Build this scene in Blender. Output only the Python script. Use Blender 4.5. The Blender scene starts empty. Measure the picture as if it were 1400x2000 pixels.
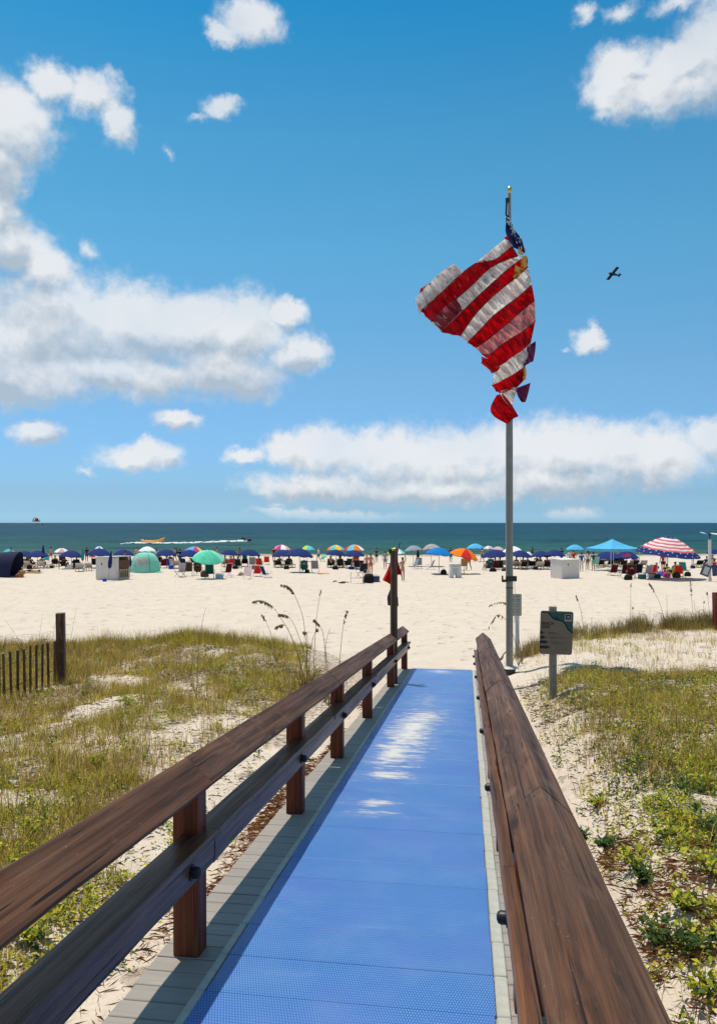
import bpy, math, random
import numpy as np
from mathutils import Matrix, Vector

random.seed(7)
R = math.radians
scene = bpy.context.scene
col = scene.collection

# ------------------------------------------------------------------ camera
CZ = 3.57                      # eye height above the sand at the foot of the ramp
F = 1500.0                     # focal length in photo pixels (photo 1400 x 2000)
HOR = 1021.0                   # horizon row
cam = bpy.data.cameras.new('camera')
cam.sensor_fit = 'VERTICAL'
cam.sensor_height = 36.0
cam.lens = 36.0 * F / 2000.0
cam.shift_y = 21.0 / 2000.0
cam.clip_start = 0.05
cam.clip_end = 60000.0
camo = bpy.data.objects.new('camera', cam)
col.objects.link(camo)
camo.location = (0, 0, CZ)
camo.rotation_euler = (R(90), 0, 0)
scene.camera = camo

# ------------------------------------------------------------------ sun, sky, exposure
SUN_TO = Vector((-0.205, 0.231, 1.0)).normalized()
SUN_EL = math.asin(SUN_TO.z)
SUN_AZ = math.atan2(SUN_TO.x, SUN_TO.y)
sl = bpy.data.lights.new('sun', 'SUN')
sl.energy = 4.8
sl.angle = R(0.5)
sl.color = (1.0, 0.93, 0.80)
so = bpy.data.objects.new('sun', sl)
col.objects.link(so)
so.rotation_euler = SUN_TO.to_track_quat('Z', 'Y').to_euler()
so.location = (-20, 20, 90)

scene.view_settings.view_transform = 'Standard'
scene.view_settings.look = 'None'
scene.view_settings.gamma = 1.0
scene.view_settings.exposure = 0.0
scene.view_settings.use_curve_mapping = False
scene.render.engine = 'CYCLES'
scene.cycles.use_denoising = True
scene.cycles.max_bounces = 6
scene.cycles.diffuse_bounces = 3
scene.cycles.glossy_bounces = 3
scene.cycles.transparent_max_bounces = 8

world = bpy.data.worlds.new('World')
scene.world = world
world.use_nodes = True
wt = world.node_tree
wt.nodes.clear()


class NT:
    """small helper that adds nodes and links to a node tree"""
    def __init__(s, tree):
        s.t = tree

    def add(s, typ, ins=None, **kw):
        n = s.t.nodes.new(typ)
        for k, v in kw.items():
            setattr(n, k, v)
        if ins:
            for k, v in ins.items():
                i = n.inputs[k]
                if hasattr(v, 'is_output'):
                    s.t.links.new(v, i)
                else:
                    i.default_value = v
        return n

    def math(s, op, a, b=0.0, c=0.0, clamp=False):
        n = s.add('ShaderNodeMath', {0: a, 1: b, 2: c}, operation=op)
        n.use_clamp = clamp
        return n.outputs[0]

    def vec(s, op, a, b=(0, 0, 0), c=(0, 0, 0)):
        n = s.add('ShaderNodeVectorMath', {0: a, 1: b, 2: c}, operation=op)
        return n.outputs['Value'] if op in ('LENGTH', 'DISTANCE', 'DOT_PRODUCT') else n.outputs['Vector']

    def ramp(s, fac, stops, interp='LINEAR'):
        n = s.add('ShaderNodeValToRGB', {0: fac})
        cr = n.color_ramp
        cr.interpolation = interp
        while len(cr.elements) < len(stops):
            cr.elements.new(0.5)
        for e, (p, c) in zip(cr.elements, stops):
            e.position = p
            e.color = (*c, 1) if len(c) == 3 else c
        return n.outputs['Color']

    def mix(s, fac, a, b, blend='MIX'):
        n = s.t.nodes.new('ShaderNodeMix')
        n.data_type = 'RGBA'
        n.blend_type = blend
        for i, v in ((0, fac), (6, a), (7, b)):
            if hasattr(v, 'is_output'):
                s.t.links.new(v, n.inputs[i])
            else:
                n.inputs[i].default_value = (*v, 1) if isinstance(v, tuple) and len(v) == 3 else v
        return n.outputs[2]

    def noise(s, vec, scale, detail=4.0, rough=0.55, dist=0.0):
        return s.add('ShaderNodeTexNoise', {'Vector': vec, 'Scale': scale, 'Detail': detail,
                                            'Roughness': rough, 'Distortion': dist})

    def sstep(s, v, lo, hi, o0=0.0, o1=1.0):
        n = s.add('ShaderNodeMapRange', {'Value': v, 'From Min': lo, 'From Max': hi, 'To Min': o0, 'To Max': o1})
        n.interpolation_type = 'SMOOTHSTEP'
        return n.outputs['Result']


# cumulus clouds of the sky: (column, row, half width, half height, thinness) in the photo, turned into directions
CL = [(490, 38, 100, 42, .20), (435, 58, 60, 26, .25), (105, 160, 72, 40, .10), (185, 190, 70, 46, .10), (235, 245, 42, 50, .18),
      (30, 245, 112, 82, 0), (-20, 320, 95, 90, 0), (0, 405, 62, 62, 0), (20, 480, 98, 62, 0), (85, 530, 75, 50, 0),
      (440, 212, 50, 28, .22), (385, 228, 75, 24, .74), (325, 295, 34, 55, .80), (170, 490, 62, 60, .72),
      (110, 640, 200, 105, 0), (240, 640, 150, 95, 0), (360, 640, 130, 85, 0), (470, 640, 110, 80, 0), (560, 605, 42, 32, 0), (585, 690, 56, 48, 0),
      (-60, 680, 200, 105, 0), (440, 725, 130, 62, 0), (480, 745, 105, 48, 0), (200, 735, 260, 56, 0), (20, 730, 180, 60, 0),
      (65, 840, 62, 34, .05), (345, 825, 62, 24, .14), (270, 888, 106, 33, .06), (165, 912, 60, 30, .72),
      (480, 892, 46, 24, .1), (560, 880, 60, 42, 0), (640, 880, 110, 58, 0), (760, 890, 130, 66, 0), (880, 890, 140, 68, 0), (1000, 885, 120, 70, 0),
      (1090, 880, 110, 78, 0), (1190, 885, 100, 70, 0), (1290, 890, 105, 70, 0), (1390, 860, 84, 48, 0), (640, 950, 200, 40, .08), (860, 950, 260, 46, .05),
      (1060, 940, 160, 44, .06), (650, 1006, 175, 16, .05), (1122, 996, 60, 19, .04), (540, 990, 60, 26, .7),
      (1160, 655, 46, 28, .05), (1100, 672, 40, 16, .75),
      (1225, 155, 76, 60, 0), (1320, 155, 90, 72, 0), (1385, 100, 82, 84, 0), (1400, 150, 90, 66, 0),
      (1135, 22, 60, 30, .5), (1220, 12, 80, 28, .5), (1320, 10, 90, 28, .45), (1180, 210, 70, 40, .65)]

g = bpy.data.node_groups.new('cloud_field', 'ShaderNodeTree')
g.interface.new_socket('Dir', in_out='INPUT', socket_type='NodeSocketVector')
g.interface.new_socket('Dist', in_out='OUTPUT', socket_type='NodeSocketFloat')
G = NT(g)
gi = g.nodes.new('NodeGroupInput')
go = g.nodes.new('NodeGroupOutput')
d0 = gi.outputs['Dir']
n1 = G.noise(d0, 9.0, 6.0, 0.58)
n2 = G.noise(d0, 38.0, 5.0, 0.62)
w1 = G.vec('MULTIPLY', G.vec('SUBTRACT', n1.outputs['Color'], (.5, .5, .5)), (.062, .062, .050))
w2 = G.vec('MULTIPLY', G.vec('SUBTRACT', n2.outputs['Color'], (.5, .5, .5)), (.028, .028, .028))
dw = G.vec('ADD', d0, G.vec('ADD', w1, w2))
sep = G.add('ShaderNodeSeparateXYZ', {0: dw})
az = G.math('ARCTAN2', sep.outputs[0], sep.outputs[1])
el = G.math('ARCSINE', sep.outputs[2])
pv = G.add('ShaderNodeCombineXYZ', {0: az, 1: el}).outputs[0]
cur = None
for (cx, cy, rx, ry, thin) in CL:
    tx, tz = (cx - 700) / F, (HOR - cy) / F
    a_, e_ = math.atan(tx), math.atan2(tz, math.hypot(1, tx))
    k = math.cos(a_)
    irx, iry = F / rx / (k * k), F / ry / k
    L = G.vec('LENGTH', G.vec('MULTIPLY_ADD', pv, (irx, iry, 0), (-a_ * irx, -e_ * iry, 0)))
    if thin:
        L = G.math('ADD', L, thin)
    cur = L if cur is None else G.math('SMOOTH_MIN', cur, L, 0.22)
n3 = G.noise(d0, 26.0, 6.0, 0.6)
res = G.math('ADD', cur, G.math('MULTIPLY', G.math('SUBTRACT', n3.outputs['Fac'], 0.5), 0.62))
# sky outside the picture: the same fair-weather clouds scattered on
sp = G.add('ShaderNodeSeparateXYZ', {0: d0})
zz = G.math('ADD', G.math('MAXIMUM', sp.outputs[2], 0.0), 0.14)
flat = G.add('ShaderNodeCombineXYZ', {0: G.math('DIVIDE', sp.outputs[0], zz), 1: G.math('DIVIDE', sp.outputs[1], zz)}).outputs[0]
n4 = G.noise(flat, 0.9, 6.0, 0.55)
gen = G.math('MULTIPLY_ADD', n4.outputs['Fac'], -5.2, 3.72)
azr = G.math('ABSOLUTE', G.math('ARCTAN2', sp.outputs[0], sp.outputs[1]))
outm = G.math('MAXIMUM', G.sstep(azr, 0.50, 0.62), G.sstep(sp.outputs[2], 0.58, 0.68))
genm = G.math('ADD', gen, G.math('MULTIPLY', G.math('SUBTRACT', 1.0, outm), 6.0))
g.links.new(G.math('MINIMUM', res, genm), go.inputs[0])

W = NT(wt)
tc = W.add('ShaderNodeTexCoord')
dirv = tc.outputs['Generated']
fA = W.add('ShaderNodeGroup', {0: dirv}, node_tree=g).outputs[0]
fB = W.add('ShaderNodeGroup', {0: W.vec('ADD', dirv, (-.012, 0, .058))}, node_tree=g).outputs[0]
fluff = W.noise(dirv, 70.0, 5.0, 0.65).outputs['Fac']
veil = W.noise(dirv, 7.0, 3.0, 0.5).outputs['Fac']
dens = W.math('MULTIPLY', W.math('POWER', W.sstep(W.math('ADD', fA, W.math('MULTIPLY', W.math('SUBTRACT', fluff, .5), .5)), 1.20, 0.50), 1.2), W.sstep(veil, .30, .62, .80, 1.0))
shade = W.sstep(fB, 1.05, 0.50)
lump = W.noise(dirv, 16.0, 5.0, 0.6).outputs['Fac']
fC = W.add('ShaderNodeGroup', {0: W.vec('ADD', dirv, (-.006, 0, .013))}, node_tree=g).outputs[0]
relief = W.math('MULTIPLY', W.math('SUBTRACT', fA, fC), 1.5)      # > 0 on the undersides of the billows
shade = W.math('MULTIPLY', shade, W.sstep(lump, .25, .68, .25, 1.0))
shade = W.math('ADD', W.math('MULTIPLY', shade, .80), W.math('ADD', W.math('MULTIPLY', relief, .85), W.math('MULTIPLY', W.math('SUBTRACT', .52, fluff), .55)), clamp=True)
shade = W.math('ADD', shade, .06, clamp=True)
ccol = W.mix(shade, (.95, .96, .97), (.49, .575, .665))
sky = W.add('ShaderNodeTexSky')
sky.sky_type = 'NISHITA'
sky.sun_disc = False
sky.sun_elevation = SUN_EL
sky.sun_rotation = SUN_AZ
sky.altitude = 0.0
sky.air_density = 1.0
sky.dust_density = 0.6
sky.ozone_density = 1.6
# the photo's polarised, saturated sky: deeper towards the zenith, soft blue at the horizon
sepw = W.add('ShaderNodeSeparateXYZ', {0: dirv})
tint = W.ramp(sepw.outputs[2], [(0.0, (.50, .93, 1.62)), (.0073, (.485, .90, 1.56)), (.015, (.42, .77, 1.34)), (.036, (.385, .65, 1.06)), (.18, (.50, .80, .95)), (.33, (.41, .94, 1.0)), (.44, (.31, .90, .99)), (.57, (.085, .77, .97))])
skyc = W.mix(1.0, sky.outputs[0], tint, 'MULTIPLY')
bg1 = W.add('ShaderNodeBackground', {0: skyc, 1: 0.13})
bg2 = W.add('ShaderNodeBackground', {0: ccol, 1: 0.92})
hz = W.sstep(sepw.outputs[2], -0.005, 0.03)
mx = W.add('ShaderNodeMixShader', {0: W.math('MULTIPLY', W.math('MULTIPLY', dens, hz), 0.93), 1: bg1.outputs[0], 2: bg2.outputs[0]})
wo = W.add('ShaderNodeOutputWorld', {0: mx.outputs[0]})

# ------------------------------------------------------------------ materials


def srgb(r, g_, b):
    f = lambda c: (c / 255 / 12.92) if c <= 10 else ((c / 255 + .055) / 1.055) ** 2.4
    return (f(r), f(g_), f(b))


MATS = {}


def newmat(name):
    m = bpy.data.materials.new(name)
    m.use_nodes = True
    N = NT(m.node_tree)
    b = m.node_tree.nodes['Principled BSDF']
    return m, N, b


def plain(name, c, rough=.6, var=.18, scale=9.0, metal=0.0, bump=0.0, spec=.4):
    if name in MATS:
        return MATS[name]
    m, N, b = newmat(name)
    t = N.add('ShaderNodeTexCoord')
    n = N.noise(t.outputs['Object'], scale, 5, .6)
    lo = tuple(x * (1 - var) for x in c)
    hi = tuple(min(1, x * (1 + var)) for x in c)
    cc = N.ramp(n.outputs['Fac'], [(.3, lo), (.7, hi)])
    N.t.links.new(cc, b.inputs['Base Color'])
    b.inputs['Roughness'].default_value = rough
    b.inputs['Metallic'].default_value = metal
    b.inputs['Specular IOR Level'].default_value = spec
    if bump:
        bn = N.add('ShaderNodeBump', {'Height': n.outputs['Fac'], 'Strength': bump, 'Distance': .01})
        N.t.links.new(bn.outputs[0], b.inputs['Normal'])
    MATS[name] = m
    return m


def cloth(name, c, trans=.3, rough=.85):
    """woven fabric that lets a little sun through"""
    if name in MATS:
        return MATS[name]
    m, N, b = newmat(name)
    t = N.add('ShaderNodeTexCoord')
    n = N.noise(t.outputs['Object'], 3.0, 5, .6)
    cc = N.ramp(n.outputs['Fac'], [(.3, tuple(x * .85 for x in c)), (.7, tuple(min(1, x * 1.12) for x in c))])
    N.t.links.new(cc, b.inputs['Base Color'])
    b.inputs['Roughness'].default_value = rough
    b.inputs['Specular IOR Level'].default_value = .2
    tr = N.add('ShaderNodeBsdfTranslucent', {0: cc})
    ms = N.add('ShaderNodeMixShader', {0: trans, 1: b.outputs[0], 2: tr.outputs[0]})
    N.t.links.new(ms.outputs[0], m.node_tree.nodes['Material Output'].inputs[0])
    MATS[name] = m
    return m


def wood(name, axis, tone=1.0, grey=.35, red=1.0, gloss=.62, spec=.4, deep=None):
    """stained, weathered timber; grain runs along the object's own axis"""
    m, N, b = newmat(name)
    t = N.add('ShaderNodeTexCoord')
    oi = N.add('ShaderNodeObjectInfo')
    off = N.vec('MULTIPLY', N.add('ShaderNodeCombineXYZ', {0: oi.outputs['Random'], 1: oi.outputs['Random'], 2: oi.outputs['Random']}).outputs[0], (7.3, 13.7, 3.1))
    p = N.vec('ADD', t.outputs['Object'], off)
    sg = (36, .75, 36) if axis == 'Y' else (36, 36, .75)
    sk = (5.0, 1.5, 5.0) if axis == 'Y' else (5.0, 5.0, 1.5)
    kn = N.add('ShaderNodeTexVoronoi', {'Vector': N.vec('MULTIPLY', p, sk), 'Scale': 1.0})
    kd = kn.outputs['Distance']
    near = N.sstep(kd, .42, 0.0)
    warp = N.math('MULTIPLY', near, .75)
    q = N.vec('ADD', N.vec('MULTIPLY', p, sg), N.add('ShaderNodeCombineXYZ', {0: warp, 1: warp, 2: warp}).outputs[0])
    n = N.math('ADD', N.math('MULTIPLY', N.noise(q, 1.0, 7, .70, .10).outputs['Fac'], .62), N.math('MULTIPLY', N.noise(N.vec('MULTIPLY', q, (.32, .6, .32)), 1.0, 3, .5).outputs['Fac'], .38))
    fine = N.noise(N.vec('MULTIPLY', p, tuple(x * 4.5 for x in sg)), 1.0, 4, .6).outputs['Fac']
    big = N.noise(N.vec('MULTIPLY', p, (3, 1.1, 3)), 1.0, 4, .6).outputs['Fac']
    T = tone
    c1 = N.ramp(n, [(.34, (.020 * T, .008 * T, .004 * T)), (.48, (.085 * T, .031 * T * (2 - red), .012 * T * (2 - red))), (.66, (.185 * T, .070 * T * (2 - red), .027 * T * (2 - red)))])
    if deep:
        c1 = N.ramp(n, [(.34, (.035, .006, .003)), (.50, (.125, .022, .008)), (.66, (.23, .050, .018))])
    c2 = N.ramp(n, [(.34, (.028 * T, .014 * T, .008 * T)), (.50, (.105 * T, .054 * T, .031 * T)), (.66, (.20 * T, .110 * T, .064 * T))])
    cc = N.mix(N.sstep(big, .34, .66, grey * .45, min(1, grey * 1.5)), c1, c2)
    cc = N.mix(N.sstep(fine, .56, .74, 0, .7), cc, (.012, .006, .004))
    crack = N.noise(N.vec('MULTIPLY', p, tuple(x * 1.3 for x in sg)), 1.0, 3, .5).outputs['Fac']
    cc = N.mix(N.sstep(crack, .635, .68, 0, .9), cc, (.008, .004, .003))
    gold = N.noise(N.vec('MULTIPLY', p, tuple(x * .8 for x in sg)), 1.0, 4, .6).outputs['Fac']
    cc = N.mix(N.sstep(gold, .56, .70, 0, .55), cc, (.24 * T, .092 * T, .028 * T))
    cc = N.mix(N.sstep(kd, .17, .06, 0, .8), cc, (.020, .008, .004))
    worn = N.noise(N.vec('MULTIPLY', p, (4, 2.4, 4)), 1.0, 4, .65).outputs['Fac']
    cc = N.mix(N.sstep(worn, .56, .72, 0, .42), cc, (.20, .125, .080))
    spots = N.noise(p, 60, 2, .5).outputs['Fac']
    cc = N.mix(N.sstep(spots, .72, .78, 0, .5), cc, (.30, .24, .19))
    N.t.links.new(cc, b.inputs['Base Color'])
    N.t.links.new(N.sstep(n, .3, .7, gloss, gloss - .2), b.inputs['Roughness'])
    b.inputs['Specular IOR Level'].default_value = spec
    h = N.math('SUBTRACT', N.math('ADD', N.math('MULTIPLY', n, .45), N.math('MULTIPLY', fine, .45)), N.sstep(crack, .64, .70))
    bn = N.add('ShaderNodeBump', {'Height': h, 'Strength': .55, 'Distance': .006})
    N.t.links.new(bn.outputs[0], b.inputs['Normal'])
    return m


def veg_mat(name, trans=.35):
    m, N, b = newmat(name)
    at = N.add('ShaderNodeAttribute', attribute_name='Col')
    N.t.links.new(at.outputs['Color'], b.inputs['Base Color'])
    b.inputs['Roughness'].default_value = .6
    b.inputs['Specular IOR Level'].default_value = .25
    tr = N.add('ShaderNodeBsdfTranslucent', {0: at.outputs['Color']})
    ms = N.add('ShaderNodeMixShader', {0: trans, 1: b.outputs[0], 2: tr.outputs[0]})
    N.t.links.new(ms.outputs[0], m.node_tree.nodes['Material Output'].inputs[0])
    return m


# ------------------------------------------------------------------ mesh building


class MB:
    def __init__(s):
        s.v, s.f, s.m = [], [], []

    def quadbox(s, M, sx, sy, sz, bev=0.0, mi=0):
        """box centred on matrix M, optionally with chamfered edges"""
        hx, hy, hz_ = sx / 2, sy / 2, sz / 2
        b = min(bev, hx * .9, hy * .9, hz_ * .9)
        o = len(s.v)
        if b <= 0:
            for x in (-hx, hx):
                for y in (-hy, hy):
                    for z in (-hz_, hz_):
                        s.v.append(M @ Vector((x, y, z)))
            F_ = [(0, 1, 3, 2), (4, 6, 7, 5), (0, 4, 5, 1), (2, 3, 7, 6), (0, 2, 6, 4), (1, 5, 7, 3)]
            for f in F_:
                s.f.append(tuple(o + i for i in f)); s.m.append(mi)
            return
        idx = {}
        for sxn in (-1, 1):
            for syn in (-1, 1):
                for szn in (-1, 1):
                    for ax, p in enumerate(((hx, hy - b, hz_ - b), (hx - b, hy, hz_ - b), (hx - b, hy - b, hz_))):
                        idx[(sxn, syn, szn, ax)] = len(s.v)
                        s.v.append(M @ Vector((sxn * p[0], syn * p[1], szn * p[2])))
        def q(*k):
            s.f.append(tuple(idx[i] for i in k)); s.m.append(mi)
        for e in (-1, 1):
            r = (lambda *k: q(*k)) if e > 0 else (lambda *k: q(*k[::-1]))
            r((e, -1, -1, 0), (e, 1, -1, 0), (e, 1, 1, 0), (e, -1, 1, 0))
            r((-1, e, -1, 1), (-1, e, 1, 1), (1, e, 1, 1), (1, e, -1, 1))
            r((-1, -1, e, 2), (1, -1, e, 2), (1, 1, e, 2), (-1, 1, e, 2))
        for a in (-1, 1):
            for c in (-1, 1):
                r = (lambda *k: q(*k)) if a * c > 0 else (lambda *k: q(*k[::-1]))
                r((a, c, -1, 0), (a, c, -1, 1), (a, c, 1, 1), (a, c, 1, 0))
                r((a, -1, c, 2), (a, -1, c, 0), (a, 1, c, 0), (a, 1, c, 2))
                r((-1, a, c, 1), (-1, a, c, 2), (1, a, c, 2), (1, a, c, 1))
        for a in (-1, 1):
            for c in (-1, 1):
                for d in (-1, 1):
                    k = [(a, c, d, 0), (a, c, d, 1), (a, c, d, 2)]
                    q(*(k if a * c * d > 0 else k[::-1]))

    def box(s, c, sz, bev=0.0, rot=None, mi=0):
        M = Matrix.Translation(c)
        if rot is not None:
            M = M @ rot
        s.quadbox(M, sz[0], sz[1], sz[2], bev, mi)
        return s

    def tube(s, pts, radii, n=6, mi=0, caps=True):
        pts = [Vector(p) for p in pts]
        if not isinstance(radii, (list, tuple)):
            radii = [radii] * len(pts)
        o = len(s.v)
        up = None
        for i, p in enumerate(pts):
            d = (pts[min(i + 1, len(pts) - 1)] - pts[max(i - 1, 0)]).normalized()
            if up is None:
                up = Vector((0, 0, 1)) if abs(d.z) < .9 else Vector((1, 0, 0))
            a = d.cross(up).normalized()
            up = a.cross(d).normalized()
            for k in range(n):
                t = 2 * math.pi * k / n
                s.v.append(p + (a * math.cos(t) + up * math.sin(t)) * radii[i])
        for i in range(len(pts) - 1):
            for k in range(n):
                k2 = (k + 1) % n
                s.f.append((o + i * n + k, o + i * n + k2, o + (i + 1) * n + k2, o + (i + 1) * n + k)); s.m.append(mi)
        if caps:
            s.f.append(tuple(o + k for k in range(n))[::-1]); s.m.append(mi)
            e = o + (len(pts) - 1) * n
            s.f.append(tuple(e + k for k in range(n))); s.m.append(mi)
        return s

    def lathe(s, prof, n=12, c=(0, 0, 0), mi=0):
        """rings of (radius, height) round a vertical axis"""
        o = len(s.v)
        for (r, z) in prof:
            for k in range(n):
                t = 2 * math.pi * k / n
                s.v.append(Vector((c[0] + r * math.cos(t), c[1] + r * math.sin(t), c[2] + z)))
        for i in range(len(prof) - 1):
            for k in range(n):
                k2 = (k + 1) % n
                s.f.append((o + i * n + k, o + i * n + k2, o + (i + 1) * n + k2, o + (i + 1) * n + k)); s.m.append(mi)
        s.f.append(tuple(o + k for k in range(n))[::-1]); s.m.append(mi)
        e = o + (len(prof) - 1) * n
        s.f.append(tuple(e + k for k in range(n))); s.m.append(mi)
        return s

    def prism(s, poly, y0, y1, mi=0):
        """a polygon in x,z pushed from y0 to y1"""
        o = len(s.v)
        n = len(poly)
        for y in (y0, y1):
            for (x, z) in poly:
                s.v.append(Vector((x, y, z)))
        s.f.append(tuple(o + i for i in range(n))); s.m.append(mi)
        s.f.append(tuple(o + n + i for i in range(n))[::-1]); s.m.append(mi)
        for i in range(n):
            j = (i + 1) % n
            s.f.append((o + j, o + i, o + n + i, o + n + j)); s.m.append(mi)
        return s

    def sheet(s, grid, thick=(0, 0.008, 0), mi=0):
        """closed two-sided cloth from a rows x cols grid of points"""
        Rn, Cn = len(grid), len(grid[0])
        t = Vector(thick)
        o = len(s.v)
        for k in (0, 1):
            for r in grid:
                for p in r:
                    s.v.append(Vector(p) + t * k)
        I = lambda k, r, c: o + k * Rn * Cn + r * Cn + c
        for r in range(Rn - 1):
            for c in range(Cn - 1):
                s.f.append((I(0, r, c), I(0, r, c + 1), I(0, r + 1, c + 1), I(0, r + 1, c))); s.m.append(mi)
                s.f.append((I(1, r, c), I(1, r + 1, c), I(1, r + 1, c + 1), I(1, r, c + 1))); s.m.append(mi)
        for c in range(Cn - 1):
            for r, fl in ((0, 0), (Rn - 1, 1)):
                q = (I(0, r, c), I(1, r, c), I(1, r, c + 1), I(0, r, c + 1))
                s.f.append(q[::-1] if fl else q); s.m.append(mi)
        for r in range(Rn - 1):
            for c, fl in ((0, 1), (Cn - 1, 0)):
                q = (I(0, r, c), I(1, r, c), I(1, r + 1, c), I(0, r + 1, c))
                s.f.append(q[::-1] if fl else q); s.m.append(mi)
        return s

    def mesh(s, name, mats, smooth=False):
        me = bpy.data.meshes.new(name)
        me.from_pydata([tuple(v) for v in s.v], [], s.f)
        mats = mats if isinstance(mats, (list, tuple)) else [mats]
        for m in mats:
            me.materials.append(m)
        if len(mats) > 1:
            me.polygons.foreach_set('material_index', s.m)
        if smooth:
            me.polygons.foreach_set('use_smooth', [True] * len(me.polygons))
            try:
                me.set_sharp_from_angle(angle=R(40))
            except Exception:
                pass
        me.update()
        return me


def link(name, me, parent=None):
    o = bpy.data.objects.new(name, me)
    col.objects.link(o)
    if parent is not None:
        o.parent = parent
    return o


def tag(o, label=None, cat=None, group=None, kind=None):
    if label: o['label'] = label
    if cat: o['category'] = cat
    if group: o['group'] = group
    if kind: o['kind'] = kind
    return o


def thing(name, label, cat, loc=(0, 0, 0), rz=0.0, group=None):
    o = bpy.data.objects.new(name, None)
    o.empty_display_size = .2
    col.objects.link(o)
    o.location = loc
    o.rotation_euler = (0, 0, rz)
    return tag(o, label, cat, group)


def part(name, mb, mats, parent, smooth=False, loc=(0, 0, 0), rot=None, label=None, kind=None):
    me = mb if isinstance(mb, bpy.types.Mesh) else mb.mesh(name, mats, smooth)
    o = link(name, me, parent)
    o.location = loc
    if rot: o.rotation_euler = rot
    if label: o['label'] = label
    if kind: o['kind'] = kind
    return o


def place(o, parent, M):
    o.parent = parent
    o.matrix_basis = parent.matrix_basis.inverted() @ M if parent else M


def np_mesh(name, V, tris, mat, colr=None, smooth=False):
    """big triangle mesh from numpy arrays"""
    me = bpy.data.meshes.new(name)
    nv, nt = len(V), len(tris)
    me.vertices.add(nv)
    me.vertices.foreach_set('co', V.astype(np.float32).ravel())
    me.loops.add(nt * 3)
    me.loops.foreach_set('vertex_index', tris.astype(np.int32).ravel())
    me.polygons.add(nt)
    me.polygons.foreach_set('loop_start', np.arange(0, nt * 3, 3, dtype=np.int32))
    me.update(calc_edges=True)
    if smooth:
        me.polygons.foreach_set('use_smooth', np.ones(nt, dtype=bool))
    if colr is not None:
        a = me.color_attributes.new('Col', 'FLOAT_COLOR', 'POINT')
        c4 = np.ones((nv, 4), np.float32)
        c4[:, :3] = colr
        a.data.foreach_set('color', c4.ravel())
    me.materials.append(mat)
    return me


# ------------------------------------------------------------------ terrain
A = math.atan(210.0 / F)              # the ramp heads 8 degrees right of the view
SA, CA = math.sin(A), math.cos(A)
EYE = 2.0                             # eye above the ramp surface
SL = 1.0 / 12.0                       # ramp slope
TH = math.atan(SL)


def deck_z(s):
    return CZ - EYE - s * SL


def rp(u, s, h=0.0):
    """ramp coordinates (to the right, along, above the mat) -> world"""
    return Vector((u * CA + s * SA, -u * SA + s * CA, deck_z(s) + h))


def ramp_rot(roll=0.0):
    return Matrix.Rotation(-A, 4, 'Z') @ Matrix.Rotation(-TH, 4, 'X') @ Matrix.Rotation(roll, 4, 'Y')


_rng = np.random.RandomState(3)
_perm = _rng.rand(256, 256)


def vnoise(x, y):
    x = np.asarray(x, float); y = np.asarray(y, float)
    xi = np.floor(x).astype(int); yi = np.floor(y).astype(int)
    fx = x - xi; fy = y - yi
    fx = fx * fx * (3 - 2 * fx); fy = fy * fy * (3 - 2 * fy)
    g_ = lambda a, b: _perm[a & 255, b & 255]
    return (g_(xi, yi) * (1 - fx) + g_(xi + 1, yi) * fx) * (1 - fy) + (g_(xi, yi + 1) * (1 - fx) + g_(xi + 1, yi + 1) * fx) * fy


def fbm(x, y, o=4):
    t, a, n = 0, .5, 0
    for i in range(o):
        t = t + a * vnoise(x * 2 ** i + 17 * i, y * 2 ** i + 31 * i); n += a; a *= .5
    return t / n


def ss(x, a, b):
    t = np.clip((x - a) / (b - a), 0, 1)
    return t * t * (3 - 2 * t)


BS = 0.014                            # beach slope
SEA_Z = -BS * (121 - 18.9)


def H(X, Y):
    X = np.asarray(X, float); Y = np.asarray(Y, float)
    u = X * CA - Y * SA
    s = X * SA + Y * CA
    beach = -BS * (Y - 18.9) + (fbm(X * .9, Y * .9, 3) - .5) * .05 + (fbm(X * .15 + 5, Y * .15, 2) - .5) * .12
    beach = np.where(Y > 110, np.where(Y > 150, -BS * 131 - (Y - 150) * .03, beach), beach)
    dz = CZ - EYE - s * SL
    path = np.where(s < 18.9, dz - .035 - .26 * ss(18.0 - s, 0, 12), beach)
    # left dune
    cy = 19.3 + .8 * (fbm(X * .35, X * 0 + 3, 2) - .5)
    base = np.interp(Y, [-40, 0, 4, 9, 14, 19, 60], [1.6, 1.35, 1.15, .82, .57, .46, .46])
    lump = (fbm(X * .8 + 9, Y * .8, 4) - .5) * .34
    mound = .22 * np.exp(-((X + 3.9) / 1.5) ** 2 - ((Y - 18.6) / 1.6) ** 2) + .20 * np.exp(-((X + 2.2) / 1.0) ** 2 - ((Y - 16.4) / 1.6) ** 2)
    ld = base + lump + mound
    fl = 1 - ss(Y, cy - .4, cy + 3.0)
    lat = ss(-u, 1.55, 3.0 + .10 * np.clip(s, 0, 20))
    left = beach * (1 - fl) + ld * fl
    left = path * (1 - lat) + left * lat
    # right dune
    base = np.interp(Y, [-40, 0, 4, 9, 13.2, 14.6, 17, 20.2, 60], [1.7, 1.42, 1.28, 1.05, .86, .62, .63, .66, .66])
    rd = base + (fbm(X * .8 + 40, Y * .8 + 7, 4) - .5) * .30 + .05 * np.clip(X - 6, 0, 5)
    fl = 1 - ss(Y, 20.2, 23.4)
    wdt = np.interp(s, [0, 12, 20], [.9, 1.3, 2.6])
    lat = ss(u, .55, .55 + wdt)
    right = beach * (1 - fl) + rd * fl
    right = path * (1 - lat) + right * lat
    z = np.where(u < -.6, left, right)
    behind = ss(-Y, 2, 12)
    return z * (1 - behind) + (1.5 + lump) * behind


def hz1(x, y):
    return float(H(np.array([x]), np.array([y]))[0])


def at(px, D):
    return (px - 700) / F * D


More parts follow.
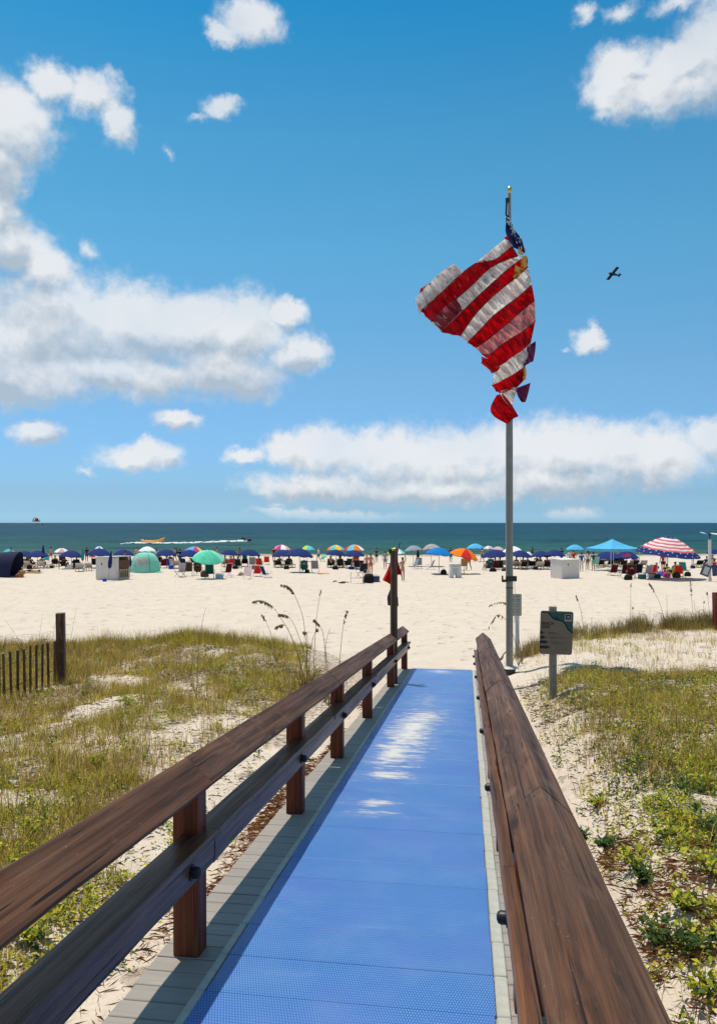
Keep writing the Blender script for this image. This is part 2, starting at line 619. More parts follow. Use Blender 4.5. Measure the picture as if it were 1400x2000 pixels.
def zat(py, D):
    return CZ - (py - HOR) / F * D


def on_beach(px, foot):
    """where something standing on the flat beach at that row of the photo stands"""
    D = (CZ - BS * 18.9) / ((foot - HOR) / F - BS)
    x = at(px, D)
    return Vector((x, D, hz1(x, D))), D


def axis_pts(segs):
    out = []
    for (a, b, st) in segs:
        n = max(1, int(round((b - a) / st)))
        out += list(np.linspace(a, b, n, endpoint=False))
    out.append(segs[-1][1])
    return np.array(out)


xs = axis_pts([(-2500, -400, 300), (-400, -60, 20), (-60, -16, 1.0), (-16, 12, .10), (12, 60, 1.0), (60, 400, 20), (400, 2500, 300)])
ys = axis_pts([(-40, -2, 2), (-2, 2, .25), (2, 26, .10), (26, 70, .4), (70, 125, 1.0), (125, 300, 12)])
GX, GY = np.meshgrid(xs, ys)
GZ = H(GX, GY)
rip = (fbm(GX * 3.1, GY * 3.1, 3) - .5) * .07 + (fbm(GX * 1.2 + 80, GY * 1.2, 2) - .5) * .05
onramp = ((GX * CA - GY * SA) > -1.75) & ((GX * CA - GY * SA) < .6) & (GX * SA + GY * CA < 19.2)
nearm = (GY < 30) & (np.abs(GX) < 40)
GZ = GZ + np.where(nearm, np.where(onramp, -.02, rip), rip * 1.1 * (GY < 122))
nx, ny = len(xs), len(ys)
V = np.stack([GX.ravel(), GY.ravel(), GZ.ravel()], 1)
ii = (np.arange(ny - 1)[:, None] * nx + np.arange(nx - 1)[None, :]).ravel()
T1 = np.stack([ii, ii + 1, ii + nx + 1], 1)
T2 = np.stack([ii, ii + nx + 1, ii + nx], 1)


def sand_mat():
    m, N, b = newmat('white_sand')
    ge = N.add('ShaderNodeNewGeometry')
    p = ge.outputs['Position']
    n = N.noise(p, 1.3, 6, .6).outputs['Fac']
    n2 = N.noise(p, 22, 4, .6).outputs['Fac']
    cc = N.ramp(n, [(.3, (.525, .435, .352)), (.7, (.590, .495, .408))])
    cc = N.mix(N.sstep(n2, .55, .75, 0, .22), cc, (.42, .35, .27))
    n5 = N.noise(p, 90, 2, .5).outputs['Fac']
    cc = N.mix(N.sstep(n5, .64, .76, 0, .35), cc, (.30, .24, .17))
    n6 = N.noise(p, 3.2, 3, .5).outputs['Fac']
    cc = N.mix(N.sstep(n6, .70, .76, 0, .45), cc, (.34, .27, .20))
    # dead leaves and plant litter mixed into the sand where things grow
    va = N.add('ShaderNodeAttribute', attribute_name='Col')
    lit = N.noise(p, 14, 5, .7).outputs['Fac']
    cc = N.mix(N.math('MULTIPLY', N.sstep(lit, .40, .62), N.sstep(va.outputs['Fac'], .25, .85, 0, .85)), cc, (.13, .085, .045))
    # wet sand along the water's edge
    sy = N.add('ShaderNodeSeparateXYZ', {0: p})
    wet = N.sstep(N.math('ADD', sy.outputs[2], N.math('MULTIPLY', n, .06)), SEA_Z + .17, SEA_Z + .06)
    cc = N.mix(wet, cc, (.30, .26, .19))
    N.t.links.new(cc, b.inputs['Base Color'])
    b.inputs['Roughness'].default_value = .95
    b.inputs['Specular IOR Level'].default_value = .1
    v = N.add('ShaderNodeTexVoronoi', {'Vector': p, 'Scale': 1.9, 'Randomness': 1.0})
    dent = N.sstep(v.outputs['Distance'], .05, .30)
    h = N.math('ADD', N.math('MULTIPLY', dent, .11), N.math('ADD', N.math('MULTIPLY', n2, .02), N.math('MULTIPLY', N.noise(p, 6, 4, .6).outputs['Fac'], .05)))
    bn = N.add('ShaderNodeBump', {'Height': h, 'Strength': .8, 'Distance': 1.0})
    N.t.links.new(bn.outputs[0], b.inputs['Normal'])
    return m


GROUND = (V, np.concatenate([T1, T2]))


# the sea: one sheet to the horizon, with a real swell in the part one can see waves in
def sea_mat():
    m, N, b = newmat('sea_water')
    ge = N.add('ShaderNodeNewGeometry')
    p = ge.outputs['Position']
    s = N.add('ShaderNodeSeparateXYZ', {0: p})
    wob = N.noise(N.vec('MULTIPLY', p, (.012, .03, 0)), 1.0, 4, .6).outputs['Fac']
    dist = N.math('LOGARITHM', N.math('MAXIMUM', N.math('ADD', s.outputs[1], N.math('MULTIPLY', N.math('SUBTRACT', wob, .5), 70)), 60.0), 10.0)
    f = N.math('DIVIDE', N.math('SUBTRACT', dist, 2.05), 1.35, clamp=True)
    cc = N.ramp(f, [(0.0, (.110, .125, .055)), (.03, (.036, .090, .058)), (.10, (.019, .088, .076)), (.22, (.010, .068, .080)), (.42, (.004, .050, .080)), (1.0, (.003, .039, .073))])
    pat = N.noise(N.vec('MULTIPLY', p, (.05, .16, 0)), 1.0, 5, .65).outputs['Fac']
    cc = N.mix(N.sstep(pat, .47, .66, 0, .75), cc, (.003, .020, .026))
    pat3 = N.noise(N.vec('MULTIPLY', p, (.011, .026, 0)), 1.0, 5, .62).outputs['Fac']
    cc = N.mix(N.sstep(pat3, .50, .64, 0, .55), cc, (.003, .020, .030))
    cc = N.mix(N.sstep(pat3, .46, .34, 0, .40), cc, (.016, .085, .085))
    pat2 = N.noise(N.vec('MULTIPLY', p, (.11, .42, 0)), 1.0, 5, .65).outputs['Fac']
    cc = N.mix(N.sstep(pat2, .64, .74, 0, .55), cc, (.07, .12, .11))
    N.t.links.new(cc, b.inputs['Base Color'])
    b.inputs['Roughness'].default_value = .45
    b.inputs['IOR'].default_value = 1.33
    b.inputs['Specular IOR Level'].default_value = .09
    w = N.noise(N.vec('MULTIPLY', p, (.25, .8, 1)), 1.0, 6, .65).outputs['Fac']
    bn = N.add('ShaderNodeBump', {'Height': w, 'Strength': .9, 'Distance': .9})
    N.t.links.new(bn.outputs[0], b.inputs['Normal'])
    return m


sx_ = axis_pts([(-30000, -3000, 3000), (-3000, -400, 200), (-400, -120, 10), (-120, 120, 2.0), (120, 400, 10), (400, 3000, 200), (3000, 30000, 3000)])
sy_ = axis_pts([(112, 260, .6), (260, 500, 4), (500, 2000, 100), (2000, 40000, 2000)])
WX, WY = np.meshgrid(sx_, sy_)
amp = np.interp(WY, [112, 124, 150, 260, 500, 600], [0, .05, .12, .14, .14, 0])
WZ = SEA_Z + amp * (np.sin(WY * .42 + 2.2 * fbm(WX * .03, WY * .05, 3) * 4) * .6 + (fbm(WX * .18, WY * .5, 3) - .5) * 1.6)
V = np.stack([WX.ravel(), WY.ravel(), WZ.ravel()], 1)
nx, ny = len(sx_), len(sy_)
ii = (np.arange(ny - 1)[:, None] * nx + np.arange(nx - 1)[None, :]).ravel()
tag(link('sea', np_mesh('sea', V, np.concatenate([np.stack([ii, ii + 1, ii + nx + 1], 1), np.stack([ii, ii + nx + 1, ii + nx], 1)]), sea_mat(), smooth=True)), kind='structure')

# ------------------------------------------------------------------ boardwalk ramp
M_WY = wood('stained_timber_long', 'Y', 1.05, .25, 1.0, .50)
M_WCAP = wood('weathered_cap_timber', 'Y', .88, .38, .97, .66, .22)
M_WZ = wood('stained_timber_upright', 'Z', 1.0, .04, 1.3, .6, .25, True)
M_WZG = wood('weathered_timber_upright', 'Z', .8, .6, .9)


def plank_mat():
    m, N, b = newmat('grey_composite_plank')
    t = N.add('ShaderNodeTexCoord')
    oi = N.add('ShaderNodeObjectInfo')
    p = N.vec('ADD', t.outputs['Object'], N.add('ShaderNodeCombineXYZ', {0: N.math('MULTIPLY', oi.outputs['Random'], 31.0), 1: oi.outputs['Random']}).outputs[0])
    n = N.noise(N.vec('MULTIPLY', p, (1.2, 24, 24)), 1.0, 5, .6).outputs['Fac']
    d = N.noise(p, 5.0, 5, .65).outputs['Fac']
    cc = N.ramp(n, [(.3, (.245, .210, .180)), (.7, (.31, .27, .232))])
    cc = N.mix(N.sstep(oi.outputs['Random'], 0, 1, 0, .25), cc, (.17, .16, .14))
    cc = N.mix(N.sstep(d, .58, .80, 0, .55), cc, (.42, .35, .28))
    N.t.links.new(cc, b.inputs['Base Color'])
    b.inputs['Roughness'].default_value = .62
    bn = N.add('ShaderNodeBump', {'Height': n, 'Strength': .3, 'Distance': .003})
    N.t.links.new(bn.outputs[0], b.inputs['Normal'])
    return m


S_END = 18.84
deck = thing('boardwalk', 'sloping boardwalk of grey crosswise planks running down to the sand under the blue mat', 'boardwalk', rp(-.6, 9, -.1))
M_PL = plank_mat()
M_FRAME = plain('pressure_treated_joist', (.16, .11, .07), .8)
pl_me = MB(); pl_me.quadbox(Matrix(), 2.12, .1385, .034, .004)
pl_me = pl_me.mesh('plank', M_PL)
npl = int((18.9 + 2.0) / .146)
for i in range(npl):
    s = 18.86 - .0695 - i * .146
    o = link('plank', pl_me)
    jit = random.uniform(-.006, .006)
    M = Matrix.Translation(rp(-.595 + jit, s, -.016 - .017 + random.uniform(-.0015, .0015))) @ ramp_rot(random.uniform(-.001, .001)) @ Matrix.Rotation(random.uniform(-.002, .002), 4, 'Z')
    place(o, deck, M)
for u in (-1.45, -.595, .26):
    b = MB(); b.quadbox(Matrix(), .045, 20.4, .14)
    o = link('joist', b.mesh('joist', M_FRAME)); place(o, deck, Matrix.Translation(rp(u, 8.6, -.122)) @ ramp_rot())


# ------------------------------------------------------------------ blue beach access mat
def mat_mat():
    m, N, b = newmat('blue_beach_mat')
    t = N.add('ShaderNodeTexCoord', object=MAT_FRAME)
    p = t.outputs['Object']                      # x across, y along the ramp
    sp_ = N.add('ShaderNodeSeparateXYZ', {0: p})
    u, s = sp_.outputs[0], sp_.outputs[1]
    # woven relief: staggered studs about one centimetre apart
    row = N.math('DIVIDE', s, .022)
    odd = N.math('MODULO', N.math('FLOOR', row), 2.0)
    dash = N.math('SINE', N.math('MULTIPLY', N.math('ADD', u, N.math('MULTIPLY', odd, .007)), 2 * math.pi / .014))
    rowp = N.math('SINE', N.math('MULTIPLY', N.math('FRACT', row), math.pi))
    wave = N.math('SUBTRACT', N.math('MULTIPLY', N.math('MULTIPLY_ADD', dash, .5, .5), N.math('MULTIPLY', rowp, 2.0)), .75)
    stud = N.sstep(wave, -.35, .35)
    n = N.noise(p, 2.3, 6, .62).outputs['Fac']
    n2 = N.noise(N.vec('MULTIPLY', p, (1.4, 7.0, 1)), 1.0, 5, .65).outputs['Fac']
    oi = N.add('ShaderNodeObjectInfo')
    cc = N.mix(stud, (.024, .095, .31), (.098, .255, .53))
    cc = N.mix(N.sstep(n, .40, .72, 0, .28), cc, (.15, .235, .43))
    cc = N.mix(N.sstep(n2, .55, .78, 0, .22), cc, (.26, .33, .45))
    mot = N.noise(p, 1.1, 4, .6).outputs['Fac']
    cc = N.mix(N.sstep(mot, .42, .66, 0, .30), cc, (.085, .125, .42))
    cc = N.mix(N.math('MULTIPLY', oi.outputs['Random'], .16), cc, (.03, .10, .36))
    grit = N.noise(p, 75, 2, .6).outputs['Fac']
    cc = N.mix(N.sstep(grit, .74, .78, 0, .75), cc, (.55, .52, .46))
    # blown sand lying in the weave, streaked across the mat
    st = N.noise(N.vec('MULTIPLY', p, (2.2, 15, 1)), 1.0, 5, .62).outputs['Fac']
    st2 = N.noise(N.vec('MULTIPLY', p, (5, 6, 1)), 1.0, 4, .6).outputs['Fac']
    best = None
    for (cu, cs, ru, rs, w) in ((-.76, 10.7, .30, 1.9, .80), (-.66, 11.9, .34, .8, .70), (-.86, 9.3, .24, .9, .75), (-.82, 8.15, .26, .22, .68), (-.82, 7.08, .20, .16, .56), (-.82, 6.75, .18, .09, .50), (-.62, 18.3, .30, .40, .6), (-.70, 13.4, .25, .9, .30)):
        q = N.vec('LENGTH', N.vec('MULTIPLY_ADD', p, (1 / ru, 1 / rs, 0), (-cu / ru, -cs / rs, 0)))
        v = N.math('MULTIPLY', N.math('SUBTRACT', 1.5, q), w)
        best = v if best is None else N.math('MAXIMUM', best, v)
    fr_ = N.noise(N.vec('MULTIPLY', p, (9, 60, 1)), 1.0, 3, .6).outputs['Fac']
    sm = N.math('ADD', best, N.math('ADD', N.math('MULTIPLY', N.math('SUBTRACT', st, .5), 2.6), N.math('ADD', N.math('MULTIPLY', N.math('SUBTRACT', st2, .5), 1.2), N.math('MULTIPLY', N.math('SUBTRACT', fr_, .5), 1.3))))
    sand = N.sstep(sm, .30, 1.05, 0, .88)
    film = N.sstep(N.math('ADD', best, N.math('SUBTRACT', n, .5)), -.6, .9, 0, .18)
    cc = N.mix(film, cc, (.24, .31, .47))
    cc = N.mix(sand, cc, (.56, .53, .49))
    N.t.links.new(cc, b.inputs['Base Color'])
    N.t.links.new(N.mix(sand, (.42, .42, .42), (.95, .95, .95)), b.inputs['Roughness'])
    b.inputs['Specular IOR Level'].default_value = .45
    bn = N.add('ShaderNodeBump', {'Height': N.math('ADD', N.math('MULTIPLY', wave, .0011), N.math('ADD', N.math('MULTIPLY', n, .012), N.math('MULTIPLY', N.math('MULTIPLY', sand, st2), .02))), 'Strength': .7, 'Distance': 1.0})
    N.t.links.new(bn.outputs[0], b.inputs['Normal'])
    return m


MAT_FRAME = thing('beach_mat', 'long bright blue woven access mat laid down the ramp with patches of blown sand', 'mat')
MAT_FRAME.matrix_basis = Matrix.Translation(rp(0, 0, 0)) @ ramp_rot()
M_MAT = mat_mat()
CTH = math.cos(TH)
U0, U1 = -1.272, .136
k = 0
s = S_END
while s > .6:
    b = MB()
    Lc = (.38 - .0025) / CTH
    b.quadbox(Matrix(), U1 - U0, Lc, .011, .0025)
    o = part('mat_section', b, M_MAT, MAT_FRAME)
    o.location = ((U0 + U1) / 2 + random.uniform(-.003, .003), (s - .19) / CTH, -.0055 + random.uniform(-.0012, .0012))
    s -= .38
    k += 1
M_TRIM = plain('pale_mat_edging', (.37, .36, .315), .6, .12, 14, bump=.2)
tr_me = {}
for (u0, w) in ((-1.297, .044), (.174, .066)):
    b = MB(); b.quadbox(Matrix(), w, (.38 - .006) / CTH, .013, .005)
    tr_me[u0] = b.mesh('edge_strip', M_TRIM)
    for i in range(k):
        s = S_END - .19 - .38 * i
        o = part('edge_strip', tr_me[u0], None, MAT_FRAME)
        o.location = (u0 + random.uniform(-.003, .003), s / CTH, -.006 + random.uniform(-.001, .001))
        o.rotation_euler = (0, random.uniform(-.02, .02), random.uniform(-.006, .006))

# ------------------------------------------------------------------ timber handrails


def rough_board(L, w, t, seed, seg=.30, ch=.006, am=.0017):
    """a board along Y whose edges wander a little, as planed and weathered timber does"""
    rnd = random.Random(seed)
    n = max(2, int(L / seg))
    prof = [(-w / 2 + ch, -t / 2), (-w / 2, -t / 2 + ch), (-w / 2, t / 2 - ch), (-w / 2 + ch, t / 2), (0, t / 2 + .001), (w / 2 - ch, t / 2), (w / 2, t / 2 - ch), (w / 2, -t / 2 + ch), (w / 2 - ch, -t / 2)]
    b = MB()
    m = len(prof)
    for i in range(n + 1):
        y = -L / 2 + L * i / n
        a, c, d = rnd.gauss(0, am), rnd.gauss(0, am), rnd.gauss(0, am * .6)
        for (x, z) in prof:
            b.v.append(Vector((x + (a if x < 0 else c if x > 0 else 0), y, z + d)))
    for i in range(n):
        for j in range(m):
            j2 = (j + 1) % m
            b.f.append((i * m + j, (i + 1) * m + j, (i + 1) * m + j2, i * m + j2)); b.m.append(0)
    b.f.append(tuple(range(m))); b.m.append(0)
    b.f.append(tuple(n * m + j for j in range(m))[::-1]); b.m.append(0)
    return b


M_BOLT = plain('blackened_bolt', (.03, .03, .035), .45, .3, 30, metal=.6)


class NS:
    pass


def handrail(side, joints, posts, label, splits):
    """side -1 is left of the mat, +1 right of it"""
    mu = (lambda u: u) if side < 0 else (lambda u: -1.20 - u)
    sg = 1 if side < 0 else -1
    rt = thing('handrail', label, 'handrail', rp(mu(-1.5), posts[0], 0))
    w, t, roll = .212, .040, R(40)
    for (s0, s1) in joints:
        L = (s1 - s0 - .006) / CTH
        sm = (s0 + s1) / 2
        # inner slope: from the ridge down towards the walkway
        uc, hc = mu(-1.56) + sg * .081, 1.028 - .068
        inn = rough_board(L, w, t, 11 + int(s0 * 10) + side)
        o = link('cap_board', inn.mesh('cap_board', M_WCAP, True))
        nrm = Vector((sg * math.sin(roll), math.cos(roll)))
        place(o, rt, Matrix.Translation(rp(uc - nrm.x * t / 2, sm, hc - nrm.y * t / 2 + random.uniform(-.002, .002))) @ ramp_rot(sg * roll + random.uniform(-.012, .012)) @ Matrix.Rotation(random.uniform(-.0012, .0012), 4, 'Z'))
        o_in = NS(); o_in.matrix_world_est = rt.matrix_basis @ o.matrix_basis
        uc2 = mu(-1.56) - sg * .083
        out = rough_board(L - .02, w, t, 77 + int(s0 * 10) + side)
        o = link('cap_board', out.mesh('cap_board', M_WCAP, True))
        place(o, rt, Matrix.Translation(rp(uc2 + nrm.x * t / 2, sm, hc - nrm.y * t / 2 - .004)) @ ramp_rot(-sg * roll))
        for (ds, dx) in ((.09, -.06), (.09, .05), (L * .5, -.055), (L * .52, .06), (L - .09, -.05), (L - .08, .06)):
            nb = MB(); nb.lathe([(.006, -.004), (.0065, .0012), (.003, .0018)], 7)
            no_ = link('nail', nb.mesh('nail', M_BOLT))
            place(no_, rt, o_in.matrix_world_est @ Matrix.Translation((dx, ds - L / 2, t / 2)))
    for (s0, s1) in splits:
        L = (s1 - s0 - .005) / CTH
        sm = (s0 + s1) / 2
        wsh, ush = (.172, -1.44) if side < 0 else (.070, -1.40)
        o = link('shelf_board', rough_board(L, wsh, .038, 5 + int(s0 * 7) + side).mesh('shelf_board', M_WY, True))
        place(o, rt, Matrix.Translation(rp(mu(ush), sm, .644 - .019)) @ ramp_rot(random.uniform(-.01, .01)))
        o = link('rail_board', rough_board(L, .145, .040, 9 + int(s0 * 7) + side).mesh('rail_board', M_WY, True))
        place(o, rt, Matrix.Translation(rp(mu(-1.404), sm, .604 - .074)) @ ramp_rot(R(90) + random.uniform(-.012, .012)))
    for s in posts:
        h1, h0 = .885, -.5
        b = MB(); b.quadbox(Matrix(), .142, .142, h1 - h0, .007)
        o = link('post', b.mesh('post', M_WZ))
        place(o, rt, Matrix.Translation(rp(mu(-1.50), s + .07, (h0 + h1) / 2)) @ Matrix.Rotation(-A + random.uniform(-.015, .015), 4, 'Z') @ Matrix.Rotation(random.uniform(-.006, .006), 4, 'Y'))
        for dh in (.0,):
            b = MB()
            b.lathe([(.040, 0), (.042, .006), (.030, .008), (.030, .030), (.024, .042), (.010, .048)], 10)
            bo = link('bolt', b.mesh('bolt', M_BOLT, True))
            place(bo, rt, Matrix.Translation(rp(mu(-1.382), s - .22, .53 + dh)) @ Matrix.Rotation(-A, 4, 'Z') @ Matrix.Rotation(sg * R(90), 4, 'Y'))
    return rt


handrail(-1, [(-1.6, 4.14), (4.14, 8.6), (8.6, 12.9), (12.9, 15.86), (16.04, 19.05)], [.9, 3.98, 6.62, 8.85, 11.63, 15.3, 18.75],
         'brown timber handrail with roof-shaped cap along the left side of the blue mat', [(-1.6, 4.12), (4.12, 7.9), (7.9, 11.7), (11.7, 15.5), (15.5, 19.0)])
handrail(1, [(-1.6, 3.86), (3.86, 8.3), (8.3, 12.8), (12.8, 16.9)], [.9, 3.7, 5.95, 8.2, 10.6, 13.0, 15.2, 16.8],
         'brown timber handrail with roof-shaped cap along the right side of the blue mat', [(-1.6, 3.8), (3.8, 7.9), (7.9, 12.0), (12.0, 16.9)])

# ------------------------------------------------------------------ tall post with the warning flags
fp = thing('flag_post', 'tall brown timber post carrying beach warning flags at the end of the left handrail', 'post', rp(-1.49, 15.95, -.3))
base = fp.location
b = MB(); topz = zat(1075, 15.9)
b.quadbox(Matrix.Translation((0, 0, (topz - base.z) / 2)), .130, .09, topz - base.z, .006)
part('timber', b, M_WZG, fp, rot=(0, 0, R(24)))
b = MB(); b.box((-.075, 0, topz - base.z - .02), (.07, .07, .10), .01)
part('pulley', b, M_BOLT, fp)
b = MB(); b.tube([(.02, .06, topz - base.z - .35), (.09, .07, topz - base.z + .0), (.135, .08, topz - base.z + .17)], [.012, .011, .008], 6)
b.tube([(.02, .05, topz - base.z + .012), (-.09, .05, topz - base.z + .012)], .009, 5)
part('rod', b, M_BOLT, fp)
M_RED = cloth('red_flag_cloth', (.66, .022, .030), .5)
M_PUR = cloth('purple_flag_cloth', (.13, .06, .10), .45)


def hanging(name, label, group, pts_l, pts_r, D, mat, waves=2.2):
    """a limp flag: left and right outlines in photo pixels, folded in depth"""
    rows = 14; cols = 12
    g_ = []
    for i in range(rows):
        t = i / (rows - 1) * (len(pts_l) - 1)
        k_ = min(int(t), len(pts_l) - 2); f = t - k_
        l = (pts_l[k_][0] * (1 - f) + pts_l[k_ + 1][0] * f, pts_l[k_][1] * (1 - f) + pts_l[k_ + 1][1] * f)
        r = (pts_r[k_][0] * (1 - f) + pts_r[k_ + 1][0] * f, pts_r[k_][1] * (1 - f) + pts_r[k_ + 1][1] * f)
        row = []
        for j in range(cols):
            c = j / (cols - 1)
            x = l[0] + (r[0] - l[0]) * c; y = l[1] + (r[1] - l[1]) * c
            dy = .05 * math.sin(c * math.pi * 2 * waves + i * .18) * (.3 + .7 * i / rows)
            row.append(Vector((at(x, D), D + dy, zat(y, D))))
        g_.append(row)
    o0 = g_[0][0].copy()
    g_ = [[p - o0 for p in r] for r in g_]
    b = MB(); b.sheet(g_, (0, .006, 0))
    o = link(name, b.mesh(name, mat, True)); o.location = o0
    return tag(o, label, 'flag', group)


hanging('warning_flag', 'red warning flag hanging out to the left of the tall timber post', 'warning flags on the post', [(762, 1098), (757, 1112), (747, 1133)], [(774, 1094), (774, 1115), (768, 1144)], 16.12, M_RED)
hanging('warning_flag', 'red warning flag hanging down the right edge of the tall timber post', 'warning flags on the post', [(769, 1074), (768, 1095), (768, 1124)], [(776, 1067), (777, 1098), (785, 1122)], 16.30, M_RED, 1.6)
hanging('warning_flag', 'faded purple warning flag wrapped behind the lower part of the tall timber post', 'warning flags on the post', [(763, 1148), (756, 1166), (757, 1182)], [(768, 1148), (777, 1166), (778, 1184)], 16.14, M_PUR)

# ------------------------------------------------------------------ flagpole and flag
DP = 17.5
PX = at(994.5, DP)
PZ = hz1(PX, DP)
M_POLE = plain('satin_aluminium', (.25, .235, .20), .45, .10, 6, metal=.35)
M_DARK = plain('dark_bronze_fitting', (.045, .042, .04), .5, .2, 20, metal=.5)
M_GOLD = plain('gilded_finial', (.75, .50, .12), .3, .1, 6, metal=.9)
M_WHITE = plain('white_painted_board', (.60, .57, .53), .55, .05, 4)
M_ROPE = plain('white_halyard_rope', (.55, .53, .50), .8)
pole = thing('flagpole', 'tall grey metal flagpole standing in the sand right of the ramp foot', 'flagpole', (PX, DP, PZ))
HT = zat(378, DP) - PZ
b = MB(); b.tube([(0, 0, -.4), (0, 0, 5.2), (0, 0, 8.5), (0, 0, HT)], [.082, .078, .055, .034], 16)
part('pole', b, M_POLE, pole, True)
b = MB(); b.lathe([(.10, -.3), (.125, 0), (.135, .11), (.12, .15), (.085, .16)], 16)
part('sleeve', b, plain('green_black_sleeve', (.05, .055, .04), .7, .3, 20), pole, True)
b = MB(); b.lathe([(.20, .150), (.205, .165), (.15, .19), (.086, .205)], 20)
part('flash_collar', b, plain('spun_steel', (.55, .53, .50), .35, .1, 8, metal=.5), pole, True)
zb = zat(1130, DP) - PZ
b = MB(); b.lathe([(.088, -.06), (.092, -.05), (.092, .05), (.088, .06)], 16, (0, 0, zb))
b.box((.10, -.03, zb - .0), (.11, .09, .12), .01)
b.box((-.13, -.02, zb - .05), (.10, .05, .06), .01); b.box((-.165, -.02, zb + .01), (.035, .04, .12), .008)
part('cleat', b, M_DARK, pole)
b = MB(); b.lathe([(.085, -.01), (.09, 0), (.085, .01)], 16, (0, 0, zb - .21))
part('clamp_ring', b, M_DARK, pole)
b = MB(); b.tube([(.10, -.06, zb), (.12, -.06, zb - .5), (.10, -.05, zb - 1.0)], .006, 5)
b.tube([(-.09, -.04, zb), (-.088, -.04, 5.4), (-.04, -.03, HT - .15)], .006, 5)
part('halyard', b, M_ROPE, pole)
b = MB(); b.lathe([(.020, 0), (.045, .03), (.05, .05), (.05, .12), (.035, .14), (.02, .16)], 10, (0, 0, HT))
part('finial', b, M_GOLD, pole, True)
b = MB(); b.box((-.04, 0, HT - .16), (.10, .08, .14), .02); b.tube([(-.06, 0, HT - .10), (-.08, -.01, HT - .45), (-.05, 0, HT - .7)], .022, 6)
part('truck', b, M_DARK, pole)

flag = thing('american_flag', 'tattered red and white striped American flag blown left on the tall pole', 'flag', (PX, DP - .42, zat(640, DP)))
FO = Vector(flag.location)


def fz(zx, zy):
    """point of the flag from the enlarged photo"""
    return 780 + zx / 4.081, 350 + zy / 4.0816


def catmull(P, n):
    out = []
    m = len(P) - 1
    for i in range(n):
        t = i / (n - 1) * m
        k_ = min(int(t), m - 1); f = t - k_
        p0 = P[max(k_ - 1, 0)]; p1 = P[k_]; p2 = P[k_ + 1]; p3 = P[min(k_ + 2, m)]
        out.append(tuple(.5 * ((2 * b_) + (-a_ + c_) * f + (2 * a_ - 5 * b_ + 4 * c_ - d_) * f * f + (-a_ + 3 * b_ - 3 * c_ + d_) * f ** 3) for a_, b_, c_, d_ in zip(p0, p1, p2, p3)))
    return out


def flag_depth(zx, zy, ph):
    """billow and crinkle of the cloth, metres towards the sea"""
    x, y = zx / 350.0, zy / 350.0
    b_ = .30 * math.sin(x * 1.5 + y * .5 + .6) + .10 * math.sin(x * 4.3 - y * 1.7)
    al = x * .77 - y * .63
    ac = x * .63 + y * .77
    c_ = .040 * math.sin(al * 30 + 3.0 * math.sin(ac * 2.1 + ph) + ph * 2) + .026 * math.sin(al * 53 + ph * 5 + 2.6 * math.sin(ac * 5)) + .016 * math.sin(al * 85 + ac * 9 + ph + 3 * math.sin(ac * 3.1)) + .05 * math.sin(al * 9 + ac * 3)
    return b_ + c_


def stripe_cloth(name, c, c2):
    """thin nylon, stained by the neighbouring colour, sun shining through"""
    m, N, p_ = newmat(name)
    t = N.add('ShaderNodeTexCoord')
    rot = N.add('ShaderNodeMapping', {'Vector': t.outputs['Object'], 'Rotation': (0, R(-50), 0), 'Scale': (1, 1, 1)})
    n = N.noise(N.vec('MULTIPLY', rot.outputs[0], (3.2, 1, 9.0)), 1.0, 6, .68, .5).outputs['Fac']
    n2 = N.noise(t.outputs['Object'], 11, 4, .65).outputs['Fac']
    cc = N.mix(N.sstep(N.math('ADD', N.math('MULTIPLY', n, .75), N.math('MULTIPLY', n2, .25)), .44, .66, 0, .8), (*c, 1), (*c2, 1))
    N.t.links.new(cc, p_.inputs['Base Color'])
    p_.inputs['Roughness'].default_value = .5
    p_.inputs['Specular IOR Level'].default_value = .3
    bn = N.add('ShaderNodeBump', {'Height': n, 'Strength': 1.0, 'Distance': .10})
    N.t.links.new(bn.outputs[0], p_.inputs['Normal'])
    tr = N.add('ShaderNodeBsdfTranslucent', {0: cc, 1: bn.outputs[0]})
    ms = N.add('ShaderNodeMixShader', {0: .68, 1: p_.outputs[0], 2: tr.outputs[0]})
    N.t.links.new(ms.outputs[0], m.node_tree.nodes['Material Output'].inputs[0])
    return m


M_FR = stripe_cloth('red_nylon_stripe', (.78, .014, .036), (.40, .010, .020))
M_FRD = stripe_cloth('muted_red_nylon_stripe', (.62, .10, .13), (.46, .05, .08))  # muted red of light through the cloth, put into the colour
M_FP = stripe_cloth('sheer_pink_nylon_stripe', (.80, .48, .48), (.55, .14, .18))
M_FW = stripe_cloth('white_nylon_stripe', (.93, .91, .88), (.74, .50, .48))
M_FB = cloth('navy_flag_cloth', (.022, .035, .13), .25, .6)
M_FG = cloth('golden_fringe_cloth', (.72, .40, .10), .25, .6)
M_FPU = cloth('purple_red_flag_cloth', (.20, .025, .10), .3, .6)


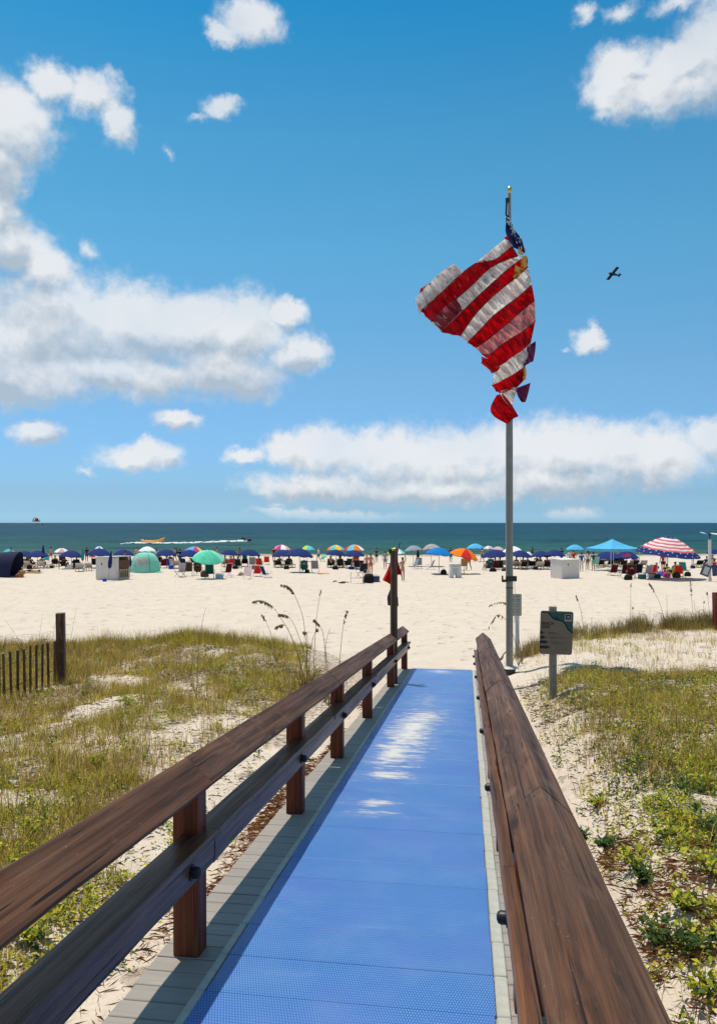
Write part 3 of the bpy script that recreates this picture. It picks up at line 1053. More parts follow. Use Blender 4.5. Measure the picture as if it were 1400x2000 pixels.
def strip(name, up, lo, mat, seed, n=120, rows=9, ragged=(0.0, 6.0), label=None, hem=None):
    """sewn stripe between two seams given from the hoist end to the fly end"""
    rnd = random.Random(seed)
    U = catmull(up, n); Lw = catmull(lo, n)
    ph = seed * 1.3
    g_ = []
    for i in range(n):
        row = []
        for j in range(rows):
            c = j / (rows - 1)
            zx = U[i][0] * (1 - c) + Lw[i][0] * c
            zy = U[i][1] * (1 - c) + Lw[i][1] * c
            e = 0
            if i == n - 1: e = ragged[1]
            if i == 0: e = ragged[0]
            zx += rnd.uniform(-e, e); zy += rnd.uniform(-e, e) * .6
            px, py = fz(zx, zy)
            pin = .35 + .65 * math.sin(math.pi * (.08 + .84 * c))       # crinkles are held at the seams
            dy = flag_depth(zx, zy, ph * .15) * 1.0
            base_ = .30 * math.sin(zx / 350 * 1.5 + zy / 350 * .5 + .6)
            dy = base_ + (dy - base_) * pin
            d_ = DP - .42 + dy
            row.append(Vector((at(px, d_), d_, zat(py, d_))) - FO)
        g_.append(row)
    b = MB(); b.sheet(g_, (0, .006, 0))
    return part(name, b, mat, flag, True, label=label)


BD = [
    [(835, 478), (760, 540), (690, 596), (622, 655)],
    [(897, 532), (820, 598), (755, 642), (618, 666)],
]
# seams, hoist (right) to fly (left)
S1 = [(897, 532), (820, 598), (755, 642), (625, 662), (505, 742), (350, 888), (168, 1050)]
S2 = [(946, 612), (820, 655), (700, 725), (560, 862), (400, 1000), (252, 1138)]
S3 = [(978, 632), (860, 720), (700, 862), (580, 975), (480, 1075), (335, 1218)]
S4 = [(1024, 700), (920, 790), (800, 885), (690, 985), (590, 1095), (482, 1252)]
S5 = [(1054, 840), (960, 925), (860, 1000), (740, 1095), (650, 1190), (542, 1302)]
S6 = [(1076, 965), (960, 1062), (860, 1150), (780, 1215), (690, 1290), (606, 1342)]
S7 = [(1082, 1130), (980, 1215), (900, 1262), (800, 1330), (720, 1395), (655, 1395)]
S8 = [(1046, 1300), (970, 1370), (900, 1415), (850, 1455), (800, 1486), (775, 1488)]
S9 = [(1002, 1492), (950, 1525), (900, 1558), (840, 1590), (790, 1618), (735, 1642)]
S10 = [(992, 1600), (945, 1650), (900, 1672), (860, 1690), (820, 1706), (775, 1690)]
strip('stripe', BD[0], BD[1], M_FW, 1, 40)
strip('stripe', S1, S2, M_FR, 2)
strip('stripe', S2, S3, M_FW, 3)
strip('stripe', S3, S4, M_FR, 4)
strip('stripe', S4, S5, M_FW, 5)
strip('stripe', S5, S6, M_FR, 6)
strip('stripe', S6, S7, M_FP, 7)
strip('stripe', S7, S8, M_FR, 8)
strip('stripe', S8, S9, M_FW, 9)
strip('stripe', S9, S10, M_FR, 10)
# the torn fly end of the two top stripes, and the small torn pieces
strip('stripe', [(500, 735), (400, 800), (300, 900), (135, 1010)], [(503, 748), (400, 850), (300, 935), (160, 1078)], M_FW, 12, 40)
strip('torn_piece', [(432, 682), (340, 740), (240, 830), (128, 955)], [(505, 748), (404, 825), (292, 925), (145, 1040)], M_FW, 13, 40, label='white and pink torn fly end of the flag').location = (0, -.07, 0)
strip('torn_piece', [(436, 678), (340, 735), (240, 825), (168, 870)], [(440, 684), (345, 752), (245, 846), (148, 944)], M_FR, 14, 24)
strip('torn_piece', [(252, 1130), (330, 1050), (400, 990), (450, 955)], [(335, 1216), (390, 1160), (440, 1110), (500, 1050)], M_FRD, 15, 24).location = (0, -.07, 0)
strip('torn_piece', [(650, 1412), (655, 1440), (650, 1466)], [(800, 1470), (790, 1520), (740, 1548)], M_FR, 16, 16)
strip('torn_piece', [(1085, 1290), (1080, 1370), (1064, 1452)], [(1020, 1330), (1000, 1410), (975, 1500)], M_FPU, 17, 16)
strip('torn_piece', [(1043, 1622), (1025, 1705), (1003, 1778)], [(925, 1668), (940, 1725), (970, 1776)], M_FPU, 18, 16)
strip('torn_piece', [(945, 1650), (915, 1740), (895, 1812)], [(790, 1690), (830, 1760), (880, 1810)], M_FW, 19, 16)
strip('torn_piece', [(772, 1722), (724, 1822), (752, 1890), (855, 1950)], [(820, 1705), (890, 1795), (925, 1850), (946, 1886)], M_FR, 20, 24)
strip('torn_piece', [(735, 1640), (745, 1655), (768, 1690)], [(800, 1690), (800, 1695), (800, 1706)], M_FR, 21, 12)
# canton: what is left of the blue field, twisted round the pole
rnd = random.Random(5)
strip('canton', [(860, 285), (845, 370), (850, 440), (905, 540)], [(870, 288), (915, 400), (972, 480), (1002, 590)], M_FB, 22, 40, ragged=(2, 8))
strip('torn_piece', [(830, 470), (850, 455), (880, 450)], [(890, 500), (900, 500), (912, 520)], M_FR, 23, 14)
b = MB()
for i in range(46):
    t = rnd.random()
    zx = 855 + t * 120 + rnd.uniform(-18, 18) * (.4 + t) ; zy = 310 + t * 240 + rnd.uniform(-20, 20)
    px, py = fz(zx, zy)
    d_ = DP - .42 + flag_depth(zx, zy, 3.3) - .03 - rnd.random() * .03
    c = Vector((at(px, d_), d_, zat(py, d_))) - FO
    dx, dz = rnd.uniform(-.05, .05), rnd.uniform(-.10, .02)
    b.tube([c, c + Vector((dx * .5, -.01, dz * .5)), c + Vector((dx, .005, dz))], [.008, .011, .004], 4, mi=0)
part('thread', b, cloth('frayed_white_thread', (.60, .62, .70), .2), flag, kind='stuff')
# gold fringe scraps near the hoist
for (u_, l_, sd) in (([(945, 545), (962, 575), (985, 600)], [(940, 600), (955, 610), (975, 612)], 31), ([(975, 620), (1010, 625), (1018, 690)], [(955, 700), (985, 715), (985, 740)], 32), ([(915, 690), (935, 705), (985, 720)], [(900, 790), (925, 800), (975, 745)], 33), ([(1000, 1510), (1005, 1550), (1000, 1600)], [(978, 1515), (978, 1560), (975, 1605)], 34)):
    n_ = strip('fringe_scrap', u_, l_, M_FG, sd, 14, 6, (4, 6))
    n_.location = (0, -.07, 0)
b = MB()
for seam in (S1, S2, S3, S4, S5, S6, S7):
    C_ = catmull(seam, 40)
    pts = []
    for (zx, zy) in C_:
        px, py = fz(zx, zy)
        base_ = .30 * math.sin(zx / 350 * 1.5 + zy / 350 * .5 + .6)
        d_ = DP - .455 + base_ + (flag_depth(zx, zy, 1.0) - base_) * .45
        pts.append(Vector((at(px, d_), d_, zat(py, d_))) - FO)
    b.tube(pts, .009, 4)
part('seam', b, cloth('dark_red_seam', (.20, .03, .03), .1), flag, kind='stuff')

# ------------------------------------------------------------------ signs
M_POSTG = plain('weathered_sign_post', (.27, .23, .18), .85, .2, 14, bump=.3)
SX, SD = at(1080.5, 12.5), 12.5
SZ = hz1(SX, SD)
sg = thing('beach_safety_sign', 'tan and green beach safety sign headed BEACH SAFE on a wooden post', 'sign', (SX, SD, SZ))
b = MB(); top = zat(1185, SD) - SZ
b.box((0, .055, top / 2 - .15), (.11, .09, top + .3), .006)
part('post', b, M_POSTG, sg)


def rrect(x0, x1, z0, z1, r, n=5):
    P = []
    for (cx, cz, a0) in ((x1 - r, z1 - r, 0), (x0 + r, z1 - r, 90), (x0 + r, z0 + r, 180), (x1 - r, z0 + r, 270)):
        for i in range(n + 1):
            a_ = R(a0 + 90 * i / n)
            P.append((cx + r * math.cos(a_), cz + r * math.sin(a_)))
    return P[::-1]


def sgx(zx): return at(1040 + zx / 17.5, SD) - SX
def sgz(zy): return zat(1180 + zy / 17.5, SD) - SZ


x0, x1, z1, z0 = sgx(150), sgx(1270), sgz(235), sgz(1715)
SKEW = -.022
b = MB(); b.prism(rrect(x0, x1, z0, z1, .04), -.006, .004)
pan = part('panel', b, plain('tan_sign_face', (.215, .155, .105), .5, .05, 3), sg, rot=(0, R(2.2), 0))


def flat_shape(name, poly, mat, dy, parent=None):
    b = MB(); b.prism([(sgx(x), sgz(y)) for (x, y) in poly], -.006 - dy - .0015, -.006 - dy)
    return part(name, b, mat, parent or pan)


M_TEAL = plain('teal_sign_print', (.012, .085, .070), .45, .05, 5)
M_BLK = plain('black_sign_print', (.012, .012, .014), .5, .05, 5)
M_LINE = plain('pale_sign_print', (.34, .31, .26), .5, .05, 5)
wv = [(180, 330), (380, 330), (470, 420), (560, 520), (660, 560), (800, 580), (900, 620), (980, 700), (1060, 850), (1150, 930), (1240, 990)]
flat_shape('print', [(165, 270), (1255, 270)] + [(1255, 985)] + wv[::-1] + [(165, 330)], M_TEAL, .002)
band = [(p[0] - 8, p[1] + 10) for p in wv]
b = MB()
pts = [Vector((sgx(x), -.0095, sgz(y))) for (x, y) in band]
b.tube(pts, .007, 5); part('print', b, M_LINE, pan)
b = MB(); b.tube([p + Vector((.018, -.001, .018)) for p in pts], .010, 5); part('print', b, M_BLK, pan)
flat_shape('print', [(640, 490), (680, 400), (740, 480), (790, 520), (720, 540)], M_BLK, .004)
flat_shape('badge', [(970, 320), (1215, 320), (1215, 575), (970, 575)], M_LINE, .004)
flat_shape('badge', [(1010, 345), (1175, 345), (1175, 505), (1010, 505)], M_BLK, .006)
flat_shape('badge', [(1060, 385), (1130, 385), (1130, 460), (1060, 460)], M_LINE, .008)
for (yy, xe, l1, l2) in ((985, 240, (420, 740), (420, 860)), (1140, 300, (480, 1000), (520, 690)), (1300, 380, (540, 790), (540, 1010)), (1475, 440, (600, 1150), None)):
    flat_shape('print', [(160, yy - 48), (xe, yy - 48), (xe, yy + 48), (160, yy + 48)], M_BLK, .003)
    flat_shape('print', [(xe + 15, yy - 30), (xe + 75, yy + 5), (xe + 45, yy + 32), (xe + 20, yy + 20)], M_BLK, .003)
    M_BR = plain('brown_sign_print', (.13, .095, .06), .5, .05, 5)
    if l2:
        flat_shape('print', [(l1[0], yy - 22), (l1[1], yy - 22), (l1[1], yy + 8), (l1[0], yy + 8)], M_BR, .003)
        flat_shape('print', [(l2[0], yy + 30), (l2[1], yy + 30), (l2[1], yy + 46), (l2[0], yy + 46)], M_BR, .003)
    else:
        flat_shape('print', [(600, yy - 60), (1150, yy - 60), (1150, yy + 100), (600, yy + 100)], plain('dull_brown_print', (.24, .19, .14), .5, .05, 5), .002)
        for q in (-35, 5, 45, 75):
            flat_shape('print', [(640, yy + q), (1110, yy + q), (1110, yy + q + 10), (640, yy + q + 10)], M_BR, .004)


def text_part(body, size, x, z, y, mat, parent, name='lettering', bold=.0):
    cu = bpy.data.curves.new('lettering', 'FONT')
    cu.body = body; cu.size = size; cu.extrude = .001; cu.offset = bold
    cu.align_x = 'LEFT'
    to = bpy.data.objects.new('lettering_source', cu)
    col.objects.link(to)
    dg = bpy.context.evaluated_depsgraph_get()
    me = bpy.data.meshes.new_from_object(to.evaluated_get(dg))
    bpy.data.objects.remove(to)
    me.materials.clear(); me.materials.append(mat)
    o = part(name, me, None, parent)
    o.location = (x, y, z); o.rotation_euler = (R(90), 0, 0)
    return o


text_part('BEACH', .064, sgx(200), sgz(712), -.0095, M_BLK, pan, bold=.0010)
text_part('SAFE', .064, sgx(200), sgz(832), -.0095, M_BLK, pan, bold=.0010)

# second, plain notice behind the flagpole
D2 = 20.0
X2 = at(1010, D2); Z2 = hz1(X2, D2)
ns = thing('notice_sign', 'small grey notice on a white post right behind the flagpole', 'sign', (X2, D2, Z2))
b = MB(); b.box((0, .05, (zat(1165, D2) - Z2) / 2 - .1), (.10, .08, zat(1165, D2) - Z2 + .2), .006)
part('post', b, M_WHITE, ns)
b = MB(); b.prism(rrect(at(988, D2) - X2, at(1018, D2) - X2, zat(1203, D2) - Z2, zat(1160, D2) - Z2, .03), -.006, .004)
np_ = part('panel', b, plain('grey_notice_face', (.36, .32, .29), .5, .04, 3), ns)
for (yy, xa, xb, hh) in ((1164.5, 1003, 1013, 1.6), (1171, 1001, 1015, 1.2), (1174, 1001, 1014, 1.2), (1180, 1002, 1012, 1.0), (1184, 1002, 1013, 1.0), (1190, 991, 1014, 1.0), (1195, 991, 1014, 1.0)):
    b = MB(); b.box(((at(xa, D2) + at(xb, D2)) / 2 - X2, -.008, zat(yy, D2) - Z2), (at(xb, D2) - at(xa, D2), .002, hh * D2 / F))
    part('print', b, plain('grey_notice_print', (.16, .15, .17), .5, .05, 5), np_)

# ------------------------------------------------------------------ dune fence (left) and the lone post (right)
fx, fd = at(121, 14.0), 14.0
fr = thing('dune_fence', 'dark weathered slat fence beside a stout post at the left edge', 'fence', (fx, fd, hz1(fx, fd)))
fl = Vector(fr.location)
M_SLAT = wood('dark_fence_slat', 'Z', .85, .55, .8)
hh = zat(1197, fd) - fl.z
b = MB(); b.quadbox(Matrix.Translation((0, 0, hh / 2 - .25)), .145, .14, hh + .5, .008)
part('post', b, M_SLAT, fr, rot=(0, R(-.9), R(8)))
for (px, ty, by) in ((-9, 1280, 1360), (-1, 1279, 1360), (8.6, 1277, 1355), (22, 1273, 1366), (35.5, 1270, 1368), (48.6, 1268, 1368), (60, 1260.5, 1363), (72, 1259.5, 1354), (83.3, 1258, 1351), (95, 1255.5, 1349), (107.7, 1252, 1346)):
    d = fd - .012 * (121 - px)
    x = at(px, d); zt = zat(ty, d); z0_ = hz1(x, d) - .25
    b = MB(); b.quadbox(Matrix(), .043 + random.uniform(-.004, .004), .013, zt - z0_, .002)
    o = link('slat', b.mesh('slat', M_SLAT))
    place(o, fr, Matrix.Translation((x, d, (zt + z0_) / 2)) @ Matrix.Rotation(R(random.uniform(-1.8, .6)), 4, 'Y') @ Matrix.Rotation(R(random.uniform(-12, 12)), 4, 'Z'))
b = MB()
for zz_ in (.32, .72):
    b.tube([Vector((at(px, fd - .012 * (121 - px)), fd - .012 * (121 - px) - .014, hz1(fx, fd) + zz_ - .0012 * (121 - px))) - fl for px in range(-12, 122, 9)], .004, 4)
part('wire', b, M_BOLT, fr)
D3 = 19.5
x3 = at(1397.5, D3); z3 = hz1(x3, D3)
lp = thing('fence_post', 'lone dark brown post in the dune grass at the right edge', 'post', (x3, D3, z3))
b = MB(); b.quadbox(Matrix.Translation((0, 0, (zat(1157, D3) - z3) / 2 - .2)), .12, .12, zat(1157, D3) - z3 + .4, .008)
part('timber', b, M_WZ, lp, rot=(0, R(-1.2), R(5)))

# ------------------------------------------------------------------ small things by the flagpole
M_STICK = plain('grey_driftwood', (.10, .085, .07), .9, .3, 20)


def stick(pts, r, label, D):
    P = [Vector((at(x, d_), d_, hz1(at(x, d_), d_) + .012)) for (x, d_) in pts]
    o0 = P[0].copy()
    b = MB(); b.tube([p - o0 for p in P], [r * (1 - .6 * i / (len(P) - 1)) for i in range(len(P))], 6)
    o = link('driftwood_stick', b.mesh('driftwood_stick', M_STICK, True)); o.location = o0
    return tag(o, label, 'stick', 'bits of driftwood by the flagpole')


stick([(956, 19.0), (966, 19.3), (976, 19.25)], .03, 'crooked grey driftwood stick lying left of the flagpole nearest the handrail', 19)
stick([(966, 20.0), (978, 20.2), (984, 20.9), (990, 21.4)], .035, 'longer bent driftwood stick reaching towards the flagpole from the left', 20)
stick([(958, 18.6), (968, 18.7), (979, 18.5)], .022, 'thin driftwood twig on the sand between sandals and flagpole', 18)


def sandal(px, d, mat, label, rz):
    x = at(px, d)
    t = thing('sandal', label, 'sandal', (x, d, hz1(x, d) + .02), rz, 'beach sandals left by the ramp foot')
    P = [(-.045, -.12), (.04, -.125), (.05, -.04), (.04, .03), (.055, .10), (.02, .14), (-.03, .135), (-.055, .08), (-.04, 0)]
    b = MB()
    b.v += [Vector((x_, y_, 0)) for (x_, y_) in P] + [Vector((x_, y_, .025)) for (x_, y_) in P]
    n_ = len(P)
    b.f += [tuple(range(n_))[::-1], tuple(range(n_, 2 * n_))] + [(i, (i + 1) % n_, n_ + (i + 1) % n_, n_ + i) for i in range(n_)]
    b.m += [0] * (n_ + 2)
    part('sole', b, mat, t)
    b = MB(); b.tube([(-.05, -.01, .02), (-.025, .04, .07), (.0, .09, .03), (.03, .04, .07), (.05, -.01, .02)], .010, 5)
    part('strap', b, mat, t)
    return t


sandal(949, 18.85, plain('pink_rubber', (.70, .10, .16), .6), 'pink flip-flop lying beside the right handrail end', .6)
sandal(955, 18.95, plain('pink_rubber', (.70, .10, .16), .6), 'second pink flip-flop lying a step nearer the flagpole', -.5)
sandal(968, 17.75, plain('navy_rubber', (.03, .045, .12), .6), 'navy flip-flop on the sand left of the flagpole base', 1.2)
sandal(975, 17.7, plain('navy_rubber', (.03, .045, .12), .6), 'navy flip-flop closest to the flagpole base', -1.0)

# ------------------------------------------------------------------ dune vegetation
RS = np.random.RandomState(11)


def ground_at(px, py):
    """first ground point under a photo pixel"""
    d = np.arange(2.5, 130, .05)
    x = (px - 700) / F * d
    z = CZ - (py - HOR) / F * d
    h = H(x, d)
    i = int(np.argmax(z <= h))
    return Vector((float(x[i]), float(d[i]), float(h[i])))


def uc(X, Y): return X * CA - Y * SA


def veg_density(X, Y):
    """how thick the growth is, 0..1, and how grassy (0) or leafy (1) it is"""
    u = uc(X, Y)
    n = fbm(X * .62 + 3, Y * .62 + 1, 4)
    n2 = fbm(X * 1.7 + 50, Y * 1.7 + 20, 3)
    left = ss(n * .6 + n2 * .4, .32, .46)
    left *= ss(-u, 1.75, 2.6)
    left *= 1 - ss(Y, 19.2, 20.3)
    bare = np.exp(-((X + 2.6) / 1.25) ** 2 - ((Y - 16.9) / 1.3) ** 2)
    left *= 1 - .75 * bare
    bare2 = np.exp(-((X + 3.1) / .9) ** 2 - ((Y - 9.6) / .8) ** 2) + np.exp(-((X + 3.3) / 1.0) ** 2 - ((Y - 7.2) / .6) ** 2)
    left *= 1 - .7 * np.clip(bare2, 0, 1)
    right = ss(n * .55 + n2 * .45, .27, .47) * ss(u, .85, 2.05)
    right *= np.interp(Y, [0, 6, 9, 12, 14.0, 14.7, 15.1, 19.2, 19.7, 20.6, 21.2], [.78, .78, .9, 1, 1.0, .9, .14, .14, .45, .45, 0])
    lf_l = np.interp(Y, [2, 5, 8, 12, 20], [.8, .65, .5, .40, .38]) + (n2 - .5) * 1.0
    lf_r = np.interp(Y, [2, 6, 11, 14, 20], [.85, .8, .55, .5, .15]) + (n2 - .5) * .9
    return np.where(u < 0, left, right), np.clip(np.where(u < 0, lf_l, lf_r), 0, 1)


_v, _t = GROUND
_d = np.where((_v[:, 1] > -2) & (_v[:, 1] < 22) & (np.abs(_v[:, 0]) < 40), veg_density(_v[:, 0], np.clip(_v[:, 1], 0, 30))[0], 0)
tag(link('sand_ground', np_mesh('sand_ground', _v, _t, sand_mat(), np.repeat(_d[:, None], 3, 1), smooth=True)), kind='structure')


def scatter(n, x0, x1, y0, y1, fn):
    X = RS.uniform(x0, x1, n); Y = RS.uniform(y0, y1, n)
    # only what the camera (or one a step aside) could see
    vis = np.abs(X / np.maximum(Y, .5)) < .62
    p = fn(X, Y)
    k_ = (RS.rand(n) < p) & vis
    return X[k_], Y[k_]


PAL_DRY = np.array([(.44, .28, .085), (.56, .39, .12), (.27, .16, .055), (.52, .38, .08), (.17, .105, .04)])
PAL_OLV = np.array([(.33, .29, .030), (.46, .39, .035), (.19, .18, .025), (.54, .43, .05)])
PAL_GRN = np.array([(.20, .25, .020), (.33, .35, .024), (.085, .14, .018), (.46, .43, .028), (.56, .48, .032)])
PAL_DGR = np.array([(.035, .075, .018), (.05, .095, .022), (.075, .12, .025)])


def pick(pal, n):
    c = pal[RS.randint(0, len(pal), n)]
    return c * RS.uniform(.75, 1.2, (n, 1))


def blades(X, Y, Z, h, w, lean, colr):
    """ribbons of three triangles; arrays of equal length"""
    n = len(X)
    a = RS.uniform(0, 2 * np.pi, n)
    b_ = RS.uniform(0, 2 * np.pi, n)
    dx, dy = np.cos(a) * w * .5, np.sin(a) * w * .5
    lx, ly = np.cos(b_) * lean * h, np.sin(b_) * lean * h
    P = np.zeros((n, 5, 3))
    P[:, 0] = np.stack([X - dx, Y - dy, Z - .01], 1)
    P[:, 1] = np.stack([X + dx, Y + dy, Z - .01], 1)
    P[:, 2] = np.stack([X + lx * .35 - dx * .8, Y + ly * .35 - dy * .8, Z + h * .6], 1)
    P[:, 3] = np.stack([X + lx * .35 + dx * .8, Y + ly * .35 + dy * .8, Z + h * .6], 1)
    P[:, 4] = np.stack([X + lx, Y + ly, Z + h * np.sqrt(np.clip(1 - (lean * .6) ** 2, .2, 1))], 1)
    base = np.arange(n)[:, None] * 5
    T = np.concatenate([base + np.array([[0, 1, 3]]), base + np.array([[0, 3, 2]]), base + np.array([[2, 3, 4]])], 0)
    C = np.repeat(colr[:, None, :], 5, 1).copy()
    return P.reshape(-1, 3), T, C.reshape(-1, 3)


def leaves(X, Y, Z, L, wd, pitch, colr):
    """folded diamond leaves"""
    n = len(X)
    a = RS.uniform(0, 2 * np.pi, n)
    d = np.stack([np.cos(a) * np.cos(pitch), np.sin(a) * np.cos(pitch), np.sin(pitch)], 1)
    sd = np.stack([-np.sin(a), np.cos(a), RS.uniform(-.35, .35, n)], 1)
    o0 = np.stack([X, Y, Z], 1)
    P = np.zeros((n, 4, 3))
    P[:, 0] = o0
    mid = o0 + d * (L * .5)[:, None]
    up = np.zeros_like(mid); up[:, 2] = wd * .22
    P[:, 1] = mid + sd * (wd * .5)[:, None] + up
    P[:, 2] = o0 + d * L[:, None]
    P[:, 3] = mid - sd * (wd * .5)[:, None] + up
    base = np.arange(n)[:, None] * 4
    T = np.concatenate([base + np.array([[0, 1, 2]]), base + np.array([[0, 2, 3]])], 0)
    C = np.repeat(colr[:, None, :], 4, 1)
    return P.reshape(-1, 3), T, C.reshape(-1, 3)


def join(parts):
    V_, T_, C_ = [], [], []
    o = 0
    for (v, t, c) in parts:
        V_.append(v); T_.append(t + o); C_.append(c); o += len(v)
    return np.concatenate(V_), np.concatenate(T_), np.concatenate(C_)


M_VEG = veg_mat('dune_foliage', .42)
M_DRY = veg_mat('dry_straw', .2)


def grass_at(Xc, Yc, per, rad, h0, h1, w0, w1, lean, pal, thin=1.0):
    n = len(Xc)
    X = np.repeat(Xc, per) + RS.normal(0, rad, n * per)
    Y = np.repeat(Yc, per) + RS.normal(0, rad, n * per)
    tuft_h = np.repeat(RS.uniform(.6, 1.25, n), per)
    h = RS.uniform(h0, h1, n * per) * tuft_h
    w = RS.uniform(w0, w1, n * per)
    # a tuft shares a hue
    hue = np.repeat(RS.randint(0, len(pal), n), per)
    if len(pal) > 12:                      # patches: browner here, greener there
        brown = np.repeat(fbm(Xc * .55 + 70, Yc * .55 + 33, 3) + RS.normal(0, .05, n) + .10 * np.exp(-((Yc - 11.5) / 3.0) ** 2) * (Xc < 0) > .465, per)
        hue = np.where(brown, RS.randint(0, 8, n * per), RS.randint(8, len(pal), n * per))
    alt = RS.rand(n * per) < .30
    hue = np.where(alt, RS.randint(0, len(pal), n * per), hue)
    c = pal[hue] * RS.uniform(.8, 1.4, (n * per, 1)) * np.repeat(RS.uniform(.55, 1.35, n), per)[:, None]
    ok = (uc(X, Y) < -1.78) | (uc(X, Y) > .62) | (Y > 19.5)
    X, Y, h, w, c = X[ok], Y[ok], h[ok], w[ok], c[ok]
    return blades(X, Y, H(X, Y), h, w, RS.uniform(.1, 1.0, len(X)) * lean, c)


dens_g = lambda X, Y: veg_density(X, Y)[0] * (1 - veg_density(X, Y)[1])
dens_l = lambda X, Y: veg_density(X, Y)[0] * veg_density(X, Y)[1]

G_ = []
PAL_MIX = np.concatenate([PAL_DRY, PAL_DRY[:3], PAL_OLV, PAL_OLV[1:2], PAL_DRY[3:4]])
for (x0, x1, y0, y1, n) in ((-9, -1.7, 2.5, 9, 12500), (-13, -1.2, 9, 20.5, 17000), (1, 5.5, 2.5, 9, 6500), (1.6, 12.5, 9, 21, 14000)):
    X, Y = scatter(n, x0, x1, y0, y1, dens_g)
    G_.append(grass_at(X, Y, 11, .085, .06, .27, .0035, .007, .95, PAL_MIX))
    X, Y = scatter(n // 3, x0, x1, y0, y1, dens_g)
    G_.append(grass_at(X, Y, 16, .06, .06, .20, .004, .008, 1.0, PAL_OLV))
# fine upright stalks rising over the dunes
X, Y = scatter(1500, -13, -1.5, 6, 20, lambda X, Y: veg_density(X, Y)[0])
G_.append(grass_at(X, Y, 3, .06, .30, .52, .003, .005, .45, PAL_DRY))
X, Y = scatter(420, 2, 13, 9, 20.8, lambda X, Y: veg_density(X, Y)[0])
G_.append(grass_at(X, Y, 3, .06, .28, .50, .003, .005, .45, PAL_DRY))
# looser, taller tufts standing out of the low growth
X, Y = scatter(1900, -12, -1.8, 4.5, 19.5, lambda X, Y: .8 * (fbm(X * .7 + 60, Y * .7 + 12, 3) > .5) * veg_density(X, Y)[0])
G_.append(grass_at(X, Y, 26, .10, .14, .42, .003, .007, .95, np.concatenate([PAL_DRY, PAL_DRY[:2], PAL_OLV[:1]])))
X, Y = scatter(500, 2, 12, 5, 14.3, lambda X, Y: .8 * (fbm(X * .7 + 60, Y * .7 + 12, 3) > .5) * veg_density(X, Y)[0])
G_.append(grass_at(X, Y, 24, .10, .14, .36, .003, .007, .95, np.concatenate([PAL_DRY, PAL_OLV[:2]])))
# thick tufts along the crest of the left dune
X = RS.uniform(-12, -1.8, 420); Y = 19.0 + RS.normal(0, .45, 420)
keep = RS.rand(420) < ss(fbm(X * .9 + 4, X * 0 + 2, 3), .35, .6) * .8 + .15
G_.append(grass_at(X[keep], Y[keep], 20, .10, .12, .36, .004, .008, .8, np.concatenate([PAL_DRY[:2], PAL_OLV, PAL_OLV])))
X = -3.9 + RS.normal(0, .75, 190); Y = 18.9 + RS.normal(0, .4, 190)
G_.append(grass_at(X, Y, 22, .09, .16, .42, .004, .008, .75, np.concatenate([PAL_DRY[:3], PAL_OLV])))
# straw-coloured clumps on the crest of the right dune
for (px, nn, sd) in ((1030, 26, .13), (1048, 16, .1), (1130, 26, .20), (1165, 14, .25), (1200, 18, .22), (1240, 40, .24), (1256, 24, .14), (1300, 18, .28), (1312, 36, .18), (1330, 22, .14), (1365, 22, .2), (1385, 40, .25), (1398, 40, .22), (1420, 40, .3)):
    D_ = 19.6 if px < 1060 else 20.1
    X = at(px, D_) + RS.normal(0, sd, nn); Y = D_ + RS.normal(0, .22, nn)
    G_.append(grass_at(X, Y, 24, .08, .14, .46, .004, .008, .8, np.array([(.34, .22, .06), (.26, .18, .07), (.22, .18, .05), (.30, .23, .09)])))
# long narrow leaves round the foot of the sea oats by the rail
X = at(612, 14.0) + RS.normal(0, .20, 26); Y = 14.0 + RS.normal(0, .25, 26)
G_.append(grass_at(X, Y, 18, .07, .30, .80, .005, .010, .75, np.concatenate([PAL_DRY[:4], PAL_OLV])))
v, t, c = join(G_)
tag(link('dune_grass', np_mesh('dune_grass', v, t, M_VEG, c)), kind='stuff')

# leafy ground cover: little clumps of many small leaves
LF = []


def leaf_clumps(Xc, Yc, per, rad, hgt, l0, l1, pal, ar=.55):
    n = len(Xc)
    r_ = np.repeat(RS.uniform(.55, 1.3, n) * rad, per)
    ang = RS.uniform(0, 2 * np.pi, n * per); q = np.sqrt(RS.rand(n * per))
    X = np.repeat(Xc, per) + np.cos(ang) * r_ * q; Y = np.repeat(Yc, per) + np.sin(ang) * r_ * q
    Z = H(X, Y) + RS.rand(n * per) ** 1.3 * hgt * (1.15 - q) * np.repeat(RS.uniform(.6, 1.4, n), per) + .008
    L_ = RS.uniform(l0, l1, n * per)
    hue = np.repeat(RS.randint(0, len(pal), n), per)
    hue = np.where(RS.rand(n * per) < .3, RS.randint(0, len(pal), n * per), hue)
    if len(pal) == 8:                     # the last three are the dark greens: they grow in patches
        dk = np.repeat(fbm(Xc * .8 + 15, Yc * .8 + 90, 3) + RS.normal(0, .04, n) > .52, per)
        hue = np.where(dk, RS.randint(4, 8, n * per), RS.randint(0, 5, n * per))
    c_ = pal[hue] * RS.uniform(.7, 1.25, (n * per, 1))
    ok = (uc(X, Y) < -1.80) | (uc(X, Y) > .64)
    return leaves(X[ok], Y[ok], Z[ok], L_[ok], L_[ok] * ar, RS.uniform(-.2, 1.0, ok.sum()), c_[ok])


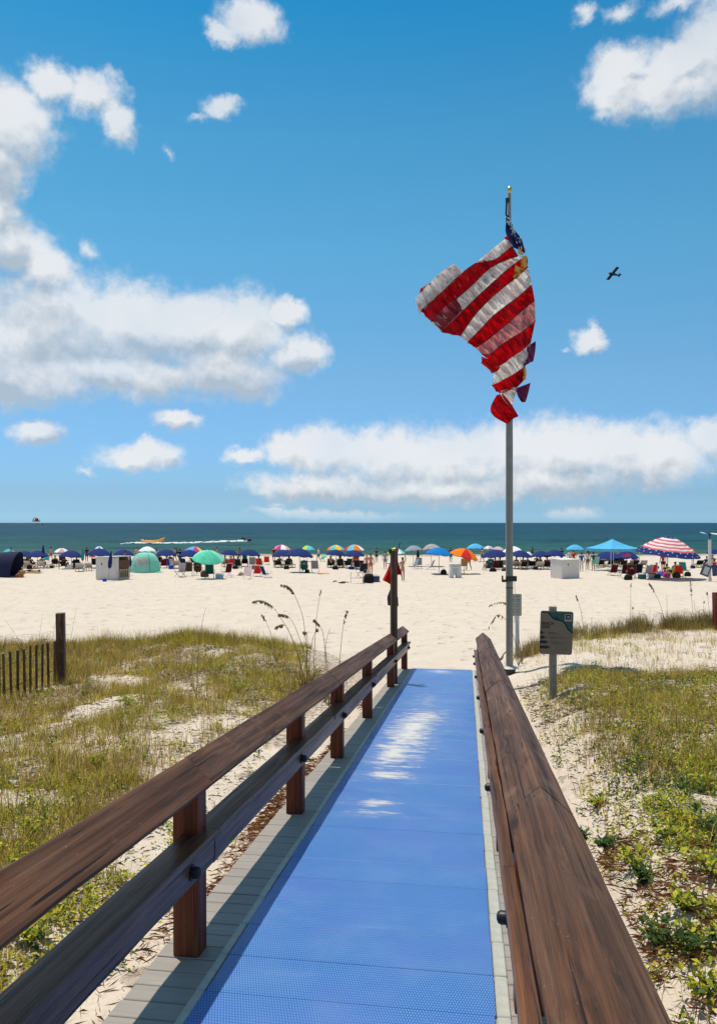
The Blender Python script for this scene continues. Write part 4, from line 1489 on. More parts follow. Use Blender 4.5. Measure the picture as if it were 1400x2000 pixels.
PAL_LEAF = np.concatenate([PAL_GRN, PAL_GRN, PAL_DGR[1:]])
PAL_LEAFR = np.concatenate([PAL_GRN, PAL_DGR])
for (x0, x1, y0, y1, n, pal, per, l0, l1) in ((-9, -1.7, 2.5, 8, 3000, PAL_LEAF, 24, .028, .060), (-13, -1.2, 8, 20, 4200, PAL_LEAF, 16, .035, .07),
                                             (1, 6, 2.5, 8, 3600, PAL_LEAFR, 34, .022, .048), (1.6, 12, 8, 15, 5200, PAL_LEAFR, 24, .026, .055), (2.5, 13, 15, 20, 1500, PAL_GRN, 8, .04, .07)):
    X, Y = scatter(n, x0, x1, y0, y1, dens_l)
    LF.append(leaf_clumps(X, Y, per, .13, .13, l0, l1, pal))
X, Y = scatter(2600, -6, -1.0, 2.8, 7.5, lambda X, Y: .5 * (fbm(X * 1.3 + 31, Y * 1.3 + 44, 3) > .49) * (uc(X, Y) < -2.05))
LF.append(leaf_clumps(X, Y, 24, .12, .13, .022, .048, np.concatenate([PAL_GRN, PAL_GRN[:2]])))
# creeping leaves scattered singly over bare sand
X, Y = scatter(16000, -12, -1.3, 3, 19.6, lambda X, Y: .5 * (fbm(X * 1.1 + 7, Y * 1.1, 3) > .46) * (uc(X, Y) < -1.85) + 0 * X)
LF.append(leaves(X, Y, H(X, Y) + RS.uniform(.01, .06, len(X)), RS.uniform(.03, .06, len(X)), RS.uniform(.018, .035, len(X)), RS.uniform(-.1, .8, len(X)), pick(PAL_GRN, len(X))))
X, Y = scatter(12000, 1, 12, 3, 20, lambda X, Y: .5 * (fbm(X * 1.1 + 9, Y * 1.1 + 3, 3) > .47) * (uc(X, Y) > .9) + 0 * X)
LF.append(leaves(X, Y, H(X, Y) + RS.uniform(.01, .06, len(X)), RS.uniform(.03, .06, len(X)), RS.uniform(.018, .035, len(X)), RS.uniform(-.1, .8, len(X)), pick(PAL_LEAFR, len(X))))
v, t, c = join(LF)
tag(link('creeping_ground_cover', np_mesh('creeping_ground_cover', v, t, M_VEG, c)), kind='stuff')

# dry straw and dead stems lying on the sand; reddish needles along the edge of the boardwalk
n = 15000
X, Y = scatter(44000, -11, -1.2, 2.6, 19, lambda X, Y: .30 + .5 * (fbm(X * .9 + 2, Y * .9 + 8, 3) > .5) * (uc(X, Y) < -1.7))
ok = uc(X, Y) < -1.72; X, Y = X[ok], Y[ok]
X2_, Y2_ = scatter(52000, .8, 12, 2.6, 15.5, lambda X, Y: .35 + .6 * (fbm(X * .9 + 22, Y * .9 + 18, 3) > .5))
ok = uc(X2_, Y2_) > 1.0; X2_, Y2_ = X2_[ok], Y2_[ok]
PAL_ST = np.array([(.20, .125, .06), (.12, .07, .038), (.07, .042, .025), (.30, .21, .11), (.15, .075, .04)])


def straws(X, Y, l0, l1, pal, zj=.02):
    n = len(X)
    a = RS.uniform(0, np.pi * 2, n); L_ = RS.uniform(l0, l1, n); w = RS.uniform(.0008, .0018, n)
    Z = H(X, Y) + RS.uniform(.012, .012 + zj, n)
    dx, dy = np.cos(a) * L_ / 2, np.sin(a) * L_ / 2
    P = np.zeros((n, 4, 3))
    zt_ = RS.uniform(-.012, .03, n)
    P[:, 0] = np.stack([X - dx, Y - dy, Z], 1)
    P[:, 1] = np.stack([X - np.sin(a) * w * 2, Y + np.cos(a) * w * 2, Z + .012], 1)
    P[:, 2] = np.stack([X + dx, Y + dy, Z + zt_], 1)
    P[:, 3] = np.stack([X + np.sin(a) * w, Y - np.cos(a) * w, Z + .004], 1)
    b_ = np.arange(n)[:, None] * 4
    T = np.concatenate([b_ + np.array([[0, 1, 2]]), b_ + np.array([[0, 2, 3]])], 0)
    return P.reshape(-1, 3), T, np.repeat(pick(pal, n)[:, None, :], 4, 1).reshape(-1, 3)


u_ = RS.uniform(-1.98, -1.69, 7000); s_ = RS.uniform(2.6, 13.5, 7000)
ok = RS.rand(7000) < np.clip((-1.6 - u_) * 4, 0, 1) * ss(s_, 4.0, 5.6) * ss(fbm(s_ * .5, u_ * 3, 2), .25, .6) ; u_, s_ = u_[ok], s_[ok]
Xn = u_ * CA + s_ * SA; Yn = -u_ * SA + s_ * CA
Xr, Yr = scatter(15000, 1.2, 4.5, 2.6, 6.0, lambda X, Y: .9 * (fbm(X * 1.3 + 4, Y * 1.3 + 1, 3) > .47) * (uc(X, Y) > 1.0))
PAL_RED = np.array([(.30, .12, .045), (.22, .085, .035), (.36, .17, .06), (.14, .06, .03)])
v, t, c = join([straws(X, Y, .03, .13, PAL_ST), straws(X2_, Y2_, .03, .14, PAL_ST), straws(Xn, Yn, .06, .15, PAL_RED, .05), straws(Xr, Yr, .06, .18, PAL_RED, .03)])
tag(link('dry_litter', np_mesh('dry_litter', v, t, M_DRY, c)), kind='stuff')

# single leafy plants that stand out of the sand on the right
M_STEM = plain('green_stem', (.10, .12, .03), .7)


def leafy_plant(px, py, rad, hgt, pal, label, group, per=90, lsz=(.035, .065)):
    p = ground_at(px, py)
    t_ = thing('dune_plant', label, 'plant', p, 0, group)
    b = MB()
    ns_ = 7
    Xl, Yl, Zl = [], [], []
    for i in range(ns_):
        a = 2 * math.pi * i / ns_ + RS.uniform(-.3, .3)
        r_ = rad * RS.uniform(.5, 1.0); h_ = hgt * RS.uniform(.6, 1.1)
        q = [(0, 0, -.02), (math.cos(a) * r_ * .45, math.sin(a) * r_ * .45, h_ * .7), (math.cos(a) * r_, math.sin(a) * r_, h_ * .95)]
        b.tube(q, [.005, .004, .002], 4)
        m_ = per // ns_
        f = RS.uniform(.25, 1.05, m_)
        Xl.append(math.cos(a) * r_ * f + RS.normal(0, .018, m_)); Yl.append(math.sin(a) * r_ * f + RS.normal(0, .018, m_)); Zl.append(h_ * np.clip(f * 1.15, 0, 1) + RS.normal(0, .012, m_))
    part('stem', b, M_STEM, t_)
    Xl, Yl, Zl = map(np.concatenate, (Xl, Yl, Zl))
    n_ = len(Xl)
    L_ = RS.uniform(lsz[0], lsz[1], n_)
    v_, tt, cc = leaves(Xl, Yl, Zl, L_, L_ * .6, RS.uniform(-.1, 1.1, n_), pick(pal, n_))
    part('foliage', np_mesh('foliage', v_, tt, M_VEG, cc), None, t_)
    return t_


PR = 'leafy dune plants right of the ramp'
for (px, py, r_, h_, q, lab) in (
        (1185, 1668, .11, .10, 0, 'dark green leafy plant alone on bare sand, closest of all to the right handrail'),
        (1240, 1700, .13, .11, 1, 'yellow green leafy plant just right of the dark one nearest the right handrail'),
        (1335, 1560, .20, .16, 0, 'broad dark green plant, upper left of a pair towards the right edge'),
        (1385, 1555, .22, .17, 1, 'broad yellow green plant at the right edge beside a dark one'),
        (1300, 1640, .15, .12, 1, 'yellow green plant below the broad dark green one, right of bare sand'),
        (1290, 1850, .14, .12, 0, 'dark green plant low in the picture among reddish needles by the rail'),
        (1350, 1875, .17, .13, 0, 'larger dark green plant low in the picture, right of another dark one'),
        (1335, 1790, .13, .12, 1, 'yellow green plant just above two dark plants at lower right'),
        (1385, 1720, .20, .15, 1, 'wide yellow green plant at the right edge halfway down the dune'),
        (1255, 1735, .07, .10, 0, 'tiny dark upright seedling on the bare sand near the right handrail'),
        (1165, 1580, .10, .08, 1, 'small yellow green plant touching the right handrail near its joint'),
        (1390, 1640, .18, .15, 0, 'dark green plant at the right edge between two yellow green ones'),
        (1375, 1950, .15, .11, 1, 'yellow green plant lowest of all in the bottom right corner'),
        (1130, 1640, .07, .06, 0, 'very small dark plant half hidden by the right handrail cap')):
    leafy_plant(px, py, r_, h_, PAL_DGR * 1.15 if q == 0 else PAL_GRN, lab, PR)
PL = 'leafy dune plants left of the ramp'
for (px, py, r_, h_, lab) in ((60, 1640, .20, .15, 'broad leafy plant at the left edge above the handrail, nearest the white flower'), (130, 1700, .18, .15, 'leafy plant rising just over the left handrail cap near its lower end'), (35, 1740, .2, .15, 'leafy plant at the left edge directly above the handrail cap'),
                              (190, 1500, .16, .12, 'leafy plant on the sand patch in the middle of the left dune'), (250, 1380, .2, .14, 'leafy plant amid brown grass right of the dune fence'), (470, 1350, .2, .14, 'leafy plant below the bare mound on the left dune'), (60, 1850, .14, .12, 'leafy plant seen in the gap between the two left rails')):
    leafy_plant(px, py, r_, h_, PAL_GRN, lab, PL, 110)

# morning glory flowers
M_PETAL = cloth('white_petal', (.80, .78, .76), .4, .5)
for i, (px, py, lab) in enumerate(((1180, 1367, 'white morning glory flower nearest the beach sign on the right dune'), (1202, 1349, 'left of three white flowers in a row on the right dune'), (1229, 1352, 'middle of three white flowers in a row on the right dune'), (1253, 1353, 'right of three white flowers in a row on the right dune'), (1220, 1331, 'highest white flower, above a row of three on the right dune'), (1378, 1367, 'white flower at the right edge of the picture on the green dune'), (1203, 1415, 'small white flower lowest on the right dune'), (28, 1541, 'white flower among green leaves at the left edge'))):
    p = ground_at(px, py)
    t_ = thing('white_flower', lab, 'flower', p + Vector((0, 0, .04)), 0, 'white flowers on the dunes')
    b = MB(); n_ = 10
    o0 = len(b.v); b.v.append(Vector((0, 0, 0)))
    sz = .055 if px in (1180, 28) else .042
    for k_ in range(n_):
        a = 2 * math.pi * k_ / n_
        rr = sz * (1 if k_ % 2 == 0 else .86)
        b.v.append(Vector((math.cos(a) * rr, math.sin(a) * rr - .02, sz * .8 + .3 * rr * -math.sin(a))))
    for k_ in range(n_):
        b.f.append((o0, o0 + 1 + k_, o0 + 1 + (k_ + 1) % n_)); b.m.append(0)
    part('petal', b, M_PETAL, t_)
    b = MB(); b.tube([(0, 0, -.06), (0, 0, .0)], .003, 4)
    part('stem', b, M_STEM, t_)

# ------------------------------------------------------------------ sea oats
M_OAT = plain('sea_oat_straw', (.21, .15, .06), .8, .25, 40)
M_SEED = plain('sea_oat_seed', (.20, .145, .065), .85, .35, 60)


def oat(label, pts, D, head=0.0, group=None, r=.0062, droop=.07, dens=46, seed=1):
    """pts from root to tip in photo pixels; head = share of the length that carries seed heads"""
    rnd = random.Random(seed)
    P2 = catmull(pts, 22)
    lean = rnd.uniform(-.25, .25)
    P = [Vector((at(x, D), D + lean * (i / 21) ** 2, zat(y, D))) for i, (x, y) in enumerate(P2)]
    o0 = Vector((P[0].x, P[0].y, hz1(P[0].x, P[0].y)))
    P = [p - o0 for p in P]
    if P[0].z > .02: P = [Vector((P[0].x * .9, P[0].y, -.03))] + P
    t_ = thing('sea_oat', label, 'grass stalk', o0, 0, group)
    b = MB(); n_ = len(P)
    b.tube(P, [r * (1 - .6 * i / n_) for i in range(n_)], 5)
    part('stem', b, M_OAT, t_)
    if head > 0:
        b = MB()
        for k_ in range(dens):
            f = 1 - head * rnd.random() ** .9
            i = min(int(f * (n_ - 1)), n_ - 2)
            p = P[i].lerp(P[i + 1], f * (n_ - 1) - i)
            hang_ = Vector((rnd.uniform(-.030, .035), rnd.uniform(-.03, .03), -rnd.uniform(.25, 1.0) * droop))
            q = p + hang_
            b.tube([p, p.lerp(q, .45), q], [.002, .012, .003], 4)
        part('seed_head', b, M_SEED, t_)
    # narrow leaves at the foot
    b = MB()
    for k_ in range(12):
        a = rnd.uniform(0, 6.28); L_ = rnd.uniform(.25, .65)
        b.tube([(0, 0, -.02), (math.cos(a) * L_ * .3, math.sin(a) * L_ * .3, L_ * .7), (math.cos(a) * L_ * .8, math.sin(a) * L_ * .8, L_ * .8)], [.004, .004, .001], 3)
    part('blade', b, M_OAT, t_)


def zo(pts): return [(300 + x / 3.333, 1120 + y / 3.333) for (x, y) in pts]


gl = 'sea oats beside the left handrail'
oat('tallest sea oat by the left handrail, drooping head reaching highest over the sand', zo([(1000, 740), (995, 500), (975, 300), (945, 200), (910, 120), (880, 80), (835, 66)]), 14.0, .34, gl, dens=60, seed=1)
oat('sea oat arching farthest left with a long drooping seed head', zo([(985, 740), (960, 610), (900, 420), (830, 300), (770, 220), (700, 182), (632, 190)]), 13.8, .30, gl, dens=60, seed=2)
oat('sea oat with a bent seed head just right of the farthest left one', zo([(1000, 730), (985, 540), (950, 420), (910, 320), (870, 270), (818, 258)]), 14.2, .20, gl, dens=44, seed=3)
oat('short sea oat whose bushy head bends left below the others', zo([(990, 720), (950, 560), (900, 420), (870, 350), (840, 328), (800, 340)]), 13.7, .22, gl, dens=44, seed=4)
oat('sea oat with a compact tuft of seeds straight above its clump', zo([(1000, 740), (1000, 520), (1000, 440), (995, 390), (975, 380)]), 13.9, .16, gl, dens=34, seed=5)
oat('sea oat with a dark round seed tuft leaning right', zo([(1005, 740), (1015, 560), (1035, 430), (1055, 375), (1060, 365)]), 14.1, .15, gl, dens=44, seed=6)
oat('sea oat curving back left at its tip nearest the handrail', zo([(1115, 720), (1118, 560), (1108, 420), (1090, 350), (1045, 292)]), 13.4, .16, gl, dens=28, seed=7)
oat('bare thin stalk leaning right in the sea oat clump', zo([(1138, 720), (1125, 560), (1122, 450), (1150, 352)]), 13.2, 0, gl, seed=8)
oat('bare straight stalk rising high at the right of the sea oat clump', zo([(1040, 640), (1055, 360), (1065, 250), (1090, 105)]), 14.6, .12, gl, dens=10, droop=.02, seed=9)
oat('lone slender sea oat closest to the left handrail cap', zo([(1205, 660), (1215, 520), (1228, 390), (1240, 310), (1260, 243)]), 13.6, .30, gl, dens=26, droop=.035, seed=10)
oat('lone sea oat with a thin head left of the sea oat clump', zo([(800, 560), (785, 470), (760, 380), (730, 310), (703, 262)]), 16.0, .22, gl, dens=20, droop=.04, seed=11)
oat('single tall bare stalk rising from the grass mound on the left dune', zo([(280, 900), (285, 640), (300, 440), (320, 310), (342, 222)]), 13.0, .0, gl, r=.0055, seed=12)
for (x0_, y0_, x1_, y1_, sd, lab) in ((45, 1270, 18, 1210, 21, 'thin bare stalk leaning left above the dune fence'), (75, 1265, 76, 1202, 22, 'thin upright bare stalk above the middle of the dune fence'), (101, 1262, 107, 1198, 23, 'thin bare stalk just left of the stout fence post'), (137, 1265, 148, 1185, 24, 'thin bare stalk just right of the stout fence post'), (2, 1268, 5, 1236, 25, 'short thin stalk at the left edge over the dune fence')):
    oat(lab, [(x0_, y0_ + 30), (x0_, y0_), ((x0_ * .6 + x1_ * .4), (y0_ + y1_) / 2), (x1_, y1_)], 17.5, 0, 'bare stalks over the dune fence', r=.004, seed=sd)


def zr(pts): return [(1100 + x / 4.667, 1130 + y / 4.667) for (x, y) in pts]


gr = 'sea oats on the right dune'
oat('sea oat with a small tip tuft leaning left beside the beach sign', zr([(190, 530), (165, 340), (135, 230), (115, 190), (88, 145)]), 20.0, .24, gr, dens=26, droop=.05, seed=31)
oat('tall thin bare stalk first right of the beach sign', zr([(607, 500), (608, 330), (600, 180), (588, 40)]), 20.1, .10, gr, dens=8, droop=.03, seed=32)
oat('shorter stalk close beside the tall thin bare one', zr([(630, 500), (632, 380), (632, 255)]), 20.2, .1, gr, dens=8, droop=.03, seed=33)
oat('short straight stalk alone on the middle of the right dune', zr([(785, 530), (786, 400), (788, 268)]), 20.0, .0, gr, seed=34)
oat('sea oat with the heaviest drooping head on the right dune', zr([(928, 510), (905, 330), (870, 210), (838, 145), (810, 80), (778, 38)]), 20.0, .30, gr, dens=50, droop=.06, seed=35)
oat('pale thin stalk right beside the heavy headed sea oat', zr([(948, 500), (942, 330), (928, 140)]), 20.2, 0, gr, seed=36)
oat('upright knotty sea oat reaching highest near the right edge', zr([(1192, 500), (1180, 330), (1170, 170), (1166, 28)]), 20.0, .30, gr, dens=30, droop=.03, seed=37)
oat('thin stalk just right of the upright knotty sea oat', zr([(1212, 490), (1205, 340), (1195, 200)]), 20.1, 0, gr, seed=38)
oat('leaning thin stalk between knotty sea oat and dark post', zr([(1282, 480), (1270, 340), (1258, 195)]), 20.2, .06, gr, dens=8, seed=39)
oat('thin stalk nearest the dark post at the right edge', zr([(1342, 470), (1325, 290), (1303, 118)]), 20.0, .08, gr, dens=8, seed=40)
oat('short thin stalk lowest of those before the dark post', zr([(1242, 480), (1232, 370), (1222, 275)]), 20.0, 0, gr, seed=41)
oat('sea oat with golden drooping leaves arching left in front of the flagpole', [(1012, 1290), (1002, 1240), (985, 1208), (970, 1202), (955, 1226)], 18.6, .42, gr, dens=30, droop=.09, seed=42)
oat('pale sea oat arching left of the flagpole above the other', [(1018, 1290), (1008, 1215), (992, 1182), (975, 1175), (952, 1180)], 18.8, .45, gr, dens=30, droop=.07, seed=43)

# ------------------------------------------------------------------ the busy beach


def cl(name, r, g_, b_, tr=.25):
    return cloth(name, srgb(r, g_, b_), tr)


NAVY = cl('navy_canvas', 28, 46, 105, .10)
CY = cl('turquoise_canvas', 70, 195, 215); PINK = cl('pink_canvas', 235, 170, 175); WHT = cl('white_canvas', 238, 238, 240)
LBL = cl('light_blue_canvas', 95, 185, 225); BBL = cl('bright_blue_canvas', 15, 130, 205); ORG = cl('orange_canvas', 250, 130, 20)
SEA = cl('sea_green_canvas', 105, 215, 180); SEA2 = cl('pale_sea_green_canvas', 150, 225, 200); YEL = cl('yellow_canvas', 245, 205, 60)
RED = cl('red_canvas', 215, 50, 45); MAG = cl('magenta_canvas', 205, 70, 150); PUR = cl('violet_canvas', 140, 120, 205); LIM = cl('lime_canvas', 205, 225, 60)
AQ = cl('aqua_canvas', 110, 205, 215); GRY = cl('grey_canvas', 155, 158, 170); BGE = cl('beige_grey_canvas', 176, 168, 165); COR = cl('coral_canvas', 235, 110, 95)
PGR = cl('pink_grey_canvas', 215, 185, 190); GRN = cl('dark_green_canvas', 22, 92, 80); TEAL = cl('teal_canvas', 35, 150, 150); BRN = cl('brown_canvas', 92, 70, 55)
BLK = cl('black_canvas', 28, 28, 32, .05); MRN = cl('maroon_canvas', 95, 22, 35); LPK = cl('pale_pink_towel', 240, 205, 205); MAU = cl('mauve_canvas', 190, 170, 170); TAN = cl('tan_canvas', 170, 135, 80)
RBL = cl('royal_blue_canvas', 45, 85, 185); MINT = cl('mint_canvas', 130, 215, 185); STR = cl('striped_grey_canvas', 150, 140, 140)
M_TUBE = plain('white_steel_tube', (.62, .62, .62), .4, .06, 5); M_TUBD = plain('dark_steel_tube', (.10, .10, .11), .4, .1, 5)
M_UPOLE = plain('pale_wooden_pole', (.42, .34, .24), .6, .15, 8); M_LWOOD = plain('sun_bleached_lounger_wood', (.50, .40, .27), .75, .2, 12)
M_LPAD = plain('white_lounger_sling', (.50, .47, .43), .8, .08, 6)

_um = {}


def umbrella_mesh(mats, R_, dome, n=8, val=.07):
    """canopy panels between eight ribs: cloth sags between ribs and hangs in a short valance"""
    key = (tuple(m.name for m in mats), round(R_, 2), round(dome, 2))
    if key in _um: return _um[key]
    b = MB()
    rings = [(.0, 1.0), (.22, .93), (.45, .78), (.70, .50), (.88, .20), (1.0, 0.0)]
    seg = 4
    N_ = n * seg
    for layer in (0, 1):
        o = len(b.v)
        for (f, h) in rings:
            for k_ in range(N_):
                a = 2 * math.pi * k_ / N_
                sag = math.sin(math.pi * (k_ % seg) / seg)
                r_ = R_ * f * (1 - .045 * sag)
                z = dome * h - .10 * dome * sag * f - layer * .012
                b.v.append(Vector((math.cos(a) * r_, math.sin(a) * r_, z)))
        lo = len(b.v)
        for k_ in range(N_):
            a = 2 * math.pi * k_ / N_
            sag = math.sin(math.pi * (k_ % seg) / seg)
            r_ = R_ * (1.005 - .045 * sag) - layer * .012
            b.v.append(Vector((math.cos(a) * r_, math.sin(a) * r_, -val * (.7 + .3 * sag) - .1 * dome * sag)))
        for i in range(len(rings)):
            for k_ in range(N_):
                k2 = (k_ + 1) % N_
                q = (o + i * N_ + k_, o + i * N_ + k2, o + (i + 1) * N_ + k2, o + (i + 1) * N_ + k_)
                b.f.append(q[::-1] if layer == 0 else q)
                b.m.append((k_ // seg) % len(mats))
    me = b.mesh('canopy', list(mats), True)
    p = MB(); p.tube([(0, 0, dome - .03), (0, 0, dome + .09)], [.018, .010], 6)
    _um[key] = me
    return me


def umbrella(px, foot, top, width, mats, label, tilt=0.0, tdir=0.0, group=None, dome=.5):
    P, D = on_beach(px, foot)
    Rr = width / 2 * D / F
    Hh = (foot - top) / F * D
    dm = max(.30, Rr * dome)
    t = thing('beach_umbrella', label, 'umbrella', P, random.uniform(0, 6.28), group or ('colourful umbrellas on the beach' if mats[0] is not NAVY else 'navy rental umbrellas in a row along the beach'))
    c = part('canopy', umbrella_mesh(mats, Rr, dm), None, t)
    c.location = (0, 0, Hh - dm)
    # tilt is given in world directions
    Mt = Matrix.Rotation(-t.rotation_euler.z, 4, 'Z') @ Matrix.Rotation(tdir, 4, 'Z') @ Matrix.Rotation(tilt, 4, 'Y')
    c.rotation_euler = Mt.to_euler()
    b = MB(); b.tube([(0, 0, -.25), (0, 0, Hh - dm)], .024, 6); tip = Mt @ Vector((0, 0, dm + .08)); b.tube([(0, 0, Hh - dm), Vector((0, 0, Hh - dm)) + tip], [.024, .012], 6)
    part('pole', b, M_UPOLE, t)
    b = MB()
    for k_ in range(8):
        a = 2 * math.pi * k_ / 8
        b.tube([Mt @ Vector((0, 0, dm * .95)) + Vector((0, 0, Hh - dm)), Mt @ Vector((math.cos(a) * Rr * .55, math.sin(a) * Rr * .55, dm * .62)) + Vector((0, 0, Hh - dm)), Mt @ Vector((math.cos(a) * Rr * .96, math.sin(a) * Rr * .96, .015)) + Vector((0, 0, Hh - dm))], .007, 4)
    part('rib_frame', b, M_TUBD, t)
    return t, P, D


_cm = {}


def chair_parts(kind):
    if kind in _cm: return _cm[kind]
    out = []
    if kind == 'low':          # low folding beach chair: sling seat and back on a bent tube
        s_ = MB(); s_.sheet([[(x, y, .30 - .10 * (.28 - y) - .02 * math.sin(math.pi * (x + .26) / .52)) for x in (-.26, -.13, 0, .13, .26)] for y in (.26, .1, -.06, -.20)], (0, 0, -.012))
        k_ = MB(); k_.sheet([[(x, -.20 - .26 * f, .27 + .60 * f - .02 * math.sin(math.pi * (x + .26) / .52)) for x in (-.26, -.13, 0, .13, .26)] for f in (0, .33, .66, 1)], (0, .012, .0))
        f = MB()
        for x in (-.28, .28):
            f.tube([(x, -.47, .90), (x, -.20, .27), (x, .30, .02), (x, .34, .0)], .014, 6)
            f.tube([(x, .27, .31), (x, -.22, .24), (x, -.42, .0)], .014, 6)
        f.tube([(-.28, -.47, .90), (.28, -.47, .90)], .014, 6); f.tube([(-.28, .27, .31), (.28, .27, .31)], .014, 6); f.tube([(-.28, -.42, .01), (.28, -.42, .01)], .014, 6); f.tube([(-.28, .34, .01), (.28, .34, .01)], .014, 6)
        a1 = MB(); a1.box((-.31, .0, .50), (.05, .46, .025), .006); a2 = MB(); a2.box((.31, .0, .50), (.05, .46, .025), .006)
        for x, a_ in ((-.31, a1), (.31, a2)): a_.tube([(x, .20, .49), (x, .24, .30)], .012, 5)
        out = [('seat', s_, 0), ('backrest', k_, 0), ('frame', f, 1), ('armrest', a1, 1), ('armrest', a2, 1)]
    elif kind == 'high':       # taller folding chair with a deep back
        s_ = MB(); s_.sheet([[(x, y, .42 - .08 * (.25 - y) - .02 * math.sin(math.pi * (x + .28) / .56)) for x in (-.28, -.14, 0, .14, .28)] for y in (.25, .08, -.08, -.22)], (0, 0, -.012))
        k_ = MB(); k_.sheet([[(x, -.22 - .16 * f, .38 + .66 * f) for x in (-.28, -.14, 0, .14, .28)] for f in (0, .33, .66, 1)], (0, .014, 0))
        f = MB()
        for x in (-.30, .30):
            f.tube([(x, -.385, 1.06), (x, -.22, .39), (x, .28, .0)], .015, 6); f.tube([(x, .27, .44), (x, -.36, .0)], .015, 6)
        f.tube([(-.3, -.385, 1.06), (.3, -.385, 1.06)], .015, 6); f.tube([(-.3, .27, .43), (.3, .27, .43)], .015, 6); f.tube([(-.3, -.36, .01), (.3, -.36, .01)], .015, 6)
        a1 = MB(); a1.box((-.33, .0, .62), (.06, .50, .03), .006); a2 = MB(); a2.box((.33, .0, .62), (.06, .50, .03), .006)
        for x, a_ in ((-.33, a1), (.33, a2)): a_.tube([(x, .22, .61), (x, .26, .43)], .012, 5)
        out = [('seat', s_, 0), ('backrest', k_, 0), ('frame', f, 1), ('armrest', a1, 1), ('armrest', a2, 1)]
    else:                      # wooden rental lounger with raised back
        s_ = MB(); s_.box((0, .35, .30), (.60, 1.25, .035), .008)
        k_ = MB(); k_.box((0, -.50, .52), (.60, .75, .035), .008, Matrix.Rotation(R(-38), 4, 'X'))
        f = MB()
        for x in (-.32, .32):
            f.box((x, .15, .28), (.045, 1.75, .07), .004)
            f.tube([(x, -.45, .28), (x, -.62, .58)], .02, 5)
        legs = []
        for x in (-.32, .32):
            for y in (-.60, .90):
                l_ = MB(); l_.box((x, y, .12), (.05, .06, .26), .004); legs.append(('leg', l_, 1))
        out = [('seat', s_, 0), ('backrest', k_, 0), ('frame', f, 1)] + legs
    me = []
    for (nm, mb_, sl_) in out:
        m_ = mb_.mesh(nm, BLK if sl_ == 0 else M_TUBE)
        me.append((nm, m_, sl_))
    _cm[kind] = me
    return me


def chair(kind, px, foot, rz, fab, label, group=None, frame=None, P=None, scale=1.0):
    if P is None:
        P, D = on_beach(px, foot)
    t = thing('beach_chair' if kind != 'lounger' else 'beach_lounger', label, 'chair' if kind != 'lounger' else 'lounger', P, rz, group or ('folding chairs on the beach' if kind != 'lounger' else 'wooden rental loungers'))
    t.scale = (scale,) * 3
    fm = frame or (M_LWOOD if kind == 'lounger' else M_TUBE)
    for (nm, me, sl_) in chair_parts(kind):
        o = link(nm, me, t)
        o.material_slots[0].link = 'OBJECT'
        o.material_slots[0].material = fab if sl_ == 0 else fm
    return t


# ------------------------------------------------------------------ people
SK1 = plain('tanned_skin', (.42, .23, .14), .55, .08, 5); SK2 = plain('fair_skin', (.56, .35, .25), .55, .08, 5); SK3 = plain('brown_skin', (.20, .10, .06), .5, .08, 5); SK4 = plain('sunburnt_skin', (.50, .22, .13), .55, .08, 5)
HB = plain('dark_hair', (.025, .018, .014), .6, .2, 40); HBL = plain('blond_hair', (.42, .30, .14), .6, .2, 40); HBR = plain('brown_hair', (.10, .06, .03), .6, .2, 40)


